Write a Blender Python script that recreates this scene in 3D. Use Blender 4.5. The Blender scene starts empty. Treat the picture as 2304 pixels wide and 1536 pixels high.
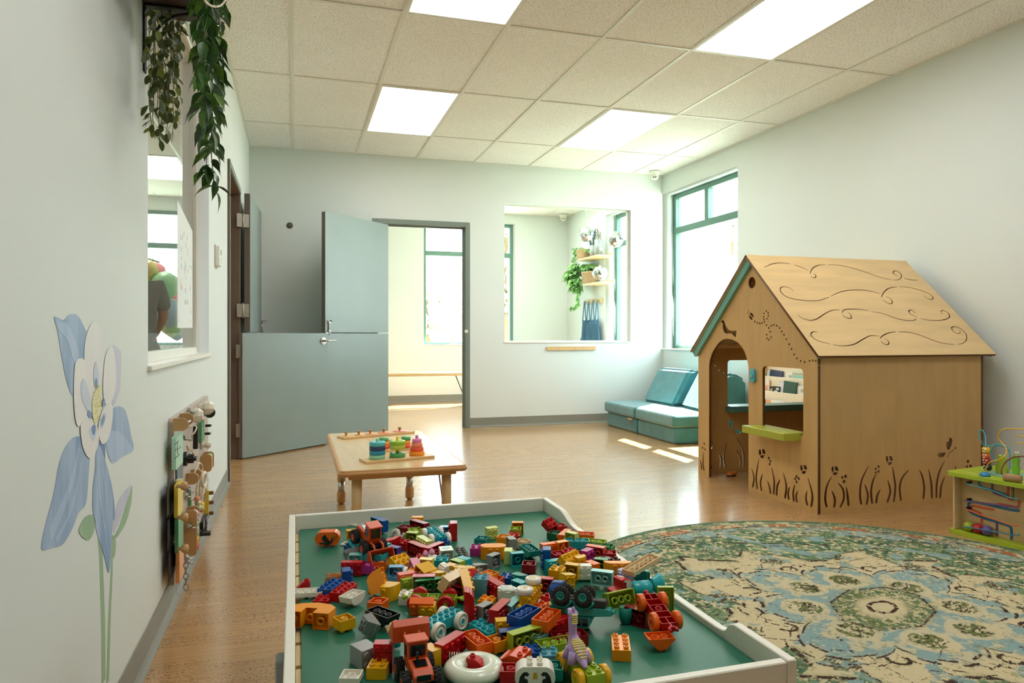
import bpy, bmesh, math, random
import numpy as np
from math import sin, cos, pi, radians, sqrt, atan2
from mathutils import Vector, Matrix, Euler
SC = bpy.context.scene
COL = SC.collection
# ------------------------------------------------------------------ camera
F_PX, CX, HY, TH, HC = 1600.0, 1152.0, 753.0, 0.2954, 0.978
cam_d = bpy.data.cameras.new('camera'); cam = bpy.data.objects.new('camera', cam_d); COL.objects.link(cam)
cam.location = (0, 0, HC); cam.rotation_euler = (pi / 2, 0, -TH)
cam_d.sensor_width = 36.0; cam_d.lens = F_PX / 2304 * 36
cam_d.shift_y = (HY - 768) / 2304
cam_d.clip_start = 0.05; cam_d.clip_end = 300
SC.camera = cam
# ------------------------------------------------------------------ world, sun, exposure
w = bpy.data.worlds.new('world'); SC.world = w; w.use_nodes = True
wn = w.node_tree.nodes; wl = w.node_tree.links
bg = wn['Background']; bg.inputs['Color'].default_value = (0.80, 0.94, 1.0, 1); bg.inputs['Strength'].default_value = 10.0
sd = bpy.data.lights.new('sun', 'SUN'); sd.energy = 55; sd.angle = radians(0.6); sd.color = (1.0, 0.96, 0.88)
so = bpy.data.objects.new('sun', sd); COL.objects.link(so)
SUN_DIR = Vector((-1.25, -1.12, -2.30)).normalized()
so.rotation_euler = SUN_DIR.to_track_quat('-Z', 'Y').to_euler()
PORTALS = [((4.30, 6.58, 1.70), (0, -pi / 2, 0), 1.45, 1.75), ((4.30, 8.2, 1.70), (0, -pi / 2, 0), 1.3, 1.8),
           ((2.48, 10.42, 1.75), (-pi / 2, 0, 0), 1.4, 1.85), ((-1.85, 10.42, 1.75), (-pi / 2, 0, 0), 1.5, 1.8)]
for i, (l, r, sx, sy) in enumerate(PORTALS):
    pd = bpy.data.lights.new('portal', 'AREA'); pd.shape = 'RECTANGLE'
    if l[0] > 4: pd.size, pd.size_y = sy, sx
    else: pd.size, pd.size_y = sx, sy
    pd.cycles.is_portal = True
    po = bpy.data.objects.new('portal', pd); COL.objects.link(po); po.location = l
    po.rotation_euler = Vector((-1, 0, 0) if l[0] > 4 else (0, -1, 0)).to_track_quat('-Z', 'Y').to_euler()
LAMP = 9.5            # emission of the ceiling troffers' diffusers
SC.view_settings.view_transform = 'Standard'; SC.view_settings.look = 'None'
SC.view_settings.gamma = 1.0; SC.view_settings.use_curve_mapping = False
SC.view_settings.exposure = 0.0
cy = SC.cycles
cy.use_denoising = True
cy.max_bounces = 10; cy.diffuse_bounces = 6; cy.glossy_bounces = 4; cy.transmission_bounces = 6; cy.transparent_max_bounces = 12
cy.sample_clamp_indirect = 6.0; cy.caustics_reflective = False; cy.caustics_refractive = False
cy.use_adaptive_sampling = True; cy.adaptive_threshold = 0.02
# ------------------------------------------------------------------ helpers
ct, st = cos(TH), sin(TH)
def ray(px, py):
    a = (px - CX) / F_PX; b = (HY - py) / F_PX
    return Vector((a * ct + st, ct - a * st, b))
O = Vector((0, 0, HC))
def atz(px, py, z): r = ray(px, py); return O + r * ((z - HC) / r.z)
def atx(px, py, x): r = ray(px, py); return O + r * (x / r.x)
def aty(px, py, y): r = ray(px, py); return O + r * (y / r.y)
def atp(px, py, p0, n): r = ray(px, py); return O + r * ((Vector(p0) - O).dot(n) / r.dot(n))
def zc(x0, y0, s): return lambda x, y: (x0 + x / s, y0 + y / s)       # a reading off an enlarged crop -> picture pixel

def lin(c):
    if isinstance(c, str): c = [int(c[i:i + 2], 16) / 255 for i in (0, 2, 4)]
    return tuple(((v / 12.92) if v <= 0.04045 else ((v + 0.055) / 1.055) ** 2.4) for v in c[:3]) + (1,)
MATS = {}
def mat(name, col, rough=0.5, metal=0.0, var=0.0, vscale=12, stretch=(1, 1, 1), bump=0.0, bscale=80, trans=0.0, coat=0.0, spec=0.5, alpha=1.0, col2=None, emit=None, sss=0.0, sheen=0.0):
    if name in MATS: return MATS[name]
    m = bpy.data.materials.new(name); m.use_nodes = True; MATS[name] = m
    N = m.node_tree.nodes; L = m.node_tree.links; b = N['Principled BSDF']
    b.inputs['Roughness'].default_value = rough; b.inputs['Metallic'].default_value = metal
    b.inputs['Transmission Weight'].default_value = trans; b.inputs['Coat Weight'].default_value = coat
    b.inputs['Specular IOR Level'].default_value = spec; b.inputs['Alpha'].default_value = alpha
    b.inputs['Sheen Weight'].default_value = sheen
    c1 = lin(col); b.inputs['Base Color'].default_value = c1
    if var > 0 or bump > 0 or col2:
        tc = N.new('ShaderNodeTexCoord'); mp = N.new('ShaderNodeMapping'); mp.inputs['Scale'].default_value = stretch
        L.new(tc.outputs['Object'], mp.inputs['Vector'])
    if var > 0 or col2:
        no = N.new('ShaderNodeTexNoise'); no.inputs['Scale'].default_value = vscale; no.inputs['Detail'].default_value = 3
        L.new(mp.outputs['Vector'], no.inputs['Vector'])
        mx = N.new('ShaderNodeMix'); mx.data_type = 'RGBA'
        c2 = lin(col2) if col2 else tuple(max(0, v * (1 - var)) for v in c1[:3]) + (1,)
        c3 = c1 if col2 else tuple(min(1, v * (1 + var)) for v in c1[:3]) + (1,)
        mx.inputs['A'].default_value = c2; mx.inputs['B'].default_value = c3
        rp = N.new('ShaderNodeMapRange'); rp.inputs[1].default_value = 0.3; rp.inputs[2].default_value = 0.7
        L.new(no.outputs['Fac'], rp.inputs[0]); L.new(rp.outputs[0], mx.inputs['Factor']); L.new(mx.outputs['Result'], b.inputs['Base Color'])
    if bump > 0:
        n2 = N.new('ShaderNodeTexNoise'); n2.inputs['Scale'].default_value = bscale; n2.inputs['Detail'].default_value = 2
        L.new(mp.outputs['Vector'], n2.inputs['Vector'])
        bp = N.new('ShaderNodeBump'); bp.inputs['Strength'].default_value = bump; bp.inputs['Distance'].default_value = 0.002
        L.new(n2.outputs['Fac'], bp.inputs['Height']); L.new(bp.outputs['Normal'], b.inputs['Normal'])
    if emit:
        b.inputs['Emission Color'].default_value = c1; b.inputs['Emission Strength'].default_value = emit
    return m

def glass_mat(name, tint=(0.95, 0.98, 0.97), op=0.0):
    if name in MATS: return MATS[name]
    m = bpy.data.materials.new(name); m.use_nodes = True; MATS[name] = m
    N = m.node_tree.nodes; L = m.node_tree.links; N.remove(N['Principled BSDF']); out = N['Material Output']
    t = N.new('ShaderNodeBsdfTransparent'); t.inputs[0].default_value = tint + (1,)
    g = N.new('ShaderNodeBsdfGlossy'); g.inputs['Roughness'].default_value = 0.02
    f = N.new('ShaderNodeFresnel'); f.inputs['IOR'].default_value = 1.25
    ge = N.new('ShaderNodeNewGeometry'); mm = N.new('ShaderNodeMath'); mm.operation = 'SUBTRACT'; mm.use_clamp = True; L.new(f.outputs[0], mm.inputs[0]); L.new(ge.outputs['Backfacing'], mm.inputs[1])
    mx = N.new('ShaderNodeMixShader'); L.new(mm.outputs[0], mx.inputs[0]); L.new(t.outputs[0], mx.inputs[1]); L.new(g.outputs[0], mx.inputs[2])
    L.new(mx.outputs[0], out.inputs[0]); return m

def NB(): return bmesh.new()
def box(bm, x0, y0, z0, x1, y1, z1, b=0, seg=1, M=None, mi=0):
    vs = [bm.verts.new((x, y, z)) for z in (z0, z1) for y in (y0, y1) for x in (x0, x1)]
    fs = [bm.faces.new([vs[i] for i in f]) for f in ((0, 2, 3, 1), (4, 5, 7, 6), (0, 1, 5, 4), (2, 6, 7, 3), (0, 4, 6, 2), (1, 3, 7, 5))]
    for f in fs: f.material_index = mi
    new = vs
    if b > 0:
        es = list({e for f in fs for e in f.edges})
        r = bmesh.ops.bevel(bm, geom=es, offset=b, segments=seg, affect='EDGES', profile=0.5)
        new = list({v for f in r['faces'] for v in f.verts} | {v for v in vs if v.is_valid})
        for f in {f for v in new for f in v.link_faces}: f.material_index = mi
    if M is not None: bmesh.ops.transform(bm, matrix=M, verts=new)
    return new
def frame_of(d):
    d = Vector(d).normalized(); u = Vector((0, 0, 1)) if abs(d.z) < 0.95 else Vector((1, 0, 0))
    x = u.cross(d).normalized(); y = d.cross(x); return x, y
def cyl(bm, p0, p1, r, r2=None, n=16, cap=True, mi=0):
    p0 = Vector(p0); p1 = Vector(p1); r2 = r if r2 is None else r2
    x, y = frame_of(p1 - p0); A = []; B = []
    for i in range(n):
        a = 2 * pi * i / n; d = x * cos(a) + y * sin(a)
        A.append(bm.verts.new(p0 + d * r)); B.append(bm.verts.new(p1 + d * r2))
    for i in range(n):
        f = bm.faces.new((A[i], A[(i + 1) % n], B[(i + 1) % n], B[i])); f.smooth = True; f.material_index = mi
    if cap:
        f = bm.faces.new(A[::-1]); f.material_index = mi; f = bm.faces.new(B); f.material_index = mi
    return A + B
def tube(bm, pts, r, n=8, closed=False, rs=None, mi=0):
    pts = [Vector(p) for p in pts]; k = len(pts); rings = []
    px = None
    for i, p in enumerate(pts):
        if closed: d = pts[(i + 1) % k] - pts[i - 1]
        else: d = pts[min(i + 1, k - 1)] - pts[max(i - 1, 0)]
        d.normalize()
        if px is None: x, y = frame_of(d)
        else:
            x = (px - d * px.dot(d))
            if x.length < 1e-6: x, y = frame_of(d)
            x.normalize(); y = d.cross(x)
        px = x; rr = rs[i] if rs else r
        rings.append([bm.verts.new(p + (x * cos(2 * pi * j / n) + y * sin(2 * pi * j / n)) * rr) for j in range(n)])
    m = k if closed else k - 1
    for i in range(m):
        a, b = rings[i], rings[(i + 1) % k]
        for j in range(n):
            f = bm.faces.new((a[j], a[(j + 1) % n], b[(j + 1) % n], b[j])); f.smooth = True; f.material_index = mi
    if not closed:
        bm.faces.new(rings[0][::-1]).material_index = mi; bm.faces.new(rings[-1]).material_index = mi
def lathe(bm, prof, n=24, M=None, smooth=True, mi=0, close=False):
    rings = []; vs = []
    for r, z in prof:
        if r < 1e-6: v = bm.verts.new((0, 0, z)); rings.append([v]); vs.append(v)
        else:
            q = [bm.verts.new((r * cos(2 * pi * j / n), r * sin(2 * pi * j / n), z)) for j in range(n)]; rings.append(q); vs += q
    pairs = list(zip(rings, rings[1:])) + ([(rings[-1], rings[0])] if close else [])
    for a, b in pairs:
        for j in range(n):
            k = (j + 1) % n
            if len(a) == 1 and len(b) == 1: continue
            if len(a) == 1: f = bm.faces.new((a[0], b[k], b[j]))
            elif len(b) == 1: f = bm.faces.new((a[j], a[k], b[0]))
            else: f = bm.faces.new((a[j], a[k], b[k], b[j]))
            f.smooth = smooth; f.material_index = mi
    if M is not None: bmesh.ops.transform(bm, matrix=M, verts=vs)
    return vs
def sphere(bm, c, r, n=16, m=10, sc=(1, 1, 1), mi=0):
    M = Matrix.Translation(Vector(c)) @ Matrix.Diagonal((sc[0], sc[1], sc[2], 1))
    return lathe(bm, [(r * sin(pi * i / m) if 0 < i < m else 0, -r * cos(pi * i / m)) for i in range(m + 1)], n, M, mi=mi)
def prism(bm, poly, z0, z1, M=None, mi=0):
    A = [bm.verts.new((x, y, z0)) for x, y in poly]; B = [bm.verts.new((x, y, z1)) for x, y in poly]; n = len(poly)
    bm.faces.new(A[::-1]).material_index = mi; bm.faces.new(B).material_index = mi
    for i in range(n): bm.faces.new((A[i], A[(i + 1) % n], B[(i + 1) % n], B[i])).material_index = mi
    if M is not None: bmesh.ops.transform(bm, matrix=M, verts=A + B)
    return A + B
def smooth_pts(pts, k=6, closed=False):
    P = [Vector(p) for p in pts]; n = len(P); out = []
    rng = n if closed else n - 1
    for i in range(rng):
        p0 = P[i - 1] if (closed or i > 0) else P[0]; p1 = P[i]; p2 = P[(i + 1) % n]; p3 = P[(i + 2) % n] if (closed or i + 2 < n) else P[-1]
        for j in range(k):
            t = j / k
            out.append(0.5 * ((2 * p1) + (p2 - p0) * t + (2 * p0 - 5 * p1 + 4 * p2 - p3) * t * t + (3 * p1 - p0 - 3 * p2 + p3) * t ** 3))
    if not closed: out.append(P[-1])
    return out
def fin(me, mats, smooth=None):
    if not isinstance(mats, (list, tuple)): mats = [mats]
    for m in mats: me.materials.append(m)
def obj(name, bm, mats, parent=None, loc=(0, 0, 0), rot=(0, 0, 0), normals=True, **props):
    if normals: bmesh.ops.recalc_face_normals(bm, faces=bm.faces)
    me = bpy.data.meshes.new(name); bm.to_mesh(me); bm.free(); fin(me, mats)
    return mobj(name, me, parent, loc, rot, **props)
def mobj(name, me, parent=None, loc=(0, 0, 0), rot=(0, 0, 0), **props):
    o = bpy.data.objects.new(name, me); COL.objects.link(o); o.location = loc; o.rotation_euler = rot
    if parent is not None: o.parent = parent
    for k, v in props.items(): o[k] = v
    return o
def tag(o, label, cat, group=None):
    o['label'] = label; o['category'] = cat
    if group: o['group'] = group
    return o
def thing(name, label, cat, loc=(0, 0, 0), rotz=0, group=None, rot=None):
    o = bpy.data.objects.new(name, None); COL.objects.link(o); o.location = loc; o.empty_display_size = 0.05
    o.rotation_euler = rot if rot is not None else (0, 0, rotz); return tag(o, label, cat, group)
def struct(o): o['kind'] = 'structure'; return o
def bxo(name, m, parent, x0, y0, z0, x1, y1, z1, b=0, seg=1, **p):
    bm = NB(); box(bm, x0, y0, z0, x1, y1, z1, b, seg); return obj(name, bm, m, parent, **p)
def cyo(name, m, parent, p0, p1, r, r2=None, n=16, **p):
    bm = NB(); cyl(bm, p0, p1, r, r2, n); return obj(name, bm, m, parent, **p)
def copy_tree(o, parent=None):
    c = o.copy(); COL.objects.link(c)
    if parent is not None: c.parent = parent
    for ch in list(o.children): copy_tree(ch, c)
    return c
def plate_mesh(polys, th, bev=0.0):
    """polys: outline then holes, 2-D; a real cut-out sheet of thickness th (z from 0 to th)"""
    cu = bpy.data.curves.new('t', 'CURVE'); cu.dimensions = '2D'; cu.fill_mode = 'BOTH'; cu.extrude = th / 2
    for p in polys:
        s = cu.splines.new('POLY'); s.points.add(len(p) - 1); s.use_cyclic_u = True
        for i, q in enumerate(p): s.points[i].co = (q[0], q[1], 0, 1)
    o = bpy.data.objects.new('t', cu); COL.objects.link(o)
    dg = bpy.context.evaluated_depsgraph_get(); me = bpy.data.meshes.new_from_object(o.evaluated_get(dg))
    COL.objects.unlink(o); bpy.data.objects.remove(o); bpy.data.curves.remove(cu)
    me.transform(Matrix.Translation((0, 0, th / 2))); return me
# axis matrices: plate (u, v, w) -> world
M_XZ = Matrix(((1, 0, 0, 0), (0, 0, 1, 0), (0, 1, 0, 0), (0, 0, 0, 1)))     # u=x v=z w=+y
M_YZ = Matrix(((0, 0, 1, 0), (1, 0, 0, 0), (0, 1, 0, 0), (0, 0, 0, 1)))     # u=y v=z w=+x
def edge_index(me):
    for q in me.polygons: q.material_index = 1 if abs(q.normal.z) < .5 else 0
def plate(name, polys, th, M, mats, parent=None, **p):
    me = plate_mesh(polys, th)
    if isinstance(mats, list): edge_index(me)
    me.transform(M); bm = NB(); bm.from_mesh(me)
    bmesh.ops.remove_doubles(bm, verts=bm.verts, dist=1e-6)
    return obj(name, bm, mats, parent, **p)
def rect(x0, y0, x1, y1): return [(x0, y0), (x1, y0), (x1, y1), (x0, y1)]
def rrect(x0, y0, x1, y1, r, k=5):
    o = []
    for cx, cy_, a0 in ((x1 - r, y0 + r, -pi / 2), (x1 - r, y1 - r, 0), (x0 + r, y1 - r, pi / 2), (x0 + r, y0 + r, pi)):
        for i in range(k + 1): a = a0 + pi / 2 * i / k; o.append((cx + r * cos(a), cy_ + r * sin(a)))
    return o
def circ(x, y, r, n=14, ry=None): return [(x + r * cos(2 * pi * i / n), y + (ry or r) * sin(2 * pi * i / n)) for i in range(n)]
def stroke(pts, w0, w1=None, k=5, wm=None):
    """a tapering 2-D stroke along a smoothed polyline -> closed polygon"""
    P = smooth_pts([(p[0], p[1], 0) for p in pts], k); n = len(P); L = []; R = []
    w1 = w0 if w1 is None else w1
    for i, p in enumerate(P):
        d = P[min(i + 1, n - 1)] - P[max(i - 1, 0)]; d.normalize(); t = i / (n - 1); w_ = w0 + (w1 - w0) * t
        if wm is not None: w_ = (1 - t) ** 2 * w0 + 2 * t * (1 - t) * wm + t * t * w1
        nrm = Vector((-d.y, d.x, 0)) * w_ / 2; L.append(p + nrm); R.append(p - nrm)
    return [(v.x, v.y) for v in L] + [(v.x, v.y) for v in R[::-1]]
def inst(name, src, parent, loc, rot=(0, 0, 0), scale=None):
    o = bpy.data.objects.new(name, src); COL.objects.link(o); o.parent = parent; o.location = loc; o.rotation_euler = rot
    if scale is not None: o.scale = scale
    return o
rnd = random.Random(7)
# ------------------------------------------------------------------ the setting
LW, LW2, BW, BW2, RW, RW2, RR, FR, FL, CH = -0.43, -0.552, 7.31, 7.43, 4.03, 4.23, 10.3, -3.0, -4.6, 2.80
def speckle(name, base, dark, sx, sy, sz, scale, thr, rough, extra=None, base2=None, bs=(1, 1, 1), bscale=3, coat=0.0):
    """base colour with small dark flecks (cork streaks, ceiling fissures)"""
    m = bpy.data.materials.new(name); m.use_nodes = True; MATS[name] = m
    N = m.node_tree.nodes; L = m.node_tree.links; b = N['Principled BSDF']; b.inputs['Roughness'].default_value = rough
    b.inputs['Coat Weight'].default_value = coat; b.inputs['Coat Roughness'].default_value = 0.12
    tc = N.new('ShaderNodeTexCoord')
    def noise(sc, s, det=2, rgh=0.5):
        mp = N.new('ShaderNodeMapping'); mp.inputs['Scale'].default_value = sc; L.new(tc.outputs['Object'], mp.inputs['Vector'])
        n = N.new('ShaderNodeTexNoise'); n.inputs['Scale'].default_value = s; n.inputs['Detail'].default_value = det; n.inputs['Roughness'].default_value = rgh
        L.new(mp.outputs['Vector'], n.inputs['Vector']); return n.outputs['Fac']
    def rng(s, a, c):
        r = N.new('ShaderNodeMapRange'); r.inputs[1].default_value = a; r.inputs[2].default_value = c; L.new(s, r.inputs[0]); return r.outputs[0]
    def mix(f, a, c):
        x = N.new('ShaderNodeMix'); x.data_type = 'RGBA'; L.new(f, x.inputs['Factor'])
        for k, v in (('A', a), ('B', c)):
            if isinstance(v, tuple): x.inputs[k].default_value = v
            else: L.new(v, x.inputs[k])
        return x.outputs['Result']
    c = mix(rng(noise(bs, bscale, 4, 0.6), 0.3, 0.7), lin(base), lin(base2 or base))
    f = rng(noise((sx, sy, sz), scale, 2, 0.55), thr, thr + 0.04)
    if extra:
        f2 = rng(noise(extra[0], extra[1], 1), extra[2], extra[2] + 0.1)
        mu = N.new('ShaderNodeMath'); mu.operation = 'MULTIPLY'; L.new(f, mu.inputs[0]); L.new(f2, mu.inputs[1]); f = mu.outputs[0]
    L.new(mix(f, c, lin(dark)), b.inputs['Base Color'])
    return m
M_wall = mat('painted_wall', 'D9E0DE', 0.55, var=0.012, vscale=2, bump=0.08, bscale=160)
M_trimw = mat('white_paint', 'E6E5DC', 0.4, var=0.01)
M_floor = speckle('cork_floor', 'BE9566', '3E2510', 14, 42, 1, 6.5, 0.59, 0.27, extra=((0.8, 5, 1), 2.0, 0.42), base2='A47D4F', bs=(1.2, 26, 1), bscale=3.2, coat=0.5)
M_tile = speckle('fissured_tile', 'F4F1ED', '8A8276', 26, 26, 26, 5, 0.60, 0.9, base2='EFEBE6', bscale=2)
M_tbar = mat('grid_metal', 'DEDCD2', 0.45)
M_base = mat('grey_rubber', '85857C', 0.45, var=0.02)
M_green = mat('green_frame', '5F8579', 0.4, var=0.02)
M_dgreen = mat('door_frame_paint', '76817B', 0.42, var=0.02)
M_dfb = mat('brown_frame_paint', '6B5A4E', 0.45, var=0.03)
M_doorb = mat('blue_grey_paint', '83928F', 0.36, var=0.03, vscale=3)
M_dedge = mat('door_edge_paint', '6A625A', 0.5)
M_steel = mat('brushed_steel', 'B9B5AA', 0.3, metal=0.9)
M_nickel = mat('nickel', '96928A', 0.35, metal=0.8)
M_white = mat('white_plastic', 'E9E8E2', 0.35)
M_black = mat('black_plastic', '141414', 0.4)
M_glass = glass_mat('window_glass')
# floor
fl = struct(bxo('floor', M_floor, None, FL, FR, -0.12, RW2, RR + 0.2, 0.0))
# walls: real sheets with their openings cut through
wl_out = [(FR, 0), (5.03, 0), (5.03, 2.14), (6.05, 2.14), (6.05, 0), (RR, 0), (RR, CH + .05), (FR, CH + .05)]
o = plate('wall_left', [wl_out, rect(2.394, 0.88, 3.983, 2.40)], LW - LW2, M_YZ, M_wall, loc=(LW2, 0, 0)); struct(o)
wb_out = [(LW, 0), (0.745, 0), (0.745, 2.16), (1.759, 2.16), (1.759, 0), (RW + .0, 0), (RW, CH + .05), (LW, CH + .05)]
o = plate('wall_back', [wb_out, rect(2.14, 0.90, 3.63, 2.39)], BW2 - BW, M_XZ, M_wall, loc=(0, BW, 0)); struct(o)
o = plate('wall_right', [rect(FR, 0, RR, CH + .05), rect(5.855, 0.815, BW - .001, 2.586), rect(BW2 + .05, 0.815, 8.87, 2.60)], RW2 - RW, M_YZ, M_wall, loc=(RW, 0, 0)); struct(o)
o = plate('wall_rear', [rect(FL, 0, RW2, CH + .05), rect(1.79, 0.835, 3.18, 2.66), rect(-2.75, 0.84, -1.25, 2.63)], 0.2, M_XZ, M_wall, loc=(0, RR, 0)); struct(o)
struct(bxo('wall_front', M_wall, None, FL, FR - .15, 0, RW2, FR, CH + .05))
struct(bxo('wall_far_left', M_wall, None, FL - .15, FR, 0, FL, RR, CH + .05))
# ceiling: slab, tees, lay-in tiles
ceil = struct(bxo('ceiling', M_tbar, None, FL, FR, CH + .05, RW2, RR + .2, CH + .15))
X0, Y0, TX, TY = -0.022, 5.236, 0.6096, 1.2192
lights = set()
def ceil_zone(xa, xb, ya, yb, x0, y0, lit):
    xs = [xa] + [x0 + TX * i for i in range(-12, 14) if xa + .06 < x0 + TX * i < xb - .06] + [xb]
    ys = [ya] + [y0 + TY * i for i in range(-10, 10) if ya + .06 < y0 + TY * i < yb - .06] + [yb]
    for x in xs[1:-1]: bxo('grid_tee', M_tbar, ceil, x - .0115, ya, CH - .003, x + .0115, yb, CH + .03)
    for y in ys[1:-1]: bxo('grid_tee', M_tbar, ceil, xa, y - .0115, CH - .0028, xb, y + .0115, CH + .029)
    e = .022
    bxo('wall_angle', M_tbar, ceil, xa, ya, CH - .002, xa + e, yb, CH + .03); bxo('wall_angle', M_tbar, ceil, xb - e, ya, CH - .002, xb, yb, CH + .03)
    bxo('wall_angle', M_tbar, ceil, xa + e, ya, CH - .002, xb - e, ya + e, CH + .03); bxo('wall_angle', M_tbar, ceil, xa + e, yb - e, CH - .002, xb - e, yb, CH + .03)
    for i in range(len(xs) - 1):
        for j in range(len(ys) - 1):
            cx_, cy_ = (xs[i] + xs[i + 1]) / 2, (ys[j] + ys[j + 1]) / 2
            if any(a < cx_ < b_ and c < cy_ < d for a, b_, c, d in lit): continue
            key = (round(xs[i + 1] - xs[i], 3), round(ys[j + 1] - ys[j], 3))
            if key not in TILEM:
                bm = NB(); box(bm, -key[0] / 2 + .005, -key[1] / 2 + .005, 0, key[0] / 2 - .005, key[1] / 2 - .005, .012); TILEM[key] = bpy.data.meshes.new('ceiling_tile'); bm.to_mesh(TILEM[key]); bm.free(); TILEM[key].materials.append(M_tile)
            inst('ceiling_tile', TILEM[key], ceil, (cx_, cy_, CH + .001 + rnd.uniform(0, .002)), rot=(rnd.uniform(-.001, .001), rnd.uniform(-.001, .001), 0))
TILEM = {}
def lightcells(x0, y0, cells): return [(x0 + TX * i, x0 + TX * (i + 1), y0 + TY * j, y0 + TY * (j + 1)) for i, j in cells]
Lmain = lightcells(X0, Y0, [(1, 0), (4, 0), (1, -2), (4, -2), (1, -4), (4, -4)])
Lback = lightcells(X0, 8.05, [(4, 0), (5, 0)]); Lleft = lightcells(-1.75, 7.95, [(0, 0), (-2, 0), (-3, -2), (-3, -4), (-1, -6)])
ceil_zone(LW, RW, FR, BW, X0, Y0, Lmain)
ceil_zone(LW, RW, BW2, RR, X0, 8.05, Lback)
ceil_zone(FL, LW2, FR, RR, -1.75, 7.95, Lleft)
# troffers
M_diff = bpy.data.materials.new('lit_diffuser'); M_diff.use_nodes = True
N = M_diff.node_tree.nodes; L = M_diff.node_tree.links; b = N['Principled BSDF']; b.inputs['Base Color'].default_value = (.8, .8, .78, 1); b.inputs['Roughness'].default_value = .4
tc = N.new('ShaderNodeTexCoord'); wv = N.new('ShaderNodeTexWave'); wv.inputs['Scale'].default_value = 0.95; wv.inputs['Phase Offset'].default_value = 2.6; L.new(tc.outputs['Object'], wv.inputs['Vector'])
mr = N.new('ShaderNodeMapRange'); mr.inputs[3].default_value = LAMP * 0.75; mr.inputs[4].default_value = LAMP * 1.2; L.new(wv.outputs['Fac'], mr.inputs[0])
b.inputs['Emission Color'].default_value = (1.0, 0.985, 0.95, 1); L.new(mr.outputs[0], b.inputs['Emission Strength'])
bm = NB()
for s in (-1, 1):
    box(bm, s * (TX / 2 - .012) - .012, -TY / 2 + .002, -.004, s * (TX / 2 - .012) + .012, TY / 2 - .002, .02)
    box(bm, -TX / 2 + .024, s * (TY / 2 - .012) - .012 + .001, -.004, TX / 2 - .024, s * (TY / 2 - .012) + .012 - .001, .02)
fr_me = bpy.data.meshes.new('fixture_frame'); bm.to_mesh(fr_me); bm.free(); fr_me.materials.append(M_tbar)
bm = NB(); box(bm, -TX / 2 + .024, -TY / 2 + .024, .003, TX / 2 - .024, TY / 2 - .024, .008); df_me = bpy.data.meshes.new('diffuser'); bm.to_mesh(df_me); bm.free(); df_me.materials.append(M_diff)
names = {(1, 0): 'lit ceiling panel nearest the doorway, above the wooden play table end', (4, 0): 'lit ceiling panel nearest the white dome camera by the window',
         (1, -2): 'lit ceiling panel cut by the top edge, left of the longer one', (4, -2): 'large lit ceiling panel at the top right above the playhouse'}
def troffer(c, label, grp):
    a, b_, c_, d = c; t = thing('ceiling_light', label, 'ceiling light', ((a + b_) / 2, (c_ + d) / 2, CH - .002), group=grp)
    inst('fixture_frame', fr_me, t, (0, 0, 0)); inst('diffuser', df_me, t, (0, 0, 0))
for k, c in zip([(1, 0), (4, 0), (1, -2), (4, -2), (1, -4), (4, -4)], Lmain):
    troffer(c, names.get(k, 'lit ceiling panel behind the camera over the play room'), 'lit panels of the play room ceiling')
for c in Lback: troffer(c, 'lit ceiling panel in the room beyond the doorway', 'lit panels of the room beyond')
for i, c in enumerate(Lleft): troffer(c, 'lit ceiling panel seen through the left interior window' if i == 0 else 'lit ceiling panel of the room behind the left window', 'lit panels of the left room')
# baseboards: rubber cove
def cove(name, x0, y0, x1, y1, nx, ny, p=None):
    d = Vector((x1 - x0, y1 - y0, 0)); ln = d.length; d.normalize(); n = Vector((nx, ny, 0))
    prof = [(0.001, .1), (.004, .1), (.004, .02), (.008, .008), (.02, .003), (.02, 0.0005), (.001, 0.0005)]
    bm = NB(); A = []; B = []
    for w_, z in prof:
        for P_, lst in (((x0, y0), A), ((x1, y1), B)): lst.append(bm.verts.new(Vector((P_[0], P_[1], z)) + n * w_))
    k = len(prof)
    for i in range(k): bm.faces.new((A[i], A[(i + 1) % k], B[(i + 1) % k], B[i]))
    bm.faces.new(A[::-1]); bm.faces.new(B)
    o = obj(name, bm, M_base, p); struct(o); return o
cove('baseboard_left', LW, FR, LW, 1.62, 1, 0); cove('baseboard_left', LW, 1.623, LW, 2.9, 1, 0); cove('baseboard_left', LW, 2.903, LW, 5.03, 1, 0); cove('baseboard_left', LW, 6.05, LW, BW, 1, 0)
cove('baseboard_back', LW + .02, BW, 0.745, BW, 0, -1); cove('baseboard_back', 1.759, BW, RW, BW, 0, -1)
cove('baseboard_right', RW, FR, RW, BW, -1, 0); cove('baseboard_rear', LW, RR, RW, RR, 0, -1); cove('baseboard_rear', FL, RR, LW2, RR, 0, -1)
cove('baseboard_right', RW, BW2, RW, RR, -1, 0)
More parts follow.
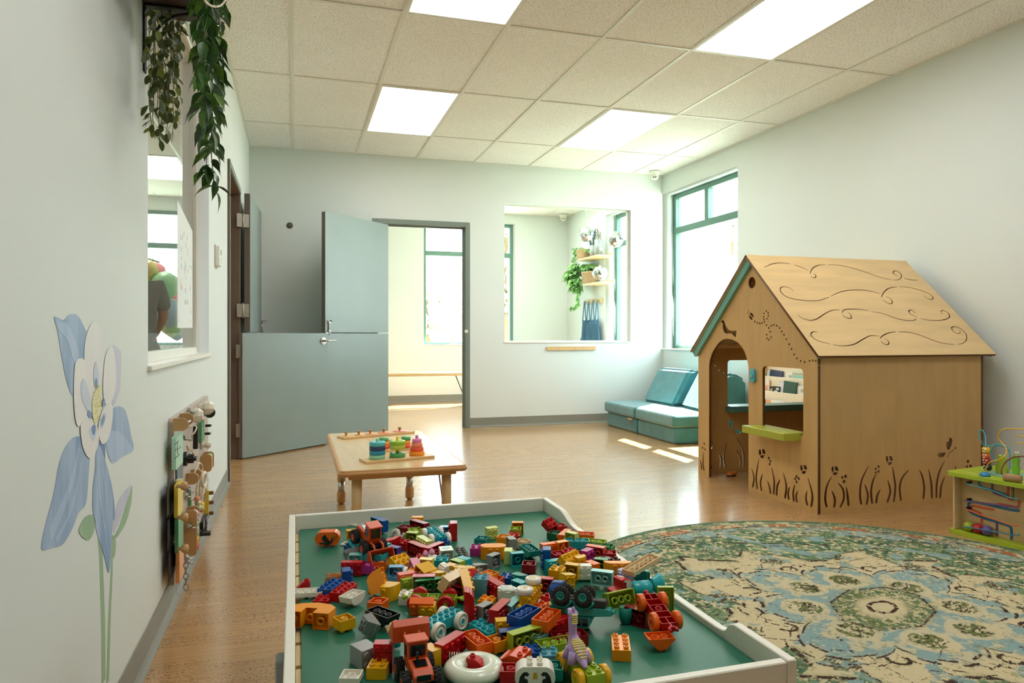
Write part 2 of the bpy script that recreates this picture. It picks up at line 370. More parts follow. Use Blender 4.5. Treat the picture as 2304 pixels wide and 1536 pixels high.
# interior window casings (white drywall returns with a thin stop bead and a pane)
def iwin_back():
    w = struct(bxo('window_3', M_glass, None, 2.155, BW + .07, .915, 3.615, BW + .074, 2.375))
    for n, (a, b_, c, d) in {'window_stop': (2.14, .90, 2.155, 2.39), 'window_stop.001': (3.615, .90, 3.63, 2.39), 'window_stop.002': (2.155, .90, 3.615, .915), 'window_stop.003': (2.155, 2.375, 3.615, 2.39)}.items():
        bxo('window_stop', M_trimw, w, a, BW + .058, b_, c, BW + .086, d)
    bxo('window_sill', M_trimw, w, 2.13, BW - .008, .888, 3.64, BW2 + .01, .904, .003)
iwin_back()
w2 = struct(bxo('window_2', M_glass, None, -.503, 2.43, .915, -.498, 3.95, 2.365))
for a, b_, c, d in ((2.394, .88, 2.43, 2.40), (3.95, .88, 3.983, 2.40), (2.43, .88, 3.95, .915), (2.43, 2.365, 3.95, 2.40)):
    bxo('window_stop', M_trimw, w2, -.485, a, b_, -.515, c, d)
    bxo('window_frame', mat('cream_frame', 'DDD6C4', .5), w2, LW2 + .001, a, b_, -.516, c, d)
bxo('window_sill', M_trimw, w2, LW2 - .01, 2.385, .866, LW + .012, 3.995, .884, .003)
# exterior windows: green frames, two transom lights over one large pane
def ext_win_x(name, y0, y1, z0, z1, zm, mull, xf):
    f = .055; w = struct(bpy.data.objects.new(name, None)); COL.objects.link(w)
    def b_(n, *a, m=M_green): bxo(n, m, w, *a, b=.004)
    b_('window_frame', xf, y0, z0, xf + .07, y0 + f, z1); b_('window_frame', xf, y1 - f, z0, xf + .07, y1, z1)
    b_('window_frame', xf, y0 + f, z1 - f, xf + .07, y1 - f, z1); b_('window_frame', xf, y0 + f, z0, xf + .07, y1 - f, z0 + f * .7)
    b_('transom_bar', xf - .005, y0 + f, zm, xf + .07, y1 - f, zm + .075)
    for y in mull: b_('mullion', xf - .003, y - .035, zm + .075, xf + .07, y + .035, z1 - f)
    ys = [y0 + f] + [v for y in mull for v in (y - .035, y + .035)] + [y1 - f]
    bxo('window_pane', M_glass, w, xf + .03, y0 + f, z0 + f * .7, xf + .036, y1 - f, zm)
    for i in range(0, len(ys), 2): bxo('window_pane', M_glass, w, xf + .03, ys[i], zm + .075, xf + .036, ys[i + 1], z1 - f)
    bxo('window_sill', M_trimw, w, RW - .012, y0 - .0, z0 - .012, xf, y1, z0 + .003, .003)
    return w
W1 = ext_win_x('window_1', 5.855, BW - .001, .82, 2.586, 2.13, [6.62], RW + .14)
W5 = ext_win_x('window_5', BW2 + .05, 8.87, .82, 2.60, 2.16, [8.0], RW + .14)
def ext_win_y(name, x0, x1, z0, z1, zm, mull=()):
    f = .05; y = RR + .1; w = struct(bpy.data.objects.new(name, None)); COL.objects.link(w)
    def b_(n, a, c, d, e, y_=y): bxo(n, M_green, w, a, y_, c, d, RR + .18, e, b=.004)
    b_('window_frame', x0, z0, x0 + f, z1); b_('window_frame', x1 - f, z0, x1, z1); b_('window_frame', x0 + f, z1 - f, x1 - f, z1); b_('window_frame', x0 + f, z0, x1 - f, z0 + f * .7)
    b_('transom_bar', x0 + f, zm, x1 - f, zm + .07, y - .005)
    for x in mull: b_('mullion', x - .03, z0 + f * .7, x + .03, z1 - f)
    bxo('window_pane', M_glass, w, x0 + f, y + .04, z0 + f * .7, x1 - f, y + .046, zm); bxo('window_pane', M_glass, w, x0 + f, y + .04, zm + .07, x1 - f, y + .046, z1 - f)
ext_win_y('window_4', 1.79, 3.18, .835, 2.66, 2.15)
ext_win_y('window_6', -2.75, -1.25, .84, 2.63, 2.13, [-2.1])
# ------------------------------------------------------------------ doors
bmh = NB()      # hinge, knuckle on z axis, leaves spread along +-x
cyl(bmh, (0, 0, -.055), (0, 0, .055), .0075, n=12); cyl(bmh, (0, 0, .055), (0, 0, .061), .0055, n=10); cyl(bmh, (0, 0, -.061), (0, 0, -.055), .0055, n=10)
for s in (-1, 1):
    box(bmh, s * .004 if s > 0 else -.05, -.0022, -.052, .05 if s > 0 else -.004, .0012, .052)
    for z in (-.035, -.012, .012, .035): cyl(bmh, (s * (.022 if abs(z) < .02 else .036), -.0035, z), (s * (.022 if abs(z) < .02 else .036), 0, z), .0042, n=8)
HINGE = bpy.data.meshes.new('hinge'); bmh.to_mesh(HINGE); bmh.free(); HINGE.materials.append(M_nickel)
def leaf(name, parent, P, ang, ln, z0, z1, th=.045, side=1):
    """door leaf: hinge edge at P, running along ang, thickness to the +y side of its local frame"""
    bm = NB(); box(bm, 0, 0, z0, ln, th, z1, .0015)
    for f in bm.faces:
        if f.normal.length == 0: f.normal_update()
    bm.normal_update()
    for f in bm.faces:
        if abs(f.normal.x) > .9 or abs(f.normal.z) > .9: f.material_index = 1
    return obj(name, bm, [M_doorb, M_dedge], parent, loc=(P[0], P[1], 0), rot=(0, 0, ang))
def slide_bolt(parent, x, y, z, sgn):
    t = bxo('bolt', M_steel, parent, x - .009, y - .004 if sgn < 0 else y, z - .06, x + .009, y if sgn < 0 else y + .004, z + .05, .001)
    cyo('bolt_rod', M_steel, t, (x, y + sgn * .010, z - .085), (x, y + sgn * .010, z + .045), .0045, n=10)
    for q in (-.045, 0.03): bxo('bolt_guide', M_steel, t, x - .010, min(y, y + sgn * .018), z + q - .008, x + .010, max(y, y + sgn * .018), z + q + .008, .002)
    cyo('bolt_knob', M_steel, t, (x, y + sgn * .012, z + .045), (x, y + sgn * .042, z + .045), .0055, n=10)
    bm = NB(); sphere(bm, (x, y + sgn * .044, z + .045), .0085, 10, 8); obj('bolt_tip', bm, M_steel, t)
def lever(parent, x, y, z, sgn, d):
    t = bpy.data.objects.new('handle', None)
    COL.objects.link(t); t.parent = parent; t.location = (x, y, z)
    bm = NB(); cyl(bm, (0, 0, 0), (0, sgn * .008, 0), .033, .031, 28); cyl(bm, (0, sgn * .008, 0), (0, sgn * .012, 0), .026, .022, 24); cyl(bm, (0, 0, 0), (0, sgn * .05, 0), .012, .010, 14); obj('rose', bm, M_steel, t)
    bm = NB(); tube(bm, smooth_pts([(0, sgn * .05, 0), (d * .02, sgn * .052, 0), (d * .06, sgn * .05, .002), (d * .11, sgn * .045, 0)], 4), .008, 10); obj('lever', bm, M_steel, t)
# left wall doorway
d1 = struct(bpy.data.objects.new('door_1', None)); COL.objects.link(d1)
def frame_left(p):
    f = .05
    for n, a, b_, c, d in (('door_frame', 5.03, 5.03 + f, 0, 2.14), ('door_frame', 6.05 - f, 6.05, 0, 2.14), ('door_frame', 5.03 + f, 6.05 - f, 2.09, 2.14)):
        bxo(n, M_dfb, p, LW2 - .012, a, c, LW + .012, b_, d, .003)
    bxo('door_stop', M_dfb, p, LW2 + .02, 5.08, 0.002, LW2 + .05, 5.096, 2.09); bxo('door_stop', M_dfb, p, LW2 + .02, 5.984, 0.002, LW2 + .05, 6.0, 2.09)
    # green painted face of the casing
    bxo('casing_face', M_dgreen, p, LW + .0125, 5.03, 0.002, LW + .016, 5.075, 2.14, .001); bxo('casing_face', M_dgreen, p, LW + .0125, 5.075, 2.095, LW + .016, 6.05, 2.14, .001)
frame_left(d1)
aL = atan2(.60, .675)
lowL = leaf('lower_leaf', d1, (-.398, 5.935), aL, .902, .012, .992)
aU = atan2(.90, .045)
upL = leaf('upper_leaf', d1, (-.385, 6.02), aU, .90, 1.0, 2.10)
upL.location = (-.345, 6.015, 0)
slide_bolt(upL, .86, 0, 1.06, -1)
lever(lowL, .845, 0, .955 - .03, -1, 1); lever(lowL, .845, .045, .955 - .03, 1, -1)
for z in (.23, .85): inst('hinge', HINGE, d1, (-.402, 5.955, z), (0, 0, radians(30)))
for z in (1.17, 1.88): inst('hinge', HINGE, d1, (-.398, 5.985, z), (0, 0, radians(30)))
bxo('strike_plate', M_steel, d1, LW + .0, 5.0801, .98, LW - .03, 5.082, 1.04)
# back wall doorway
d2 = struct(bpy.data.objects.new('door_2', None)); COL.objects.link(d2)
for a, b_, c, d in ((.745, .795, 0, 2.16), (1.709, 1.759, 0, 2.16), (.795, 1.709, 2.11, 2.16)):
    bxo('door_frame', M_dgreen, d2, a, BW - .014, c, b_, BW2 + .014, d, .003)
bxo('door_stop', M_dgreen, d2, 1.694, BW + .05, .002, 1.709, BW + .08, 2.11); bxo('door_stop', M_dgreen, d2, .795, BW + .05, .002, .81, BW + .08, 2.11); bxo('door_stop', M_dgreen, d2, .81, BW + .05, 2.095, 1.694, BW + .08, 2.11)
bxo('strike_plate', M_white, d2, 1.70, BW - .018, 1.0, 1.735, BW - .0141, 1.03, .001)
aR = atan2(-.61, -.64)
upR = leaf('upper_leaf', d2, (.865, 7.262), aR, .885, 1.0, 2.09)
lowR = leaf('lower_leaf', d2, (.865, 7.262), aR, .885, .012, .992)
slide_bolt(upR, .845, .045, 1.06, 1)
for z in (.23, .85, 1.17, 1.88): inst('hinge', HINGE, d2, (.815, 7.285, z), (0, 0, radians(200)))
bm = NB(); box(bm, .80, .0, .993, .86, .03, .999); obj('latch_plate', bm, M_steel, lowR)
# exterior: ground, pale buildings, trees (all sun-bleached by the exposure)
M_pale = mat('pale_render', 'D9D6CC', .8, var=.04, vscale=1); M_roofm = mat('grey_roof', 'A9B2B2', .7, var=.05); M_ground = mat('pale_ground', 'C9CDB8', .9, var=.1, vscale=.4)
struct(bxo('ground', M_ground, None, -60, -60, -.6, 90, 90, -.5))
def building(name, label, x0, y0, x1, y1, h, rx):
    t = thing(name, label, 'building', ((x0 + x1) / 2, (y0 + y1) / 2, -.5)); W, D = (x1 - x0) / 2, (y1 - y0) / 2
    bxo('wall', M_pale, t, -W, -D, 0, W, D, h)
    bm = NB(); prism(bm, [(-D - .6, h), (D + .6, h), (0, h + rx)], -W - .6, W + .6, Matrix(((0, 0, 1, 0), (1, 0, 0, 0), (0, 1, 0, 0), (0, 0, 0, 1)))); obj('roof', bm, M_roofm, t)
    bm = NB(); box(bm, -W - .65, -D - .65, h - .25, W + .65, D + .65, h); obj('fascia', bm, M_roofm, t)
    for i in range(4):
        for s in (-1, 1):
            f = bxo('window', mat('far_window_frame', '9AA6A6', .5), t, -W - .02 if s < 0 else W - .05, -D + 1 + i * (2 * D - 2) / 4, h * .35, -W + .05 if s < 0 else W + .02, -D + 2 + i * (2 * D - 2) / 4, h * .7)
            bxo('pane', mat('far_pane', '8FA0A8', .1), f, -W - .04 if s < 0 else W, -D + 1.1 + i * (2 * D - 2) / 4, h * .37, -W if s < 0 else W + .04, -D + 1.9 + i * (2 * D - 2) / 4, h * .68)
    return t
building('building', 'pale low building with a shallow grey roof outside the big window', 15.6, 27, 30, 45, 4.3, 1.6)
building('building', 'distant pale house outside the doorway window', 5.5, 60, 11, 68, 2.6, 2.2)
building('building', 'pale wall of a neighbouring house outside the left rear window', -22, 40, -9, 48, 3.2, 1.8)
M_leafx = mat('outdoor_leaf', 'A3AE92', .7, var=.15, vscale=3); M_bark = mat('bark', '6E5B45', .9, var=.2)
def tree(label, x, y, h, r, seed, grp='trees outside'):
    q = random.Random(seed); t = thing('tree', label, 'tree', (x, y, -.5), group=grp)
    bm = NB(); tube(bm, smooth_pts([(0, 0, 0), (.05, .03, h * .3), (-.04, .08, h * .55), (.03, 0, h * .8)], 3), .12, 8, rs=None); 
    for i in range(5):
        a = q.uniform(0, 6.28); tube(bm, [(0, 0, h * .4), (cos(a) * r * .5, sin(a) * r * .5, h * (.6 + .08 * i))], .04, 6)
    obj('trunk', bm, M_bark, t)
    bm = NB()
    for i in range(900):
        a, b_ = q.uniform(0, 6.28), q.uniform(-1, 1); rr = r * q.uniform(.35, 1) * (1 + .25 * sin(3 * a)); k = sqrt(1 - b_ * b_)
        c = Vector((rr * k * cos(a), rr * k * sin(a), h * .66 + b_ * h * .34 * q.uniform(.7, 1))); s = q.uniform(.08, .17) * r / 1.4
        d = Vector((q.gauss(0, 1), q.gauss(0, 1), q.gauss(0, 1))).normalized(); u, v = frame_of(d)
        bm.faces.new([bm.verts.new(c + u * s * cos(k_) * .6 + v * s * sin(k_)) for k_ in (0, 1.57, 3.14, 4.71)])
    obj('crown', bm, M_leafx, t, normals=False, kind='stuff')
tree('bushy tree outside the big window left of the pale building', 13.2, 24.5, 3.3, 1.5, 1)
tree('tall tree far behind the pale building roof', 37.0, 54.5, 14, 3.0, 2)
tree('loose tree at the left edge of the doorway window view', 6.8, 38, 4.2, 2.0, 3)
tree('small tree at the right edge of the doorway window view', 12.0, 46, 3.4, 2.0, 4)
tree('tree outside the rear left window beside the balloons', -5.0, 22, 4.4, 1.6, 5)
tree('tree outside the left pane behind the disco balls', 6.6, 22.5, 6.0, 1.4, 6)
# ------------------------------------------------------------------ small wall fixtures of the play room
def dome_cam(x, y, label, wy=None):
    t = thing('security_camera', label, 'camera', (x, y, CH - .003))
    bm = NB(); lathe(bm, [(0, 0), (.062, 0), (.062, -.012), (.055, -.03), (.046, -.038), (0, -.038)], 28); obj('mount', bm, M_white, t)
    bm = NB(); sphere(bm, (0, 0, -.055), .042, 20, 14); obj('eyeball', bm, M_white, t)
    d = (O - Vector((x, y, CH - .055))).normalized(); u, v = frame_of(d); c = Vector((0, 0, -.055)) + d * .036
    bm = NB(); cyl(bm, c - d * .004 + Vector((0, 0, -.004)), c + d * .006 + Vector((0, 0, -.004)), .026, .024, 20); obj('faceplate', bm, M_white, t)
    for s in (-1, 1): cyo('lens', M_black, t, c + u * s * .011 + d * .004 + Vector((0, 0, -.006)), c + u * s * .011 + d * .0085 + Vector((0, 0, -.006)), .0075, n=14)
dome_cam(3.83, 7.12, 'white dome security camera at the ceiling corner of the play room')
dome_cam(3.88, 10.08, 'white dome security camera in the room behind the interior window')
# thermostat
p = atx(485, 577, LW); t = thing('thermostat', 'white thermostat on the left wall beside the dark door frame', 'thermostat', (LW, p.y, p.z))
bxo('body', M_white, t, 0.0005, -.05, -.055, .026, .05, .055, .004, 2); bxo('display', mat('lcd', '7F8A80', .3), t, .0262, .002, .012, .0275, .04, .04); bxo('back_plate', mat('beige_plastic', 'CFC9BC', .5), t, 0.0002, -.056, -.062, .006, .056, .062, .002)
for z in (-.01, -.028): bxo('button', M_trimw, t, .0262, .012, z - .005, .0285, .03, z + .005, .001)
# door bumper on back wall
p = aty(652, 507, BW); t = thing('wall_bumper', 'small round dark door bumper on the back wall', 'door stop', p)
bm = NB(); lathe(bm, [(0, 0), (.030, 0), (.030, .006), (.022, .016), (.008, .019), (0, .019)], 24, Matrix.Rotation(pi / 2, 4, 'X')); obj('rubber', bm, mat('dark_rubber', '4A463E', .5), t)
bm = NB(); lathe(bm, [(0, .0185), (.006, .0185), (.005, .022), (0, .022)], 12, Matrix.Rotation(pi / 2, 4, 'X')); obj('screw', bm, M_steel, t)
# peg rail under the interior window
M_birch = mat('birch_wood', 'D9BC8C', .45, var=.07, vscale=5, stretch=(3, 3, 30)); M_birchx = mat('birch_wood_long', 'D6B27F', .42, var=.08, vscale=4, stretch=(2, 30, 30))
bxo_ = bxo
t = thing('peg_rail', 'light wooden rail with six holes under the interior window', 'rail', (2.905, BW, .83))
me = plate('board', [rect(-.287, -.02, .287, .02)] + [circ(-.24 + .096 * i, 0, .004, 8) for i in range(6)], .018, M_XZ, M_birchx, t, loc=(0, -.0185, 0))
# ------------------------------------------------------------------ plywood playhouse
HX0, HX1, HY0, HY1, HYM = 2.72, 3.90, 3.22, 4.42, 3.82
HE, HR = 0.865, 1.478          # eave and ridge height of the roof's outer face
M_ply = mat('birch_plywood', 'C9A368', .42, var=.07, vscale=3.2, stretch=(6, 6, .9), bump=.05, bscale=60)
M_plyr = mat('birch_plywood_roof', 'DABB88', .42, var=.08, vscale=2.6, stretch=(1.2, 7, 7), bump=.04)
M_burn = mat('laser_cut_edge', '6E4A26', .7, var=.1)
M_teal = mat('teal_trim', '6FA89A', .45, var=.02); M_dteal = mat('dark_teal_sill', '5B8C86', .35); M_lime = mat('lime_sill', 'A9AE3C', .4, var=.02)
M_screw = mat('screw_head', 'B7AE98', .4, metal=.6)
HS = thing('playhouse', 'birch plywood playhouse with carved roof swirls and an arched doorway', 'playhouse', (0, 0, 0))
z3 = zc(1540, 560, 793 / 320); z4 = zc(1680, 560, 1437 / 580); z8 = zc(1550, 920, 1374 / 170)
def onX(X, f): return lambda x, y: (lambda p: (p.y, p.z))(atx(*f(x, y), X))
def onY(Y, f): return lambda x, y: (lambda p: (p.x, p.z))(aty(*f(x, y), Y))
FXf = onX(HX0, z3); SYf = onY(HY0, z4); BYf = onY(HY1 - .012, z8); BYf3 = onY(HY1 - .012, z3)
def strokes(f, lst, w0, w1, wm=None, k=5): return [stroke([f(*q) for q in s], w0, w1, k, wm) for s in lst]
def flower(f, cx, cy, sc=1.0):
    P = [[(-18, -22), (-10, -24), (-5, 0), (-14, 12), (-20, -4)], [(-1, -26), (12, -22), (19, -4), (17, 4), (1, -2)], [(-13, 14), (0, 8), (15, 10), (8, 24), (-6, 26)]]
    return [[f(cx + x * sc, cy + y * sc) for x, y in p] for p in P]
def dots(f, lst, r): return [circ(*f(x, y), rr if (rr := (q[0] if q else r)) else r, 10) for x, y, *q in lst]
# --- gable front with doorway and window
slope = (HR - HE) / ((HY1 + .035) - (HY0 - .035)) * 2
def roof_z(y, off=0.0): return HR - abs(y - HYM) * ((HR - HE) / (HYM - (HY0 - .05))) - off
ft = .022
gable = [(HY0, 0), (HY0, roof_z(HY0, ft)), (HYM, roof_z(HYM, ft)), (HY1, roof_z(HY1, ft)), (HY1, 0)]
dA = [FXf(*q) for q in [(357, 660), (352, 630), (345, 600), (334, 570), (320, 545), (299, 522), (275, 508), (255, 502), (235, 500), (222, 502), (210, 508), (190, 524), (175, 545), (161, 566), (150, 590), (141, 620), (137, 650)]]
yR, yL = dA[0][0], dA[-1][0]
front = [(HY0, 0), (HY0, gable[1][1]), gable[2], gable[3], (HY1, 0), (yL, 0)] + dA[::-1] + [(yR, 0)]
holes = []
wa, wb = FXf(435, 1003), FXf(663, 668); holes.append(rrect(wb[0], wa[1], wa[0], wb[1] - .0, .028))
WIN = (wb[0], wa[1], wa[0], wb[1])
c = FXf(376, 188); holes.append(circ(c[0], c[1], .036, 22))
holes.append([FXf(*q) for q in [(203, 405), (213, 395), (222, 402), (228, 425), (245, 450), (265, 457), (291, 454), (285, 494), (262, 470), (235, 472), (222, 465), (213, 440), (214, 415)]])
trail = [(392, 404), (406, 412), (420, 414), (433, 412), (446, 406), (443, 393), (442, 378), (444, 360), (456, 346), (466, 356), (467, 372), (460, 388), (457, 424), (470, 440), (478, 461), (483, 492), (471, 506), (460, 498), (458, 478), (484, 428), (498, 423), (515, 428), (530, 440), (542, 460), (555, 478), (568, 503), (583, 531), (597, 558), (612, 588), (627, 610), (648, 624), (670, 630), (697, 624), (715, 622), (732, 624)]
holes += dots(FXf, trail, .0062)
holes += dots(FXf, [(352, 355), (358, 345)], .004)
holes += [[FXf(*q) for q in p] for p in ([(362, 358), (372, 355), (382, 362), (385, 374), (382, 384)], [(359, 364), (360, 378), (366, 390), (376, 396), (380, 388)])]
bl = [((380, 1328), (388, 1275), (374, 1222)), ((406, 1338), (400, 1270), (416, 1168)), ((430, 1348), (424, 1300), (436, 1252)), ((480, 1365), (474, 1325), (462, 1292)), ((497, 1368), (500, 1290), (485, 1217)), ((513, 1375), (518, 1320), (534, 1284)), ((560, 1390), (568, 1320), (550, 1245)), ((582, 1398), (578, 1360), (587, 1325)), ((610, 1408), (606, 1360), (616, 1310)), ((628, 1412), (622, 1380), (631, 1346)), ((686, 1430), (677, 1390), (684, 1346)), ((706, 1438), (713, 1370), (688, 1272)), ((95, 1230), (93, 1200), (86, 1175)), ((109, 1235), (103, 1190), (107, 1130))]
holes += strokes(FXf, bl, .014, .003, .021)
holes += dots(FXf, [(110, 1085), (101, 1108), (115, 1117), (470, 1166), (479, 1182), (475, 1199), (625, 1268), (637, 1280), (625, 1298), (617, 1281)], .0085)
holes += flower(FXf, 434, 1140) + flower(FXf, 665, 1228)
TH_P = .018
plate('front_panel', [front] + holes, TH_P, M_YZ, [M_ply, M_burn], HS, loc=(HX0, 0, 0))
plate('back_panel', [gable, circ(HYM, 1.2, .036, 20)], TH_P, M_YZ, [M_ply, M_burn], HS, loc=(HX1 - TH_P, 0, 0))
# --- side panel facing the camera
zt = roof_z(HY0, .03)
holes = []
bl = [((447, 1440), (438, 1390), (448, 1320), (474, 1268)), ((487, 1440), (492, 1395), (475, 1347)), ((522, 1440), (542, 1390), (537, 1340), (510, 1304)), ((568, 1432), (563, 1375), (555, 1324)), ((640, 1425), (632, 1370), (641, 1290), (680, 1208)), ((668, 1425), (676, 1370), (658, 1310)), ((700, 1420), (694, 1350), (705, 1290), (724, 1252)), ((722, 1418), (728, 1375), (746, 1338)), ((784, 1413), (801, 1350), (786, 1288)), ((820, 1410), (829, 1330), (822, 1270), (813, 1212)), ((861, 1404), (853, 1330), (870, 1270), (906, 1231)), ((985, 1393), (990, 1330), (980, 1270), (963, 1230)), ((1033, 1390), (1030, 1310), (1015, 1227)), ((1058, 1388), (1060, 1310), (1075, 1240), (1105, 1178)), ((1078, 1388), (1085, 1320), (1105, 1267)), ((1163, 1380), (1172, 1300), (1163, 1207))]
holes += strokes(SYf, bl, .012, .003, .020)
holes += strokes(SYf, [((1117, 1163), (1130, 1137), (1155, 1118))], .004, .004)
holes += dots(SYf, [(1164, 1109), (551, 1267, .010), (533, 1273, .008), (543, 1296, .010), (735, 1213, .008), (719, 1226, .007), (735, 1240, .008), (719, 1245, .006), (1234, 1184, .010), (1248, 1210, .010), (1228, 1213, .008)], .006)
holes += flower(SYf, 493, 1235) + flower(SYf, 796, 1178)
holes += [[SYf(*q) for q in p] for p in ([(1118, 1118), (1113, 1092), (1115, 1076), (1127, 1070), (1130, 1055), (1140, 1051), (1147, 1066), (1141, 1095), (1130, 1118)], [(1111, 1134), (1098, 1158), (1073, 1160), (1065, 1149), (1072, 1136)])]
plate('side_panel', [rect(HX0 + TH_P, 0, HX1 - TH_P, zt)] + holes, TH_P, M_XZ, [M_ply, M_burn], HS, loc=(0, HY0, 0))
# --- far side panel with its own window and carvings
holes = [rrect(BYf3(238, 640)[0], BYf3(300, 876)[1], 3.62, BYf3(240, 620)[1], .022)]
FW = (BYf3(238, 640)[0], BYf3(300, 876)[1])
holes += strokes(BYf, [((402, 1085), (368, 930), (372, 722)), ((566, 1075), (575, 900), (520, 790)), ((652, 1070), (628, 830), (686, 597)), ((922, 1050), (925, 900), (852, 740)), ((980, 1048), (975, 780), (850, 500))], .013, .003, .022)
holes += strokes(BYf, [((828, 470), (790, 395), (712, 350))], .005, .003)
holes += dots(BYf, [(400, 612, .011), (420, 695, .011), (657, 338, .006)], .01) + dots(BYf3, [(152, 627), (171, 651), (194, 675), (220, 692)], .0075)
holes += [[BYf(*q) for q in p] for p in ([(790, 360), (735, 320), (716, 240), (722, 185), (750, 170), (775, 190), (780, 215), (805, 220), (822, 245), (815, 300)], [(822, 390), (835, 376), (940, 374), (960, 395), (955, 430), (930, 448), (860, 446)])]
for X_ in (3.18, 3.3, 3.45, 3.6, 3.72): holes.append(stroke([(X_, .07), (X_ + .01, .15), (X_ - .02, .24)], .013, .003, 5, .02))
plate('side_panel', [rect(HX0 + TH_P, 0, HX1 - TH_P, zt)] + holes, TH_P, M_XZ, [M_ply, M_burn], HS, loc=(0, HY1 - TH_P, 0))
# --- roof: two sheets at their pitch with the swirls cut right through
dy = HYM - (HY0 - .05); rl = sqrt(dy * dy + (HR - HE) ** 2); pa = atan2(HR - HE, dy)
RX0, RX1 = HX0 - .035, HX1 + .04
RM = Matrix.Translation((0, HY0 - .05, HE)) @ Matrix.Rotation(pa, 4, 'X')      # u=x, v=up the slope, w=outward normal
nR = (RM.to_3x3() @ Vector((0, 0, 1))); RI = RM.inverted()
def onR(x, y): p = RI @ atp(*z4(x, y), (0, HY0 - .05, HE), nR); return (p.x, p.y)
sw = [((100, 102), (140, 84), (190, 77), (243, 83)), ((262, 88), (305, 102), (346, 121)), ((354, 139), (358, 123), (375, 102), (405, 90), (442, 87)),
      ((359, 151), (370, 159), (384, 158), (384, 145), (371, 135)), ((450, 88), (510, 90), (580, 104), (660, 128), (740, 156), (808, 173)), ((815, 172), (845, 171), (863, 155), (856, 135), (837, 123), (820, 124), (818, 136), (832, 147), (844, 150)),
      ((877, 162), (910, 171), (955, 174)), ((262, 237), (240, 217), (210, 210), (190, 216), (190, 236), (215, 262), (260, 278), (330, 288), (400, 287), (440, 275), (460, 268)),
      ((468, 264), (520, 240), (580, 229), (650, 229), (700, 237), (745, 251)), ((752, 270), (762, 245), (790, 220), (838, 211)), ((760, 282), (772, 293), (790, 303), (808, 304), (811, 290), (796, 273), (774, 264)),
      ((850, 210), (900, 213), (960, 228), (1010, 246), (1037, 266), (1036, 280), (1013, 278), (985, 259)), ((285, 367), (310, 385), (350, 397), (385, 392), (410, 378), (440, 358), (480, 341), (520, 340)),
      ((531, 357), (541, 341), (570, 335), (630, 336), (684, 345)), ((534, 366), (548, 380), (570, 387), (584, 383), (578, 364), (562, 352)), ((693, 348), (760, 360), (820, 382), (880, 397), (930, 398), (945, 388)),
      ((968, 386), (1010, 396), (1070, 398), (1115, 390), (1131, 376), (1122, 356), (1098, 343), (1083, 348), (1092, 361)), ((953, 380), (925, 370), (906, 355), (906, 343), (922, 341), (938, 357)),
      ((396, 465), (373, 461), (359, 472), (366, 490), (400, 512), (466, 530)), ((482, 533), (540, 540), (600, 530), (650, 502), (690, 483), (738, 485)), ((743, 500), (757, 484), (790, 468), (832, 461)),
      ((747, 512), (765, 528), (784, 533), (793, 524), (786, 509), (770, 499)), ((844, 461), (900, 464), (960, 478), (1030, 505), (1090, 524), (1160, 533)), ((1174, 531), (1205, 525), (1225, 505), (1223, 475), (1195, 446), (1162, 433), (1143, 438), (1150, 457), (1172, 470), (1190, 467), (1186, 452))]
rh = [stroke([onR(*q) for q in s], .003, .003, 5, .0105) for s in sw]
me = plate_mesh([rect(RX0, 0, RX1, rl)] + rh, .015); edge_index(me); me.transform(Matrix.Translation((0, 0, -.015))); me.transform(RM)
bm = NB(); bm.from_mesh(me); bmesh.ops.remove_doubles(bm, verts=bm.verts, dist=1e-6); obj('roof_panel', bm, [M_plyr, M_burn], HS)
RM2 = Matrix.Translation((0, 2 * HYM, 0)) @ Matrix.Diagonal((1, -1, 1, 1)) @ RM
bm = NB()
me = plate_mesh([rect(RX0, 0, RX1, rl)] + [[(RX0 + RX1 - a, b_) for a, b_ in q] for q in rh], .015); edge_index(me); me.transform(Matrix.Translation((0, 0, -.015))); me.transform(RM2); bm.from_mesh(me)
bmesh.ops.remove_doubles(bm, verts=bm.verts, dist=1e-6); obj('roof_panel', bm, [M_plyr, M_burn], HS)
# --- teal battens under both roof edges, on both gables
for X_ in (HX0 - .022, HX1 + .0005):
    for Mx in (RM, RM2):
        dp = .026 if Mx is RM else .0655; bm = NB(); prism(bm, [(0.0, -dp * .85), (.03, -dp), (rl - .03, -dp), (rl - .004, -.0155), (0.0, -.0155)], 0, .0215, Mx @ Matrix(((0, 0, 1, X_), (1, 0, 0, 0), (0, 1, 0, 0), (0, 0, 0, 1)))); obj('roof_batten', bm, M_teal, HS)
# --- sills, doorbell, screws
s = bxo('window_sill', M_lime, HS, HX0 - .115, WIN[0] + .02, WIN[1] - .022, HX0 + .045, WIN[2] + .045, WIN[1] + .022, .003)
bxo('window_sill', M_dteal, HS, FW[0] - .02, HY1 - .10, FW[1] - .035, 3.68, HY1 + .06, FW[1] + .008, .003, label='dark teal sill of the far side window')
c = FXf(389, 706); bm = NB(); M_bell = mat('bell_blue', '58AEC0', .4)
me = plate_mesh([rrect(-.022, -.042, .022, .042, .015)], .018); me.transform(M_YZ); bm.from_mesh(me); bell = obj('doorbell', bm, M_bell, HS, loc=(HX0 - .0185, c[0], c[1]), label='blue rounded doorbell by the doorway')
for r0, r1, d, mm in ((.0165, .0145, .0015, mat('bell_ring', '2F7C9C', .4)), (.0145, 0, .003, M_bell)):
    bm = NB(); lathe(bm, [(r1, 0), (r0, 0), (r0, d), (r1, d)] if r1 else [(0, 0), (r0, 0), (r0 * .9, d), (0, d)], 24, Matrix.Rotation(-pi / 2, 4, 'Y'), close=bool(r1)); obj('bell_button', bm, mm, bell, loc=(0, 0, -.003))
bm = NB()
for q in ((752, 648), (739, 978), (737, 1457), (110, 1262)):
    y, z = FXf(*q); cyl(bm, (HX0 - .0015, y, z), (HX0 + .001, y, z), .0042, n=8)
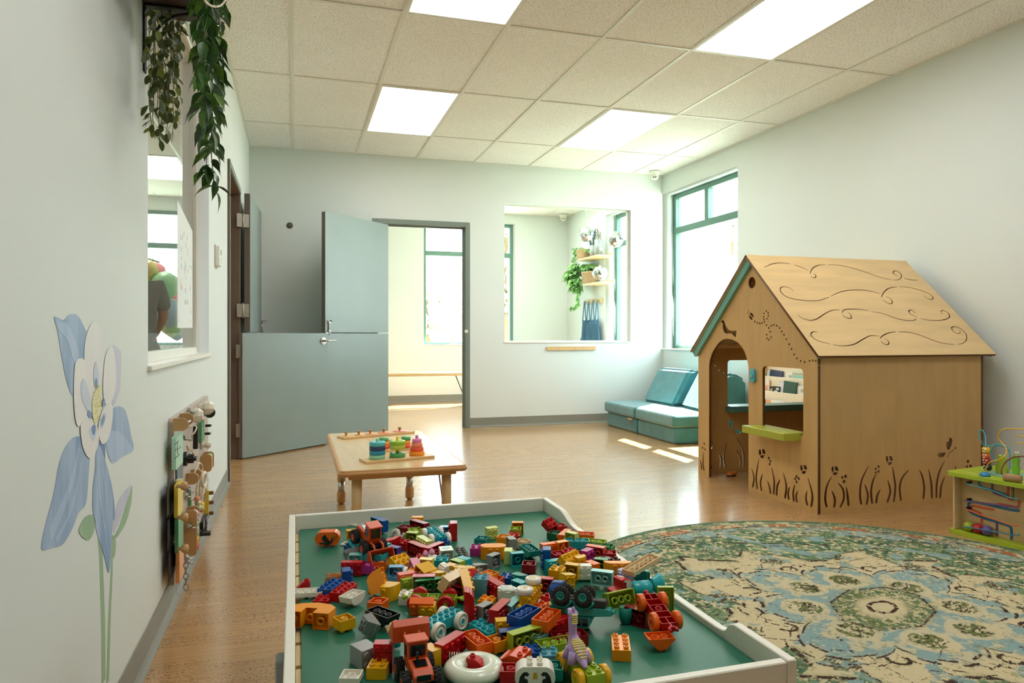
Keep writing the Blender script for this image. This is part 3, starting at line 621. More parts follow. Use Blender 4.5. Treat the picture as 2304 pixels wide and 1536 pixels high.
for q in ((432, 648), (428, 975), (422, 1452), (1300, 632), (1296, 933)):
    x, z = SYf(*q); cyl(bm, (x, HY0 - .0015, z), (x, HY0 + .001, z), .0042, n=8)
for q in ((348, 485), (1248, 485), (97, 97), (930, 128)):
    u, v = onR(*q); a = RM @ Vector((u, v, -.001)); b_ = RM @ Vector((u, v, .0015)); cyl(bm, a, b_, .0045, n=8)
obj('screws', bm, M_screw, HS, kind='stuff')
# --- toy on the floor in the doorway
p = atz(1645, 1070, 0); t = thing('turtle_toy', 'small orange and dark toy lying on the floor in the playhouse doorway', 'toy', (p.x, p.y, 0), radians(-60))
bm = NB(); lathe(bm, [(0, .004), (.028, .006), (.032, .012), (.026, .022), (.012, .028), (0, .029)], 16, Matrix.Diagonal((.8, 1.35, 1, 1))); obj('shell', bm, mat('toy_orange', 'C06A1C', .4, var=.15, vscale=60), t)
bm = NB(); lathe(bm, [(0, .001), (.034, .001), (.036, .006), (.028, .010), (0, .010)], 16, Matrix.Diagonal((.8, 1.35, 1, 1))); obj('underside', bm, mat('toy_dark', '33302A', .5), t)
bm = NB(); sphere(bm, (0, .056, .012), .012, 10, 8, (.8, 1.5, .8)); obj('head', bm, mat('toy_gold', 'C79A2E', .4), t)
# ------------------------------------------------------------------ book display behind the playhouse
M_shelf = mat('cream_shelf', 'EADFC8', .45, var=.02)
BS = thing('book_display', 'cream tiered book display beyond the playhouse window', 'bookshelf', (3.88, 4.95, 0))
ya, yb = -.40, .40
for y in (ya, yb - .016):
    bm = NB(); prism(bm, [(-.085, 0), (.13, 0), (.13, .86), (.10, .88), (.065, .80), (-.085, .30)], y, y + .016, Matrix(((1, 0, 0, 0), (0, 0, 1, 0), (0, 1, 0, 0), (0, 0, 0, 1)))); obj('side_panel', bm, M_birch, BS)
bxo('back_panel', M_shelf, BS, .117, ya + .017, .02, .128, yb - .017, .90)
tiers = [(.045, .600), (-.015, .478), (-.075, .352)]
for x, z in tiers:
    bxo('tier_lip', M_shelf, BS, x, ya + .017, z - .07, x + .012, yb - .017, z + .02, .002)
    bxo('tier_floor', M_shelf, BS, x + .013, ya + .017, z - .07, x + .070 if x > 0 else x + .058, yb - .017, z - .058)
    if x <= 0:
        pass
for x, z in tiers: bxo('tier_back', M_shelf, BS, x + .053, ya + .017, z - .057, x + .0575, yb - .017, z + .22 if x > 0 else z + .04)
def book(label, y, x, z, wd, ht, th, col, tilt=.0, art=None, lean=.10, art2=None):
    t = thing('book', label, 'book', (x, y, z), group='picture books on the cream display', rot=(tilt, lean, 0))
    bxo('cover', mat('cover_' + col, col, .35), t, 0, -wd / 2, 0, th, wd / 2, ht, .001)
    bxo('pages', M_white, t, .0012, -wd / 2 + .002, .002, th - .0012, wd / 2 - .001, ht + .0012)
    for i, a in enumerate(art or []):
        bm = NB(); Z = [(a[0] * wd, a[1] * ht), (a[2] * wd, a[3] * ht)]; box(bm, -.0012, Z[0][0] - wd / 2, Z[0][1], -.0002, Z[1][0] - wd / 2, Z[1][1]); obj('cover_art', bm, mat('art_' + a[4], a[4], .4), t)
bx_ = 3.88
z5 = zc(1680, 800, 1229 / 160)
BK_N = 0
def bk(label, sx0, sy0, sx1, sy1, tier, col, art=None, tilt=0, th=.008):
    x, z = tiers[tier]; X = bx_ + x + .030
    a = atx(*z5(sx0, sy0), X); b_ = atx(*z5(sx1, sy1), X)
    z0 = z - .055; ht = max(.12, a.z - z0); yc = (a.y + b_.y) / 2; wd = abs(a.y - b_.y)
    global BK_N; BK_N += 1
    book(label, yc, X - .014 + .010 * (BK_N % 2), z0, wd, ht, th, col, tilt, art)
bk('night-blue picture book with a row of small pictures, top tier left', 385, 240, 600, 400, 0, '3A4468', [(.05, .62, .95, .9, '39435F'), (.1, .3, .35, .5, 'D9D4C6'), (.4, .3, .6, .5, 'C8643A'), (.65, .3, .9, .52, '5F9A70')], .05)
bk('pale blue book half hidden at the left end of the top tier', 362, 275, 400, 400, 0, 'BFE0EA', None, .0)
bk('white board book lying low in the middle of the top tier', 655, 350, 790, 410, 0, 'E9E4D8', [(.1, .5, .5, .8, 'B9B4A8')])
bk('mint green picture book with a pale bear, top tier right', 795, 280, 985, 430, 0, '9CCBB8', [(.3, .15, .55, .55, 'DDEBE0'), (.0, .86, 1, .93, 'D99C86')])
bk('pale book with pink and green print, middle tier left', 275, 400, 390, 640, 1, 'E8E0D2', [(.1, .45, .8, .7, 'E0A48E'), (.1, .1, .9, .25, '7FA58E')], -.12)
bk('small black book with white pictures, middle tier', 452, 535, 580, 655, 1, '26241F', [(.3, .1, .7, .7, 'E8E6DC'), (.1, .75, .5, .9, 'CFCBC0')])
bk('tilted blue and white picture book, middle tier', 525, 465, 790, 690, 1, '3F7FB4', [(.55, .02, .98, .98, 'DDD9E4'), (.3, .6, .42, .75, 'E8B8C4')], .13)
bk('dark green tall picture book, middle tier', 630, 432, 855, 700, 1, '2F5040', None, .04, .012)
bk('white book with grey print at the right of the middle tier', 860, 520, 985, 705, 1, 'E6E3D8', [(.1, .65, .5, .85, 'B5B2A6'), (.15, .15, .5, .35, '565248')])
bk('brown and white book at the left of the bottom tier', 265, 740, 315, 850, 2, '6B3A28', [(.2, .3, .6, .6, 'D8C8B8')])
bk('orange patterned book, bottom tier', 315, 755, 420, 850, 2, 'E0A070', [(.1, .1, .5, .5, 'C8502A'), (.55, .4, .9, .8, 'F0D8B8')])
bk('white book with barcode print, bottom tier', 425, 762, 655, 850, 2, 'E4E6E6', [(.3, .6, .5, .8, 'A9ACB4'), (.6, .6, .85, .85, 'A8C4D8')])
bk('cream book with dark picture at the right of the bottom tier', 660, 790, 935, 845, 2, 'E0DACA', [(.05, .6, .2, .9, '4A463C'), (.4, .6, .5, .8, 'C9A050')])
# ------------------------------------------------------------------ foldable play couch under the window
M_vel = mat('teal_velvet', '2F8088', .75, var=.16, vscale=9, bump=.25, bscale=180, sheen=.6, col2='256A72')
def cushion(bm, x0, y0, z0, x1, y1, z1, b=.028): box(bm, x0, y0, z0, x1, y1, z1, b, 4)
CT = thing('play_couch', 'teal velvet fold-out play couch of stacked foam pads under the window', 'couch', (3.2, 5.62, 0))
for nm, a, c, e in (('base_pad', 0.005, .735, .105), ('base_pad', .75, 1.46, .105)):
    bm = NB(); cushion(bm, 0.03, a, 0.001, .80, c, .148, .022); obj(nm, bm, M_vel, CT)
for a, c in ((-.012, .738), (.742, 1.475)):
    bm = NB(); cushion(bm, 0.0, a, .150, .80, c, .262, .03); obj('seat_pad', bm, M_vel, CT)
bxo('tag', mat('tan_tag', 'C79C78', .6), CT, -.006, .80, .128, .006, .88, .146, .001)
def wedge(label, y, x, rz, tilt):
    t = thing('wedge_cushion', label, 'cushion', (x, y, .2635), rz, 'wedge cushions of the play couch')
    bm = NB(); vs = prism(bm, [(0, 0), (.40, 0), (.40, .30), (.28, .365), (.2, .36)], -.30, .30, Matrix(((1, 0, 0, 0), (0, 0, 1, 0), (0, 1, 0, 0), (0, 0, 0, 1))))
    bmesh.ops.bevel(bm, geom=bm.edges[:], offset=.03, segments=3, affect='EDGES'); obj('foam_wedge', bm, M_vel, t)
    return t
wedge('left teal wedge cushion leaning on the play couch', 6.62, 3.58, .05, 0); wedge('right teal wedge cushion beside the playhouse eave', 5.96, 3.60, -.12, 0)
# ------------------------------------------------------------------ round rug with a woven medallion
def vnoise(x, y, s, seed):
    rs = np.random.RandomState(seed); G = rs.rand(256, 256); X = x * s + 1000; Y = y * s + 1000
    xi = np.floor(X).astype(int); yi = np.floor(Y).astype(int); fx = X - xi; fy = Y - yi; fx = fx * fx * (3 - 2 * fx); fy = fy * fy * (3 - 2 * fy)
    g = lambda a, b: G[a % 256, b % 256]
    return (g(xi, yi) * (1 - fx) + g(xi + 1, yi) * fx) * (1 - fy) + (g(xi, yi + 1) * (1 - fx) + g(xi + 1, yi + 1) * fx) * fy
def fbm(x, y, s, seed, o=3): return sum(vnoise(x, y, s * 2 ** k, seed + k) * .5 ** k for k in range(o)) / sum(.5 ** k for k in range(o))
def make_rug():
    R = 1.18; n = 820; ax = np.linspace(-1, 1, n); X, Y = np.meshgrid(ax, ax, indexing='xy')
    th0 = 0.50; u = X * np.cos(th0) + Y * np.sin(th0); v = -X * np.sin(th0) + Y * np.cos(th0)
    wob = .010 * (fbm(u, v, 60, 1) - .5); 
    c = lambda h: np.array(lin(h)[:3])
    cream, green, olive, blue, brown, orange, navy, sage = [c(h) for h in ('BFB18E', '42634A', '616A3E', '7E9796', '3A2822', 'A85C32', '344058', '66805E')]
    C = np.ones((n, n, 3)) * cream
    r = np.sqrt(u * u + v * v) + wob; a = np.arctan2(v, u)
    n1 = fbm(u, v, 26, 11); n2 = fbm(u, v, 60, 21); n3 = fbm(u * 1.0, v * 2.2, 90, 31, 2); nb = fbm(u, v, 7, 41); nw = vnoise(X * 2.2, Y * .7, 150, 51)
    def put(mask, col, k=1.0):
        m = np.clip(mask, 0, 1)[..., None] * k; C[:] = C * (1 - m) + col * m
    S = lambda x, w=.006: 1 / (1 + np.exp(-np.clip(x / w, -40, 40)))
    def star(k, r0, amp, ph, rect_=0):       # stepped star outline: distance >0 inside
        t = np.abs(((a + ph) * k / (2 * np.pi)) % 1 - .5) * 2
        return r0 + amp * (t - .5) - r
    # green field outside an angular cream star
    su, sv = u, v * 1.0
    dstar = star(8, .50, .18, .39); d2 = .285 - (np.abs(su) + np.abs(sv) * .82) * .50; cs = np.maximum(dstar, d2)
    cs = cs + .02 * np.sign(np.sin(a * 16)) * (nb > .3)
    put(S(-cs), green); put(S(-cs) * S(n1 - .52, .02), sage); put(S(-cs) * S(n2 - .60, .01), cream); put(S(-cs) * S(n3 - .66, .01) * (nb > .45), brown, .8)
    put(S(-cs) * S(vnoise(u, v, 16, 71) - .78, .02), blue)
    def line(d, w, col, dash=1.0, sd=0):
        m = np.exp(-(d / (w * .75)) ** 2); m = (m > .4) * (fbm(u, v, 120, 91 + sd) > .62 - dash * .38); put(m.astype(float), col)
    line(cs, .007, brown, .72)
    line(cs + .13 + .02 * np.sign(np.sin(a * 12)), .006, brown, .6, 1); line(cs + .24, .005, cream, .7, 2)
    # pale blue border band with angular inner edge, then orange guard, then green selvedge
    e1 = r - (.835 + .022 * np.sign(np.sin(a * 14 + .4)) + .012 * np.sign(np.sin(a * 42)))
    put(S(e1), blue); put(S(e1) * S(n2 - .6, .01), cream, .8); put(S(e1) * S(n1 - .60, .01), sage, .6); line(e1, .006, brown, .75, 3)
    e2 = r - .893; put(S(e2), cream); put(S(e2) * S(n2 - .50, .02), green, .9); line(e2, .005, brown, .85, 4)
    mot = (np.abs(((a * 22 / (2 * np.pi)) % 1) - .5) < .26) & (r > .902) & (r < .932)
    put(mot * S(n2 - .40, .01), orange); put(((np.abs(((a * 22 / (2 * np.pi) + .5) % 1) - .5) < .12) & (r > .905) & (r < .93)) * 1.0, navy, .7)
    line(r - .940, .0045, brown, .85, 5); put(S(r - .945), cream); put(S(r - .945) * S(n1 - .43, .02), green); line(r - .965, .004, cream, .7, 6); put(S(r - .972), green)
    # flowers of brown flecks and blue leaves in the cream star
    for k in range(12):
        aa = 2 * np.pi * k / 12 + .1; rr = .50 if k % 2 else .47; x0, y0 = rr * np.cos(aa), rr * np.sin(aa)
        d = np.hypot((u - x0), (v - y0) * 1.1); g = np.exp(-(d / .062) ** 2)
        put((g * (.45 + n3) > .62) * (n3 > .49) * 1.0, brown, .9); put((g * (.5 + n1) > .60) * (n2 > .5) * (n3 <= .49) * 1.0, sage, .9); put((g > .3) * (n1 > .58) * 1.0, blue, .8)
    for k in range(16):
        aa = 2 * np.pi * (k + .5) / 16; rr = .40 if k % 2 else .575; x0, y0 = rr * np.cos(aa), rr * np.sin(aa)
        p = (u - x0) * np.cos(aa) + (v - y0) * np.sin(aa); q = -(u - x0) * np.sin(aa) + (v - y0) * np.cos(aa)
        put(((p / .045) ** 2 + (q / .018) ** 2 + .9 * (n2 - .5) * 3 < 1) * (n3 > .34) * 1.0, blue)
    # blue eight-petal medallion
    m = .27 + .10 * np.abs(np.cos(a * 4)) ** .7 + .07 * (np.abs(np.cos(a * 2))) ** 3 + .012 * np.sign(np.sin(a * 24)) - r
    mc = m + .0
    put(S(mc), blue); put(S(mc) * S(n1 - .60, .02), cream, .8); line(mc, .0075, brown, .88, 7)
    for k in range(8):
        aa = 2 * np.pi * k / 8; x0, y0 = .235 * np.cos(aa), .235 * np.sin(aa); d = np.hypot(u - x0, v - y0)
        put((d < .062 + .02 * n1) * 1.0, cream, .8); put((d < .05) * (n2 > .48) * 1.0, olive); put((d < .045) * (n3 > .60) * 1.0, brown)
        aa += np.pi / 8; x1, y1 = .375 * np.cos(aa), .375 * np.sin(aa); ds = np.abs(np.hypot(u - x1, v - y1) - .026)
        put((ds < .0055) * (np.sin(np.arctan2(v - y1, u - x1) * 1 + k) > -.5) * 1.0, brown)
    # olive core, cream cartouche, dark ring
    cb = np.maximum(np.abs(u) / 1.5, np.abs(v)); co = np.maximum(cb, (np.abs(u) / 1.5 + np.abs(v)) * .72)
    put(S(.125 - co), olive); put(S(.125 - co) * S(n2 - .52, .01), cream, .8); put(S(.125 - co) * (n3 > .58), green)
    line(.125 - co, .005, brown, .6, 8); put(S(.065 - co), cream); dr = np.abs(co - .034); put((dr < .006) * (n2 > .34) * 1.0, brown)
    wr = fbm(u, v, 110, 131, 2); put((wr > .70) * (nb > .38) * 1.0, cream, .7); put((wr < .33) * (nb < .62) * (n1 > .45) * 1.0, olive, .45); line(m + .055, .005, brown, .55, 9); line(cs - .10, .004, brown, .35, 10)
    # worn pile
    C *= (0.93 + .14 * fbm(u, v, 3, 61))[..., None]; C *= (.94 + .12 * nw)[..., None]
    C = np.clip(C, 0, 1)
    ok = (X * X + Y * Y) < .9999
    idx = -np.ones((n, n), int); idx[ok] = np.arange(ok.sum())
    q = ok[:-1, :-1] & ok[1:, :-1] & ok[:-1, 1:] & ok[1:, 1:]
    F = np.stack([idx[:-1, :-1][q], idx[:-1, 1:][q], idx[1:, 1:][q], idx[1:, :-1][q]], 1)
    V = np.stack([X[ok] * R, Y[ok] * R, .008 + .0010 * (n2[ok] - .5)], 1).astype(np.float32)
    me = bpy.data.meshes.new('pile'); me.vertices.add(len(V)); me.vertices.foreach_set('co', V.ravel())
    me.loops.add(F.size); me.loops.foreach_set('vertex_index', F.ravel().astype(np.int32)); me.polygons.add(len(F))
    me.polygons.foreach_set('loop_start', np.arange(0, F.size, 4, dtype=np.int32)); me.polygons.foreach_set('loop_total', np.full(len(F), 4, np.int32))
    me.update(calc_edges=True); ca = me.color_attributes.new('weave', 'FLOAT_COLOR', 'POINT')
    ca.data.foreach_set('color', np.concatenate([C[ok], np.ones((ok.sum(), 1))], 1).astype(np.float32).ravel())
    mm = bpy.data.materials.new('woven_rug'); mm.use_nodes = True; N = mm.node_tree.nodes; L = mm.node_tree.links; b = N['Principled BSDF']; b.inputs['Roughness'].default_value = .95; b.inputs['Specular IOR Level'].default_value = .15
    at = N.new('ShaderNodeAttribute'); at.attribute_name = 'weave'; L.new(at.outputs['Color'], b.inputs['Base Color'])
    tc = N.new('ShaderNodeTexCoord'); mp = N.new('ShaderNodeMapping'); mp.inputs['Scale'].default_value = (1, 1, 1); L.new(tc.outputs['Object'], mp.inputs['Vector'])
    nn = N.new('ShaderNodeTexNoise'); nn.inputs['Scale'].default_value = 260; L.new(mp.outputs[0], nn.inputs['Vector'])
    bp = N.new('ShaderNodeBump'); bp.inputs['Strength'].default_value = .5; bp.inputs['Distance'].default_value = .002; L.new(nn.outputs['Fac'], bp.inputs['Height']); L.new(bp.outputs[0], b.inputs['Normal'])
    me.materials.append(mm)
    t = thing('round_rug', 'round green and cream medallion rug with a worn oriental pattern', 'rug', (2.0, 2.04, .0003))
    mobj('pile', me, t)
    bm = NB(); lathe(bm, [(R - .006, 0), (R + .002, .001), (R + .003, .005), (R - .001, .0085), (R - .008, .0085)], 180); obj('binding', bm, mat('green_binding', '64806A', .9, var=.15, vscale=60), t, label='dark green woven edge')
    bm = NB(); lathe(bm, [(0, .0005), (R - .006, .0005), (R - .006, .006), (0, .006)], 90); obj('backing', bm, mat('rug_backing', 'A89878', .95), t)
make_rug()
# ------------------------------------------------------------------ foreground play table: white tray rails, two green boards, wood slats
TZ = 0.42; TX0, TX1, TY0, TY1 = 0.0, 0.752, 0.978, 2.128
M_tw = mat('white_rail', 'E4E1D4', .38, var=.015); M_board = mat('green_laminate', '226A53', .36, var=.05, vscale=3, spec=.3); M_pine = mat('pine_slat', 'C9B483', .5, var=.12, vscale=6, stretch=(20, 2, 20))
PT = thing('play_table', 'white-railed train table with a green top covered in toy bricks', 'table', (0, 0, 0))
def rail_y(x0, x1, name='tray_rail'):
    H, Lo = .038, .012      # raised ends, lowered middle
    prof = [(TY0 - .02, -.075), (TY1 + .018, -.075), (TY1 + .018, H), (TY1 - .14, H), (TY1 - .16, H - .003), (TY1 - .20, Lo + .010), (TY1 - .225, Lo + .003), (TY1 - .25, Lo), (TY0 + .185, Lo), (TY0 + .165, Lo + .002), (TY0 + .155, Lo + .006), (TY0 + .145, H - .006), (TY0 + .13, H), (TY0 - .02, H)]
    bm = NB(); prism(bm, [(y, TZ + z) for y, z in prof], x0, x1, Matrix(((0, 0, 1, 0), (1, 0, 0, 0), (0, 1, 0, 0), (0, 0, 0, 1)))); bmesh.ops.bevel(bm, geom=bm.edges[:], offset=.0018, segments=1, affect='EDGES')
    return obj(name, bm, M_tw, PT)
rail_y(TX1 + .001, TX1 + .018)
bxo('tray_rail', M_tw, PT, TX0 - .018, TY0 - .02, TZ - .075, TX0 - .001, TY1 + .018, TZ + .040, .0018)
bxo('tray_rail', M_tw, PT, TX0 - .001, TY1 + .001, TZ - .075, TX1 + .001, TY1 + .018, TZ + .040, .0018); bxo('tray_rail', M_tw, PT, TX0 - .001, TY0 - .018, TZ - .075, TX1 + .001, TY0 - .001, TZ + .035, .0018)
bx1 = atz(903, 1172, TZ).x
bm = NB(); M_XY = Matrix.Identity(4)
me = plate_mesh([rrect(.010, TY0 + .002, bx1 - .0012, TY1 - .001, .008)], .006); bm.from_mesh(me); obj('green_board', bm, M_board, PT, loc=(0, 0, TZ - .006))
bm = NB(); me = plate_mesh([rrect(bx1 + .0012, TY0 + .002, TX1, TY1 - .001, .008)], .006); bm.from_mesh(me); obj('green_board', bm, M_board, PT, loc=(0, 0, TZ - .006))
for i in range(12):
    y = TY0 + .005 + i * .0955; bxo('slat', M_pine, PT, TX0, y, TZ - .020, TX1, y + .082, TZ - .0065, .001)
for x in (TX0 + .002, TX1 - .05):
    for y in (TY0 + .0, TY1 - .05): bxo('leg', M_tw, PT, x, y, .001, x + .048, y + .048, TZ - .0205, .004)
bxo('side_clip', mat('grey_clip', '8E9290', .4), PT, TX0 - .034, 1.30, TZ - .06, TX0 - .0185, 1.34, TZ - .01, .003)
# ------------------------------------------------------------------ low wooden activity table and its toys
AZ = .40; AX0, AX1, AY0, AY1 = .172, .735, 3.075, 4.30
M_lam = mat('maple_laminate', 'D9BE92', .22, var=.06, vscale=3, stretch=(9, 1, 1)); M_edge = mat('maple_edge', 'C99A62', .4, var=.04); M_leg = mat('maple_leg', 'CDAE78', .4, var=.04)
AT = thing('activity_table', 'low maple activity table with rounded corners and adjustable legs', 'table', (0, 0, 0))
me = plate_mesh([rrect(AX0, AY0, AX1, AY1, .035, 6)], .026); bm = NB(); bm.from_mesh(me); bmesh.ops.remove_doubles(bm, verts=bm.verts, dist=1e-6)
be = [e for e in bm.edges if abs(e.verts[0].co.z - e.verts[1].co.z) < 1e-6 and len(e.link_faces) == 2]; bmesh.ops.bevel(bm, geom=[e for e in be if e.calc_face_angle(0) > .5], offset=.006, segments=2, affect='EDGES')
obj('table_edge', bm, M_edge, AT, loc=(0, 0, AZ - .026)); 
me = plate_mesh([rrect(AX0 + .018, AY0 + .018, AX1 - .018, AY1 - .018, .02, 5)], .0012); bm = NB(); bm.from_mesh(me); obj('table_top', bm, M_lam, AT, loc=(0, 0, AZ - .0004))
bxo('apron', M_edge, AT, AX0 + .045, AY0 + .045, AZ - .046, AX1 - .045, AY0 + .075, AZ - .0262, .003)
bxo('apron', M_edge, AT, AX0 + .045, AY1 - .075, AZ - .046, AX1 - .045, AY1 - .045, AZ - .0262, .003)
for x in (AX0 + .045, AX1 - .075): bxo('apron', M_edge, AT, x, AY0 + .076, AZ - .046, x + .03, AY1 - .076, AZ - .0262, .003)
for x in (AX0 + .082, AX1 - .085):
    for y, up in ((AY0 + .075, 0), (AY1 - .07, 1)):
        lg = cyo('leg', M_leg, AT, (x, y, .13 if up else .10), (x, y, AZ - .0465), .0225, n=20)
        cyo('leg_tube', M_steel, lg, (x, y, .05), (x, y, .135), .0195, n=18)
        bm = NB(); lathe(bm, [(0, .001), (.012, .001), (.024, .012), (.0255, .02), (.0255, .07), (.0235, .074), (0, .074)], 20); obj('foot', bm, M_edge, lg, loc=(x, y, 0))
        bm = NB(); sphere(bm, (x + .027, y - .012, .165), .008, 10, 8); obj('knob', bm, M_black, lg)
        xs = 1 if x < .4 else -1
        bm = NB(); tube(bm, [(x, y + (.02 if not up else -.02), .13), (x - 0.0, y + (.20 if not up else -.20), AZ - .047)], .004, 8); obj('brace', bm, M_nickel, lg)
# stacking toy
M_ring = {k: mat('ring_' + k, k, .35) for k in ('4FB6BE', '1F3A5C', '1F87A6', '8FCDA8', '9BC23C', 'B7C94A', '4FA65E', 'DE83B8', 'F08A6A', 'E8553C', 'F59A2A', '5FD0B8', 'D9C41E', 'B79A1E', 'C96FA8')}

pA, pB, pC = atz(849, 1032, AZ + .012), atz(894, 1029, AZ + .012), atz(938, 1024, AZ + .012)
dv = (pC - pA); ang = atan2(dv.y, dv.x); mid = (pA + pC) / 2
def ring(par, x, y, z, r, h, col):
    bm = NB(); lathe(bm, [(.0075, 0), (r - .0015, 0), (r, .0015), (r, h - .0015), (r - .0015, h), (.0075, h)], 26, close=True); return obj('stacking_ring', bm, M_ring[col], par, loc=(x, y, z))
ST = thing('ring_stacker', 'plywood three-post ring stacker with teal, green and pink towers on the low table', 'stacking toy', (mid.x, mid.y, AZ + .001), ang)
bxo('base', M_birchx, ST, -.166, -.052, 0, .166, .052, .0122, .001)
rr = .0365; sp = dv.length / 2
hh = .0188
for i, c_ in enumerate(('8FCDA8', '1F87A6', '1F3A5C', '4FB6BE')): ring(ST, -sp, 0, .0125 + i * (hh + .0006), rr, hh, c_)
for i, c_ in ((0, '4FA65E'), (2, 'B7C94A'), (3, '9BC23C')): ring(ST, 0, 0, .0125 + i * (hh + .0006) - (.002 if i else 0), rr, hh, c_)
for i, (c_, q) in enumerate((('F59A2A', .036), ('E8553C', .0315), ('F08A6A', .0265), ('DE83B8', .0225))): ring(ST, sp, 0, .0125 + i * (hh + .0006), q, hh, c_)
for x, c_, tp in ((-sp, '5FD0B8', .104), (0, 'D9C41E', .106), (sp, 'C96FA8', .106)): cyo('post', M_ring[c_], ST, (x, 0, .0122), (x, 0, tp), .0072, n=12)
# second stacker behind, partly hidden
p = atz(888, 1014, AZ + .01); s2 = thing('ring_stacker', 'small stacker with orange and green rings half hidden behind the other', 'stacking toy', (p.x + .01, p.y + .085, AZ + .001), ang)
bxo('base', M_birchx, s2, -.11, -.045, 0, .11, .045, .010, .001)
for x, y in ((-.055, 0.0), (.0, .018), (.055, -.018)):
    for i in range(3 if x else 2): bm = NB(); lathe(bm, [(0, 0), (.0235, 0), (.0235, .018), (0, .018)], 20); obj('stacking_ring', bm, M_ring['E8553C' if i == 0 else 'F59A2A' if i == 1 else '4FA65E'], s2, loc=(x, y, .0105 + i * .0185))
# knobbed puzzle board
q0, q1 = atz(770, 987, AZ), atz(921, 973, AZ); dv = q1 - q0; mid = (q0 + q1) / 2
KP = thing('knob_puzzle', 'long plywood puzzle with five coloured discs and wooden knobs on the low table', 'puzzle', (mid.x, mid.y, AZ + .001), atan2(dv.y, dv.x)); hl = dv.length / 2
bxo('base', M_birchx, KP, -hl - .01, -.048, 0, hl + .01, .048, .012, .001)
for px_, py_, r, c_ in ((795, 985, .019, 'E8C878'), (815, 980, .023, 'EBB25C'), (838, 977, .028, 'F0AA78'), (864, 973, .034, 'F09A78'), (892, 968, .040, 'EE9A96')):
    pw = atz(px_, py_, AZ + .014); d = pw - mid; t_ = d.x * cos(-atan2(dv.y, dv.x)) - d.y * sin(-atan2(dv.y, dv.x))
    bm = NB(); lathe(bm, [(0, 0), (r, 0), (r, .003), (0, .003)], 26); dc = obj('puzzle_disc', bm, mat('disc_' + c_, c_, .4), KP, loc=(t_, 0, .0122))
    bm = NB(); lathe(bm, [(0, 0), (.0065, 0), (.0055, .006), (.011, .018), (.010, .0205), (0, .021)], 14); obj('knob', bm, mat('walnut_knob', 'A97640', .4), dc, loc=(0, 0, .003))
# ------------------------------------------------------------------ construction toys on the play table
PT_, SR, SH = .016, .0047, .0046
BC = {'R': 'B80F16', 'DR': '8F0F1A', 'CR': 'E0604A', 'O': 'E2620E', 'RO': 'DB4A1E', 'BO': 'EC9410', 'Y': 'DFA90E', 'LY': 'EBD25E', 'LM': '9AB42A', 'YG': 'CFD87A', 'G': '167E36', 'DG': '0E5A34', 'A': '22A4AE', 'DA': '13867F', 'LA': '9FD9D4', 'LB': '5FA3D0', 'B': '084F9E', 'DB': '0B3C7E', 'W': 'E9E6D8', 'T': 'DCC193', 'GR': '8E8F8E', 'K': '17181A', 'CH': '4A4744', 'MG': 'B42F86', 'PK': 'E592A8', 'LV': 'BFB6DA', 'PU': '4C3F94', 'BR': 'A0642E', 'DB2': '5A3A30'}
def BM(c): return mat('brick_' + c, BC[c], .27, spec=.42)
M_tra = mat('clear_azure', '6FC4DA', .08, trans=.35); M_tra2 = mat('clear_teal', '8FC9BE', .08, trans=.4)
bm = NB(); cyl(bm, (0, 0, 0), (0, 0, SH - .0006), SR, n=14, cap=False); cyl(bm, (0, 0, SH - .0006), (0, 0, SH), SR, SR - .0006, n=14, cap=False)
lathe(bm, [(SR - .0006, SH), (.0031, SH), (.0031, SH - .0022), (0, SH - .0022)], 14, smooth=False); STUD0 = bpy.data.meshes.new('stud'); bm.normal_update(); bm.to_mesh(STUD0); bm.free()
PRM = {}
def stud_mesh(m):
    if ('s', m.name) not in PRM: me = STUD0.copy(); me.materials.append(m); PRM[('s', m.name)] = me
    return PRM[('s', m.name)]
def prof_of(kind, lx, h):
    a = lx / 2; q = lambda cx, cz, r, a0, a1, n=5, rz=None: [(cx + r * cos(radians(a0 + (a1 - a0) * i / n)), cz + (rz or r) * sin(radians(a0 + (a1 - a0) * i / n))) for i in range(n + 1)]
    if kind == 'sl': return [(-a, 0), (a, 0), (a, .003), (0, h), (-a, h)]
    if kind == 'dsl': return [(-a, 0), (a, 0), (a, .003), (a - .016, h), (-a + .016, h), (-a, .003)]
    if kind == 'inv': return [(-a + .014, h), (-a, .006), (-a, 0), (a, 0), (a, .006), (a - .014, h)]
    if kind == 'cv': return [(-a, 0), (a, 0)] + q(a - .02, .002, .02, 0, 90, 6, h - .002) + [(-a, h)]
    if kind == 'dcv': return [(-a, 0), (a, 0)] + q(a - .02, .002, .02, 0, 90, 6, h - .002) + q(-a + .02, .002, .02, 90, 180, 6, h - .002)
    if kind == 'rd': return q(a - h / 2, h / 2, h / 2, -75, 75, 9) + q(-a + h / 2, h / 2, h / 2, 105, 255, 9)
    return [(-a, 0), (a, 0), (a, h), (-a, h)]
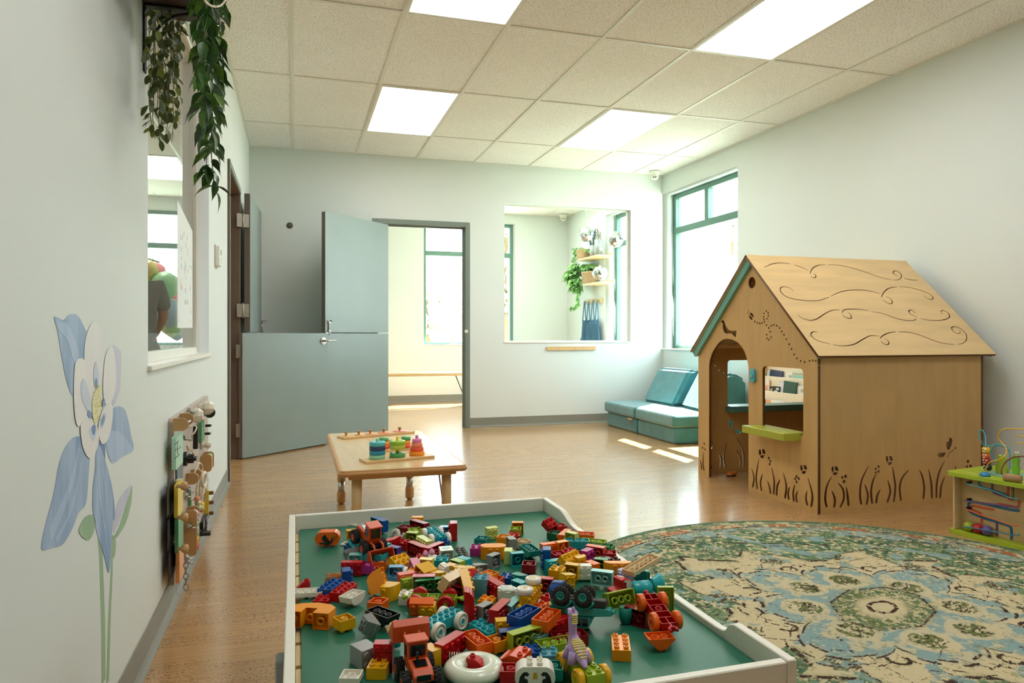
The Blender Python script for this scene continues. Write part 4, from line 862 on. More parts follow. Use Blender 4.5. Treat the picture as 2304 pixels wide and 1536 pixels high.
def brick_geo(kind):
    """kind: e.g. 'b24' = 2x4 brick, 'p22' plate, 'sl22' slope, 'cv24' curved, 'rd24' rounded, 'bt22' double height"""
    s = kind.rstrip('0123456789'); d = kind[len(s):]; ny, nx = int(d[0]), int(d[1:])
    h = {'p': .0096, 'bt': .0384, 'rd': .036, 'tcv': .036}.get(s, .0192); lx, ly = nx * PT_ - .0002, ny * PT_ - .0002
    pr = prof_of({'tcv': 'cv'}.get(s, s), lx, h); bm = NB(); t = .0016; hx, hy = lx / 2, ly / 2
    bx = [x for x, z in pr if z < 1e-6] or [-hx + .02, hx - .02]; xa, xb = min(bx), max(bx)
    A = [bm.verts.new((x, -hy, z)) for x, z in pr]; B = [bm.verts.new((x, hy, z)) for x, z in pr]; n = len(pr)
    f1 = bm.faces.new(A); f2 = bm.faces.new(B[::-1]); sd = []; bot = None
    for i in range(n):
        j = (i + 1) % n
        if abs(pr[i][1]) < 1e-6 and abs(pr[j][1]) < 1e-6: bot = (A[i], A[j], B[j], B[i]); continue
        sd.append(bm.faces.new((A[i], B[i], B[j], A[j])))
    cd = min(h - t, .0175) if s in ('b', 'p', 'bt') else (.007 if s in ('sl', 'dsl') else min(.012, h - t))
    if bot is not None:
        ix, iy = xb - t, hy - t; xi = xa + t
        I0 = [bm.verts.new(c) for c in ((xi, -iy, 0), (ix, -iy, 0), (ix, iy, 0), (xi, iy, 0))]; I1 = [bm.verts.new((v.co.x, v.co.y, cd)) for v in I0]
        for i in range(4):
            j = (i + 1) % 4; bm.faces.new((bot[i], I0[i], I0[j], bot[j])); bm.faces.new((I0[i], I1[i], I1[j], I0[j]))
        bm.faces.new(I1)
        for i in range(nx - 1):
            for k in range(ny - 1): 
                c = Vector(((i - (nx - 2) / 2) * PT_, (k - (ny - 2) / 2) * PT_, 0)); M = Matrix.Translation(c)
                lathe(bm, [(.0066, .0004), (.0066, cd), (.0052, cd), (.0052, .0004)], 14, M, close=True)
    eds = [e for e in bm.edges if len(e.link_faces) == 2 and all(abs(v.co.z) > 1e-4 and (abs(abs(v.co.x) - hx) < .0003 or abs(abs(v.co.y) - hy) < .0003 or v.co.z > h - 1e-4) for v in e.verts) and e.calc_face_angle(0) > .6 and not any(abs(f.calc_center_median().z) < .0001 for f in e.link_faces)]
    try: bmesh.ops.bevel(bm, geom=eds, offset=.0005, segments=1, affect='EDGES')
    except Exception: pass
    bmesh.ops.recalc_face_normals(bm, faces=bm.faces)
    me = bpy.data.meshes.new('brick'); bm.to_mesh(me); bm.free()
    xs = [(i - (nx - 1) / 2) * PT_ for i in range(nx)]
    if s in ('sl', 'cv', 'tcv'): xs = [x for x in xs if x < -.001] or xs[:1]
    if s in ('dsl', 'dcv', 'inv') and nx > 2: xs = xs[1:-1]
    if s == 'rd': xs = xs[1:-1]
    st_ = [(x, (k - (ny - 1) / 2) * PT_, h) for x in xs for k in range(ny)]
    return me, st_, (lx, ly, h)
GEO = {}
MODES = {'U': Matrix.Identity(3), 'D': Matrix.Rotation(pi, 3, 'X'), 'S': Matrix.Rotation(pi / 2, 3, 'X'), 'H': Matrix.Rotation(-pi / 2, 3, 'X'),
         'E': Matrix.Rotation(-pi / 2, 3, 'Y') @ Matrix.Rotation(pi / 2, 3, 'X'), 'N': Matrix.Rotation(-pi / 2, 3, 'Y') @ Matrix.Rotation(-pi / 2, 3, 'X')}
TILE = [zc(640, 1120, 3.692), zc(640, 1130, 7.68), zc(900, 1130, 7.68), zc(1160, 1130, 7.68), zc(640, 1320, 7.11), zc(900, 1310, 6.797), zc(1140, 1310, 6.797), zc(1340, 1220, 5.908)]
def yaw_at(px, py, dx, dy, z):
    n = sqrt(dx * dx + dy * dy); a = atz(px, py, z); b_ = atz(px + dx / n * 6, py + dy / n * 6, z); return atan2(b_.y - a.y, b_.x - a.x)
def place(o, R3, lo, cen, px, py, zb):
    z = TZ + .0004 + zb - lo; zc_ = z + cen.z; p = atz(px, py, zc_)
    o.location = (p.x - cen.x, p.y - cen.y, z); o.rotation_euler = R3.to_euler()
def brick(t, x, y, kind, col, mode, dx, dy, zb, label, tilt=None):
    px, py = TILE[t](x, y); m = col if not isinstance(col, str) else BM(col)
    if kind not in GEO: GEO[kind] = brick_geo(kind)
    me0, studs, (lx, ly, h) = GEO[kind]; k = (kind, m.name)
    if k not in PRM: me = me0.copy(); me.materials.append(m); PRM[k] = me
    o = bpy.data.objects.new('toy_brick', PRM[k]); COL.objects.link(o); tag(o, label, 'toy brick', 'toy bricks on the play table')
    R = MODES[mode]
    if tilt: R = Euler((radians(tilt[0]), radians(tilt[1]), 0)).to_matrix() @ R
    R = Matrix.Rotation(yaw_at(px, py, dx, dy, TZ + zb / 1000 + .012), 3, 'Z') @ R
    corners = [R @ Vector((a, b_, c)) for a in (-lx / 2, lx / 2) for b_ in (-ly / 2, ly / 2) for c in (0, h)]
    ss = [R @ Vector((sx + e * SR, sy, sz + SH)) for sx, sy, sz in studs for e in (-1, 1)]
    lo = min(c.z for c in corners + ss); cen = R @ Vector((0, 0, h / 2))
    place(o, R, lo, cen, px, py, zb / 1000)
    sm = stud_mesh(m)
    for s in studs: inst('stud', sm, o, s)
    return o
BR = [
(1, 1640, 375, 'b24', 'B', 'H', 230, 90, 6, 'blue long brick on its side against the far tray rail behind the orange loader'),
(1, 1600, 400, 'b22', 'G', 'S', 200, 60, 0, 'bright green brick squeezed between the orange loader and a blue brick'),
(1, 1175, 570, 'b22', 'Y', 'H', 200, -20, 0, 'yellow brick on its side left of the far orange loader'),
(1, 1170, 800, 'b22', 'DB', 'U', 100, 60, 0, 'dark blue brick under the tilted turquoise brick'),
(1, 1285, 745, 'b24', 'A', 'U', 300, 190, 8, 'turquoise long brick tilted with studs up beside the far orange loader', (25, 12)),
(1, 1540, 930, 'b24', 'A', 'D', 345, 55, 12, 'turquoise long brick upside down below the far orange loader'),
(1, 1165, 905, 'sl22', 'GR', 'S', 100, 20, 0, 'grey sloped brick left of the upside down turquoise brick', (0, -20)),
(1, 1240, 1000, 'b22', 'LA', 'H', 220, 0, 0, 'pale turquoise brick behind the red brick with studs facing front'),
(1, 1170, 1135, 'b23', 'R', 'S', 330, 0, 0, 'red brick with its studs facing front, right of the brown tube'),
(1, 1430, 1130, 'b22', 'MG', 'D', 220, 0, 0, 'magenta brick upside down between a red and an orange one'),
(1, 1665, 1070, 'b22', 'O', 'D', 230, 0, 0, 'orange brick upside down right of the magenta one'),
(1, 1070, 1275, 'b22', 'B', 'S', -20, -100, 0, 'blue brick with studs facing right, against the brown tube'),
(0, 388, 752, 'b24', 'B', 'U', 105, -75, 0, 'blue long brick studs up, touching a red one'),
(0, 492, 782, 'b24', 'R', 'U', 105, -80, 0, 'red long brick studs up beside the blue long brick'),
(0, 152, 728, 'sl12', 'R', 'U', -100, 8, 0, 'small red slope with one stud by the left tray rail'),
(0, 190, 785, 'p24', 'W', 'D', 240, -12, 0, 'cream flat brick upside down beside the left tray rail'),
(0, 318, 850, 'p22', 'R', 'U', 120, 4, 0, 'flat red brick studs up in front of the blue long brick'),
(0, 562, 832, 'dcv23', 'W', 'D', 110, -60, 0, 'cream curved brick upside down in front of the red long brick'),
(0, 497, 1032, 'b22', 'Y', 'D', 105, -30, 0, 'yellow brick upside down right of the yellow arch'),
(0, 815, 985, 'inv24', 'K', 'D', 190, 70, 6, 'black tapered brick upside down'),
(0, 705, 1065, 'sl22', 'GR', 'S', 120, 50, 0, 'grey sloped brick lying in front of the black one', (0, 30)),
(0, 778, 888, 'b22', 'O', 'D', 125, 15, 0, 'orange brick upside down behind the black one'),
(0, 770, 690, 'tcv23', 'BO', 'N', 60, -90, 0, 'large light orange curved piece leaning at the left of the heap', (-20, 15)),
(0, 960, 532, 'b23', 'Y', 'U', 135, -45, 10, 'yellow brick tipped forward showing six studs', (28, 0)),
(0, 912, 455, 'b22', 'PU', 'H', 90, 18, 4, 'purple brick on its side behind the six-stud yellow brick'),
(0, 832, 425, 'b22', 'A', 'H', 100, 30, 2, 'turquoise brick half hidden left of the purple one'),
(0, 893, 388, 'sl24', 'R', 'S', 120, -30, 0, 'red triangular sloped piece at the nose of the far orange loader'),
(0, 993, 392, 'b22', 'R', 'U', 90, 10, 0, 'red brick studs up right of the red triangular piece'),
(0, 1105, 432, 'b24', 'R', 'H', 150, 60, 0, 'red long brick on its side showing its hollow underside'),
(0, 1165, 385, 'b24', 'YG', 'S', 120, 70, 0, 'pale green long brick on its side behind the red long one'),
(0, 1000, 262, 'b22', 'DR', 'D', 120, 20, 0, 'dark red brick upside down near the far rail'),
(0, 1122, 240, 'b24', 'DR', 'H', 150, 45, 3, 'glossy dark red long brick near the board seam'),
(0, 1105, 200, 'b22', 'BO', 'S', 90, 0, 0, 'light orange brick farthest back beside the board seam'),
(0, 1085, 285, 'b22', 'LM', 'D', 80, -10, 2, 'lime brick upside down left of the turquoise car base'),
(0, 1070, 300, 'p12', 'Y', 'U', 90, 0, 14, 'thin yellow plate lying on the lime bricks'),
(0, 1063, 332, 'b22', 'LM', 'H', 100, 8, 0, 'lime brick on its side, hollow side to the front, by the white wheel'),
(0, 1316, 382, 'b12', 'B', 'U', 70, 10, 6, 'small blue brick sitting on the end of the turquoise car base'),
(0, 1342, 282, 'b22', 'LB', 'H', 70, 0, 0, 'pale blue brick standing left of the upright red brick'),
(0, 1405, 272, 'b23', 'R', 'E', 5, 100, 0, 'red long brick standing upright on its end near the far rail'),
(0, 1240, 440, 'b24', 'R', 'H', 100, -40, 0, 'red brick behind the pink gems'),
(0, 1150, 518, 'b22', 'R', 'U', 120, -6, 0, 'red brick with four studs up left of the pink gems'),
(0, 1342, 470, 'bt22', 'W', 'H', 140, -10, 0, 'white block with a pale blue oval on top'),
(0, 1305, 535, 'b22', 'A', 'U', 120, 0, 2, 'turquoise brick with four studs up in front of the white block'),
(0, 1492, 552, 'b22', 'A', 'S', 90, 25, 0, 'turquoise brick with studs facing right in front of the charcoal strips'),
(0, 1440, 520, 'b12', 'DG', 'U', 60, -30, 0, 'small dark green brick between white block and charcoal strips'),
(0, 1595, 435, 'b22', 'MG', 'U', 95, 0, 0, 'magenta brick studs up left of the orange printed piece'),
(0, 1735, 520, 'b22', 'GR', 'H', 110, -45, 0, 'grey brick with its hollow side facing left front'),
(0, 1640, 358, 'b22', 'DA', 'D', 120, 12, 0, 'dark turquoise brick upside down behind the magenta one'),
(0, 1720, 290, 'b22', 'YG', 'S', 100, -12, 0, 'pale lime brick standing with four studs facing front'),
(0, 1822, 345, 'b22', 'BO', 'D', 110, 10, 0, 'light orange brick upside down behind the grey upright brick'),
(0, 1885, 380, 'b22', 'GR', 'H', 50, 50, 0, 'grey brick standing between light orange and tan'),
(0, 1905, 315, 'p22', 'R', 'U', 100, 0, 6, 'flat red brick studs up in front of a lime one'),
(0, 1920, 275, 'b22', 'LM', 'D', 95, 0, 0, 'lime brick upside down before the light orange hollow one'),
(0, 1938, 245, 'b22', 'BO', 'H', 100, 0, 0, 'light orange brick on its side, hollow side to the front, by the lime one'),
(0, 1978, 382, 'b22', 'T', 'D', 100, 15, 0, 'tan brick upside down right of the grey upright brick'),
(0, 2040, 442, 'cv24', 'DA', 'D', 95, 65, 2, 'turquoise curved long brick upside down'),
(0, 1932, 505, 'b22', 'A', 'H', 130, -12, 0, 'turquoise block standing beside a pale lime one'),
(0, 1860, 480, 'b22', 'YG', 'S', 20, -90, 0, 'pale lime brick pressed against the left of the turquoise block'),
(0, 2033, 572, 'b22', 'DR', 'D', 130, 5, 0, 'dark red brick upside down alone on the shiny part of the board'),
(3, 590, 385, 'b22', 'R', 'U', 140, 30, 8, 'red brick tipped on another near the far right corner of the board', (12, 35)),
(3, 765, 445, 'b22', 'R', 'D', 110, 70, 0, 'red brick upside down leaning on the tipped red one'),
(3, 680, 575, 'b22', 'DG', 'D', 150, 32, 0, 'dark green brick upside down near the far right corner'),
(3, 850, 610, 'b24', 'O', 'S', -140, 130, 0, 'orange long brick on its side with studs facing left'),
(3, 1150, 590, 'b24', 'O', 'D', 350, 20, 6, 'orange long brick upside down against the right tray rail'),
(3, 975, 620, 'b22', 'YG', 'H', 200, 45, 10, 'pale green brick resting behind the turquoise boat piece'),
(3, 1060, 710, 'dcv24', 'A', 'D', 380, 0, 6, 'turquoise boat-shaped piece lying upside down'),
(3, 1345, 715, 'b24', 'LM', 'D', 200, 20, 2, 'lime long brick upside down against the right rail'),
(3, 1480, 790, 'b24', 'G', 'D', 200, 30, 0, 'green long brick upside down against the right rail'),
(3, 640, 800, 'b24', 'O', 'S', 260, -35, 0, 'orange long brick on its side left of the turquoise boat'),
(3, 800, 775, 'b22', 'BO', 'H', 120, -20, 2, 'light orange brick between orange and turquoise boat'),
(3, 540, 960, 'b23', 'B', 'E', 5, 100, 0, 'blue brick standing on end with studs facing left'),
(3, 740, 935, 'b22', 'R', 'D', 200, -25, 0, 'red brick upside down right of the standing blue brick'),
(3, 950, 895, 'b22', 'R', 'U', 150, -40, 4, 'red brick studs up behind the tilted yellow long brick'),
(3, 950, 995, 'b24', 'Y', 'U', 330, -150, 12, 'yellow long brick tilted with studs to the upper left', (38, 0)),
(3, 1385, 860, 'b23', 'CR', 'H', 190, 30, 4, 'coral red brick on its side near the right rail'),
(3, 1235, 925, 'b22', 'MG', 'S', 100, -45, 8, 'magenta brick with studs facing right near the right rail'),
(3, 1630, 920, 'b22', 'R', 'D', 230, 10, 2, 'red brick upside down in the corner of the right rail'),
(3, 1690, 1045, 'b12', 'DB2', 'U', 80, -20, 0, 'small dark brown brick near the right rail'),
(3, 1480, 1085, 'b22', 'G', 'H', 200, 20, 0, 'green brick with its hollow side facing front, beside the brown dish'),
(3, 1330, 1150, 'b22', 'O', 'S', 120, 50, 4, 'orange brick with studs facing left front'),
(3, 690, 1105, 'b23', 'A', 'S', 230, -30, 0, 'turquoise brick with studs facing left front, under the yellow one'),
(3, 1130, 1045, 'cv22', 'Y', 'S', 100, -20, 8, 'yellow curved brick below the tilted yellow long brick'),
(3, 720, 1285, 'bt22', 'Y', 'U', 170, 20, 0, 'yellow tall brick with studs up in front of turquoise'),
(3, 980, 1180, 'b22', 'Y', 'H', 150, 20, 10, 'yellow brick in the right part of the heap beside the blue plate'),
(3, 1050, 1120, 'p22', 'DB', 'U', 150, 20, 6, 'dark blue plate half buried beside the yellow brick'),
(3, 1190, 1195, 'b22', 'W', 'E', 100, 0, 4, 'small white brick between yellow and orange at the right of the heap'),
(3, 1500, 1300, 'b23', 'LA', 'H', 250, 30, 8, 'pale aqua brick behind the black tyres'),
(3, 1770, 1150, 'dcv24', 'BO', 'S', 420, 0, 10, 'light orange curved long brick with four studs facing front'),
(3, 1620, 1235, 'p22', 'BO', 'U', 150, 10, 2, 'thin light orange plate under the curved long brick'),
(3, 1900, 1290, 'b22', 'LV', 'S', 200, 60, 4, 'lavender brick near the right rail'),
(3, 2185, 1270, 'sl23', 'DA', 'S', 120, 110, 4, 'dark turquoise wedge leaning on the right rail'),
(3, 890, 1360, 'b22', 'Y', 'S', 110, -30, 10, 'yellow brick with one side bright, left of the black tyres', (0, 10)),
(3, 530, 1425, 'b22', 'R', 'H', 260, 20, 0, 'red brick with pinkish shiny top left of the yellow ones'),
(3, 880, 1270, 'p22', 'LA', 'U', 150, 10, 4, 'pale aqua plate between two yellow bricks'),
(3, 690, 1475, 'b12', 'A', 'S', 100, -20, 2, 'small turquoise brick behind the blue half disc'),
(7, 610, 295, 'p26', 'T', 'D', 330, -120, 44, 'long tan plate upside down bridging the right tray rail', (0, -8)),
(7, 315, 755, 'b24', 'LM', 'H', 360, -80, 22, 'lime long brick tipped to show three rings beside the red car base', (-18, 0)),
(7, 930, 800, 'p24', 'LM', 'N', 100, 0, 0, 'lime plate standing on end against the right rail'),
(7, 560, 980, 'b23', 'DR', 'H', 200, 60, 0, 'dark red brick in shade under the red car base'),
(7, 848, 1305, 'dsl23', 'O', 'D', 300, -20, 0, 'orange sloped brick upside down, alone in front of the red car base'),
(7, 335, 1400, 'b24', 'BO', 'U', -12, -100, 0, 'light orange long brick studs up, alone on the right of the board'),
(2, 430, 1215, 'bt22', 'Y', 'H', 200, 70, 10, 'big yellow smooth block in the middle of the heap', (0, 22)),
(2, 890, 1345, 'b24', 'T', 'H', 200, -110, 22, 'tan long brick tilted on top of the heap', (30, 0)),
(2, 745, 1190, 'cv22', 'W', 'E', 80, 60, 8, 'cream curved piece standing in the heap'),
(2, 905, 1195, 'cv22', 'Y', 'S', 100, 30, 8, 'yellow curved piece right of the cream curved piece'),
(2, 995, 1110, 'b22', 'LM', 'H', 120, 40, 8, 'lime brick with pale shiny top in the middle of the heap'),
(2, 455, 1085, 'b22', 'LY', 'H', 160, 10, 10, 'pale yellow brick behind the big yellow block'),
(2, 255, 1130, 'b22', 'PK', 'H', 80, 60, 6, 'pink brick left of the big yellow block', (0, 25)),
(2, 185, 1195, 'b12', 'R', 'S', 40, -80, 2, 'small red brick with studs left of the pink one'),
(2, 60, 1215, 'cv22', 'W', 'U', 110, 20, 4, 'small white curved brick at the left of the heap'),
(2, -65, 1215, 'b22', 'LB', 'H', 100, 0, 2, 'pale blue brick left of the small white curved one'),
(2, 10, 1300, 'p23', 'LB', 'D', 120, 20, 2, 'pale blue plate in front of the small white curved brick'),
(2, 150, 1330, 'cv23', 'CR', 'S', 180, -30, 6, 'coral orange curved brick in front of the pale blue plate'),
(2, 140, 1425, 'b22', 'LM', 'S', 170, -30, 0, 'lime brick with studs facing front at the left of the heap'),
(2, 415, 1380, 'b23', 'PK', 'H', 250, -5, 6, 'pink flat-topped brick in the front of the heap'),
(2, 500, 1440, 'dcv24', 'G', 'H', 430, -50, 2, 'long green curved brick above the red wheels'),
(2, 640, 1320, 'cv22', 'Y', 'S', 120, 20, 6, 'yellow curved brick under the tan tilted long brick'),
(2, 240, 1260, 'b22', 'BO', 'S', 60, -80, 0, 'light orange brick tucked under the big yellow block'),
(2, 1110, 1235, 'cv23', 'Y', 'S', 160, 20, 8, 'yellow curved brick right of the tan tilted long brick'),
(2, 1260, 1200, 'b22', 'W', 'U', 120, 60, 4, 'cream brick with studs at the right edge of the heap'),
(2, 1130, 1420, 'b24', 'Y', 'H', 80, 140, 6, 'yellow long brick slanting towards the clear blue piece', (0, 20)),
(2, 1240, 1335, 'b22', 'R', 'S', 120, -60, 6, 'red brick behind the clear blue piece', (0, -25)),
(2, 1385, 1180, 'sl22', 'GR', 'H', 150, -20, 0, 'light grey sloped brick at the far edge of the heap'),
(2, 1545, 1285, 'b22', 'BO', 'D', 160, -70, 6, 'light orange brick upside down right of the heap'),
(2, 1640, 1375, 'b22', 'RO', 'D', 130, 20, 0, 'red orange brick upside down under the light orange one'),
(2, 1850, 1340, 'b22', 'B', 'U', 140, 10, 0, 'blue brick with tall studs behind the white cloud'),
(2, 2065, 1365, 'cv22', 'DA', 'S', 100, 30, 0, 'dark turquoise curved brick right of the white cloud'),
(2, 1620, 1470, 'b24', 'R', 'S', 200, 120, 0, 'red long brick with studs facing front behind the white cloud'),
(2, 560, 1000, 'cv22', 'W', 'U', 70, 20, 0, 'white curved brick behind the turquoise four-stud brick'),
(2, 2060, 1480, 'b22', 'A', 'H', 80, 30, 0, 'turquoise brick under the cream wheel'),
(6, 620, 300, 'sl22', 'R', 'U', -160, 60, 2, 'red sloped brick left of the blue half disc'),
(6, 800, 235, 'cv24', 'B', 'N', -100, -40, 0, 'blue curved half disc standing beside the black tyre', (0, 12)),
(6, 560, 420, 'b22', 'O', 'U', 120, 30, 4, 'orange brick peeking out behind the orange long one'),
(6, 610, 565, 'b24', 'O', 'D', 170, -150, 24, 'orange long brick upside down on top of red ones'),
(6, 770, 440, 'b22', 'Y', 'H', 180, 5, 2, 'yellow brick behind the orange long brick'),
(6, 800, 560, 'sl22', 'O', 'U', 80, -20, 0, 'small orange slope right of the orange long brick'),
(6, 745, 690, 'b24', 'R', 'S', 380, -140, 2, 'red long brick with studs facing front under the orange one'),
(6, 950, 860, 'b24', 'DR', 'D', 520, -60, 0, 'dark red long brick upside down behind the dinosaur'),
(6, 735, 975, 'b24', 'LM', 'D', 400, -70, 0, 'lime long brick upside down left of the dinosaur'),
(6, 260, 515, 'b24', 'B', 'D', 280, -160, 22, 'blue long brick upside down on the front of the heap'),
(6, 270, 850, 'b24', 'LM', 'H', 360, -110, 6, 'lime long brick on its side showing its rings'),
(6, 85, 850, 'b23', 'DB', 'H', 200, -20, 0, 'dark blue brick left of the lime long brick'),
(5, 1590, 690, 'b22', 'Y', 'S', 160, -10, 2, 'yellow brick behind the dark blue one'),
(6, 385, 1100, 'b22', 'B', 'U', 240, -5, 0, 'blue brick with tall studs behind the panda piece'),
(6, 725, 1345, 'b22', 'DA', 'D', 240, 20, 0, 'turquoise brick upside down right of the panda piece'),
(5, 1760, 1115, 'sl23', 'RO', 'U', -200, -60, 4, 'red orange slope with three studs right of the float ring', (-10, 0)),
(5, 1690, 1385, 'b22', 'R', 'D', 220, 5, 0, 'red brick upside down between float ring and panda piece'),
(5, 760, 985, 'b24', 'R', 'S', 300, -190, 4, 'red long brick with studs facing front right, behind the float ring'),
(5, 1165, 915, 'b24', 'O', 'D', 240, 190, 6, 'orange long brick upside down behind the float ring'),
(5, 1480, 930, 'b22', 'BO', 'D', 200, -60, 0, 'light orange brick upside down right of the orange long brick'),
(5, 1300, 705, 'p24', 'A', 'U', 250, 140, 4, 'turquoise plate with eight studs right of the white-wheeled car'),
(5, 1530, 460, 'b24', 'R', 'H', 250, -230, 10, 'red long brick slanting up beside the blue long brick'),
(5, 1800, 345, 'sl23', 'LA', 'H', 150, -60, 6, 'pale aqua triangular piece with a dark hole', (0, -20)),
(5, 1290, 450, 'b22', 'GR', 'H', 120, -60, 0, 'light grey brick in front of the yellow plate'),
(5, 1060, 350, 'cv24', 'R', 'E', 5, -100, 0, 'red curved long brick standing on end, studs facing right'),
(5, 1330, 285, 'p22', 'BO', 'U', 240, 30, 2, 'light orange plate under the clear blue piece'),
(5, 110, 235, 'b22', 'W', 'U', 190, 0, 0, 'white brick with two studs left of the lime car base'),
(5, 340, 375, 'b23', 'O', 'S', 450, 5, 6, 'orange brick with studs pointing to the front, before the lime car base', (20, 0)),
(5, 425, 435, 'b22', 'Y', 'S', 240, 10, 0, 'yellow brick with studs pointing to the front beside the orange one', (15, 0)),
(5, 850, 150, 'b23', 'DR', 'H', 200, 40, 0, 'dark red brick behind the right red wheel'),
(4, 1275, 1080, 'bt22', 'GR', 'S', 200, -70, 0, 'tall grey block left of the near orange loader'),
(4, 1590, 1030, 'b22', 'R', 'S', 230, 0, 14, 'shiny red brick beside the tall grey block'),
(4, 1590, 1180, 'b22', 'DR', 'H', 230, 0, 0, 'dark red brick below the shiny red one'),
(4, 1500, 1320, 'b22', 'Y', 'U', 250, 5, 0, 'yellow brick with four studs at the bottom edge'),
(4, 1070, 1435, 'p22', 'W', 'D', 300, 5, 0, 'cream plate upside down at the bottom edge'),
(5, 480, 1130, 'b22', 'Y', 'E', 100, 60, 0, 'yellow brick with studs facing right beside the near loader cab'),
]
for r in BR:
    brick(*r)
for q in ((2, 1390, 1440, 'bt22', M_tra, 'U', 200, 10, 0, 'clear blue tall brick in the middle of the heap'), (6, 455, 850, 'b22', M_tra2, 'D', 200, 60, 2, 'clear teal brick beside the lime long brick'), (6, 640, 1140, 'b22', M_tra, 'U', 240, -5, 0, 'clear turquoise brick right of the blue tall-studded one')):
    brick(*q)
def special(name, label, cat, t, x, y, mode, dx, dy, cen, lo, zb=0, tilt=None, grp=None):
    """thing placed on the board: cen = centre of its local box, lo = lowest point below the origin after rotation"""
    px, py = TILE[t](x, y); R = MODES[mode]
    if tilt: R = Euler((radians(tilt[0]), radians(tilt[1]), 0)).to_matrix() @ R
    R = Matrix.Rotation(yaw_at(px, py, dx, dy, TZ + zb / 1000 + .015), 3, 'Z') @ R
    if isinstance(lo, tuple): lo = min((R @ Vector((x_, y_, z_))).z for x_ in lo[0] for y_ in lo[1] for z_ in lo[2])
    o = thing(name, label, cat, group=grp); place(o, R, lo, R @ Vector(cen), px, py, zb / 1000); return o
# car bases: studded body, four wheels with hubs, a tow hook
def car_base(label, t, x, y, mode, dx, dy, bc, wc, hc, zb=0, tilt=None, nx=6):
    wr, ww = .0165, .012; L_ = nx * PT_ / 2; lo = 0 if mode == 'U' else (-.0325 if mode == 'D' else -.032)
    o = special('toy_car_base', label, 'toy car', t, x, y, mode, dx, dy, (0, 0, .018), lo, zb, tilt, 'toy car bases on the play table')
    m = BM(bc); bm = NB(); tk = .0016; z0, z1 = .010, .028
    # open-bottomed tray with ribs
    box(bm, -L_, -.0155, z1 - tk, L_, .0155, z1); 
    for s in (-1, 1): box(bm, -L_, s * .0155 - (tk if s > 0 else 0), z0, L_, s * .0155 + (tk if s < 0 else 0), z1 - tk); box(bm, s * L_ - (tk if s > 0 else 0), -.0139, z0, s * L_ + (tk if s < 0 else 0), .0139, z1 - tk)
    for q in (-.6, -.22, .22, .6): box(bm, q * L_ - .0007, -.0139, z0, q * L_ + .0007, .0139, z1 - tk)
    box(bm, .6 * L_ + .0007, -.0007, z0, L_ - tk, .0007, z1 - tk); box(bm, -L_ + tk, -.0007, z0, -.6 * L_ - .0007, .0007, z1 - tk)
    lathe(bm, [(.0066, z0), (.0066, z1 - tk), (.0052, z1 - tk), (.0052, z0)], 14, close=True)
    obj('body', bm, m, o); sm = stud_mesh(m)
    for i in range(nx):
        for k in (-.5, .5): inst('stud', sm, o, ((i - (nx - 1) / 2) * PT_, k * PT_, z1))
    wm = BM(wc) if wc in BC else wc
    for sx in (-1, 1):
        for sy in (-1, 1):
            bm = NB(); lathe(bm, [(.005, 0), (.0145, 0), (wr, .0018), (wr, ww - .0018), (.0145, ww), (.0135, ww), (.0128, ww - .0016), (.0075, ww - .0016), (.0068, ww - .0002), (.0048, ww - .0002), (.0048, ww - .003), (0, ww - .003)], 26, Matrix.Rotation(-sy * pi / 2, 4, 'X'))
            w_ = obj('wheel', bm, wm, o, loc=(sx * (L_ - .017), sy * .0165, wr))
            bm = NB(); cyl(bm, (0, sy * (ww - .0032), 0), (0, sy * (ww - .0004), 0), .0046, n=12); obj('hub', bm, BM(hc), w_)
            cyo('axle', m, w_, (0, -sy * .002, 0), (0, sy * .001, 0), .004, n=8)
    bm = NB(); tube(bm, smooth_pts([(L_, 0, .012), (L_ + .008, .0, .012), (L_ + .013, .007, .012), (L_ + .020, .006, .012)], 3), .0028, 8); tube(bm, smooth_pts([(L_ + .008, 0, .012), (L_ + .013, -.007, .012), (L_ + .020, -.006, .012)], 3), .0028, 8); obj('hook', bm, m, o)
    bm = NB(); tube(bm, [(-L_, 0, .013), (-L_ - .009, 0, .013)], .003, 8); sphere(bm, (-L_ - .011, 0, .014), .005, 10, 8); obj('tow_ball', bm, m, o)
    return o
car_base('turquoise car base with cream wheels in front of the heap', 5, 625, 610, 'U', -560, 265, 'A', 'W', 'A')
car_base('turquoise car base with cream wheels at the far end of the table', 0, 1258, 315, 'U', 180, 150, 'A', 'W', 'A', 6)
car_base('lime car base with red wheels lying upside down', 5, 500, 270, 'D', 700, 25, 'LM', 'R', 'LM', 2)
car_base('red car base with orange wheels lying upside down near the right rail', 7, 835, 920, 'D', 440, 400, 'R', 'O', 'DR', 24, (0, 12))
DINO_CAR = car_base('lime car base with yellow wheels carrying a dinosaur at the front edge', 6, 1165, 1300, 'U', 300, 300, 'LM', 'Y', 'LM', 2)
car_base('yellow car base on its side with cream wheels beside the white cloud', 5, 1985, 215, 'S', 150, -190, 'Y', 'W', 'Y', 2)
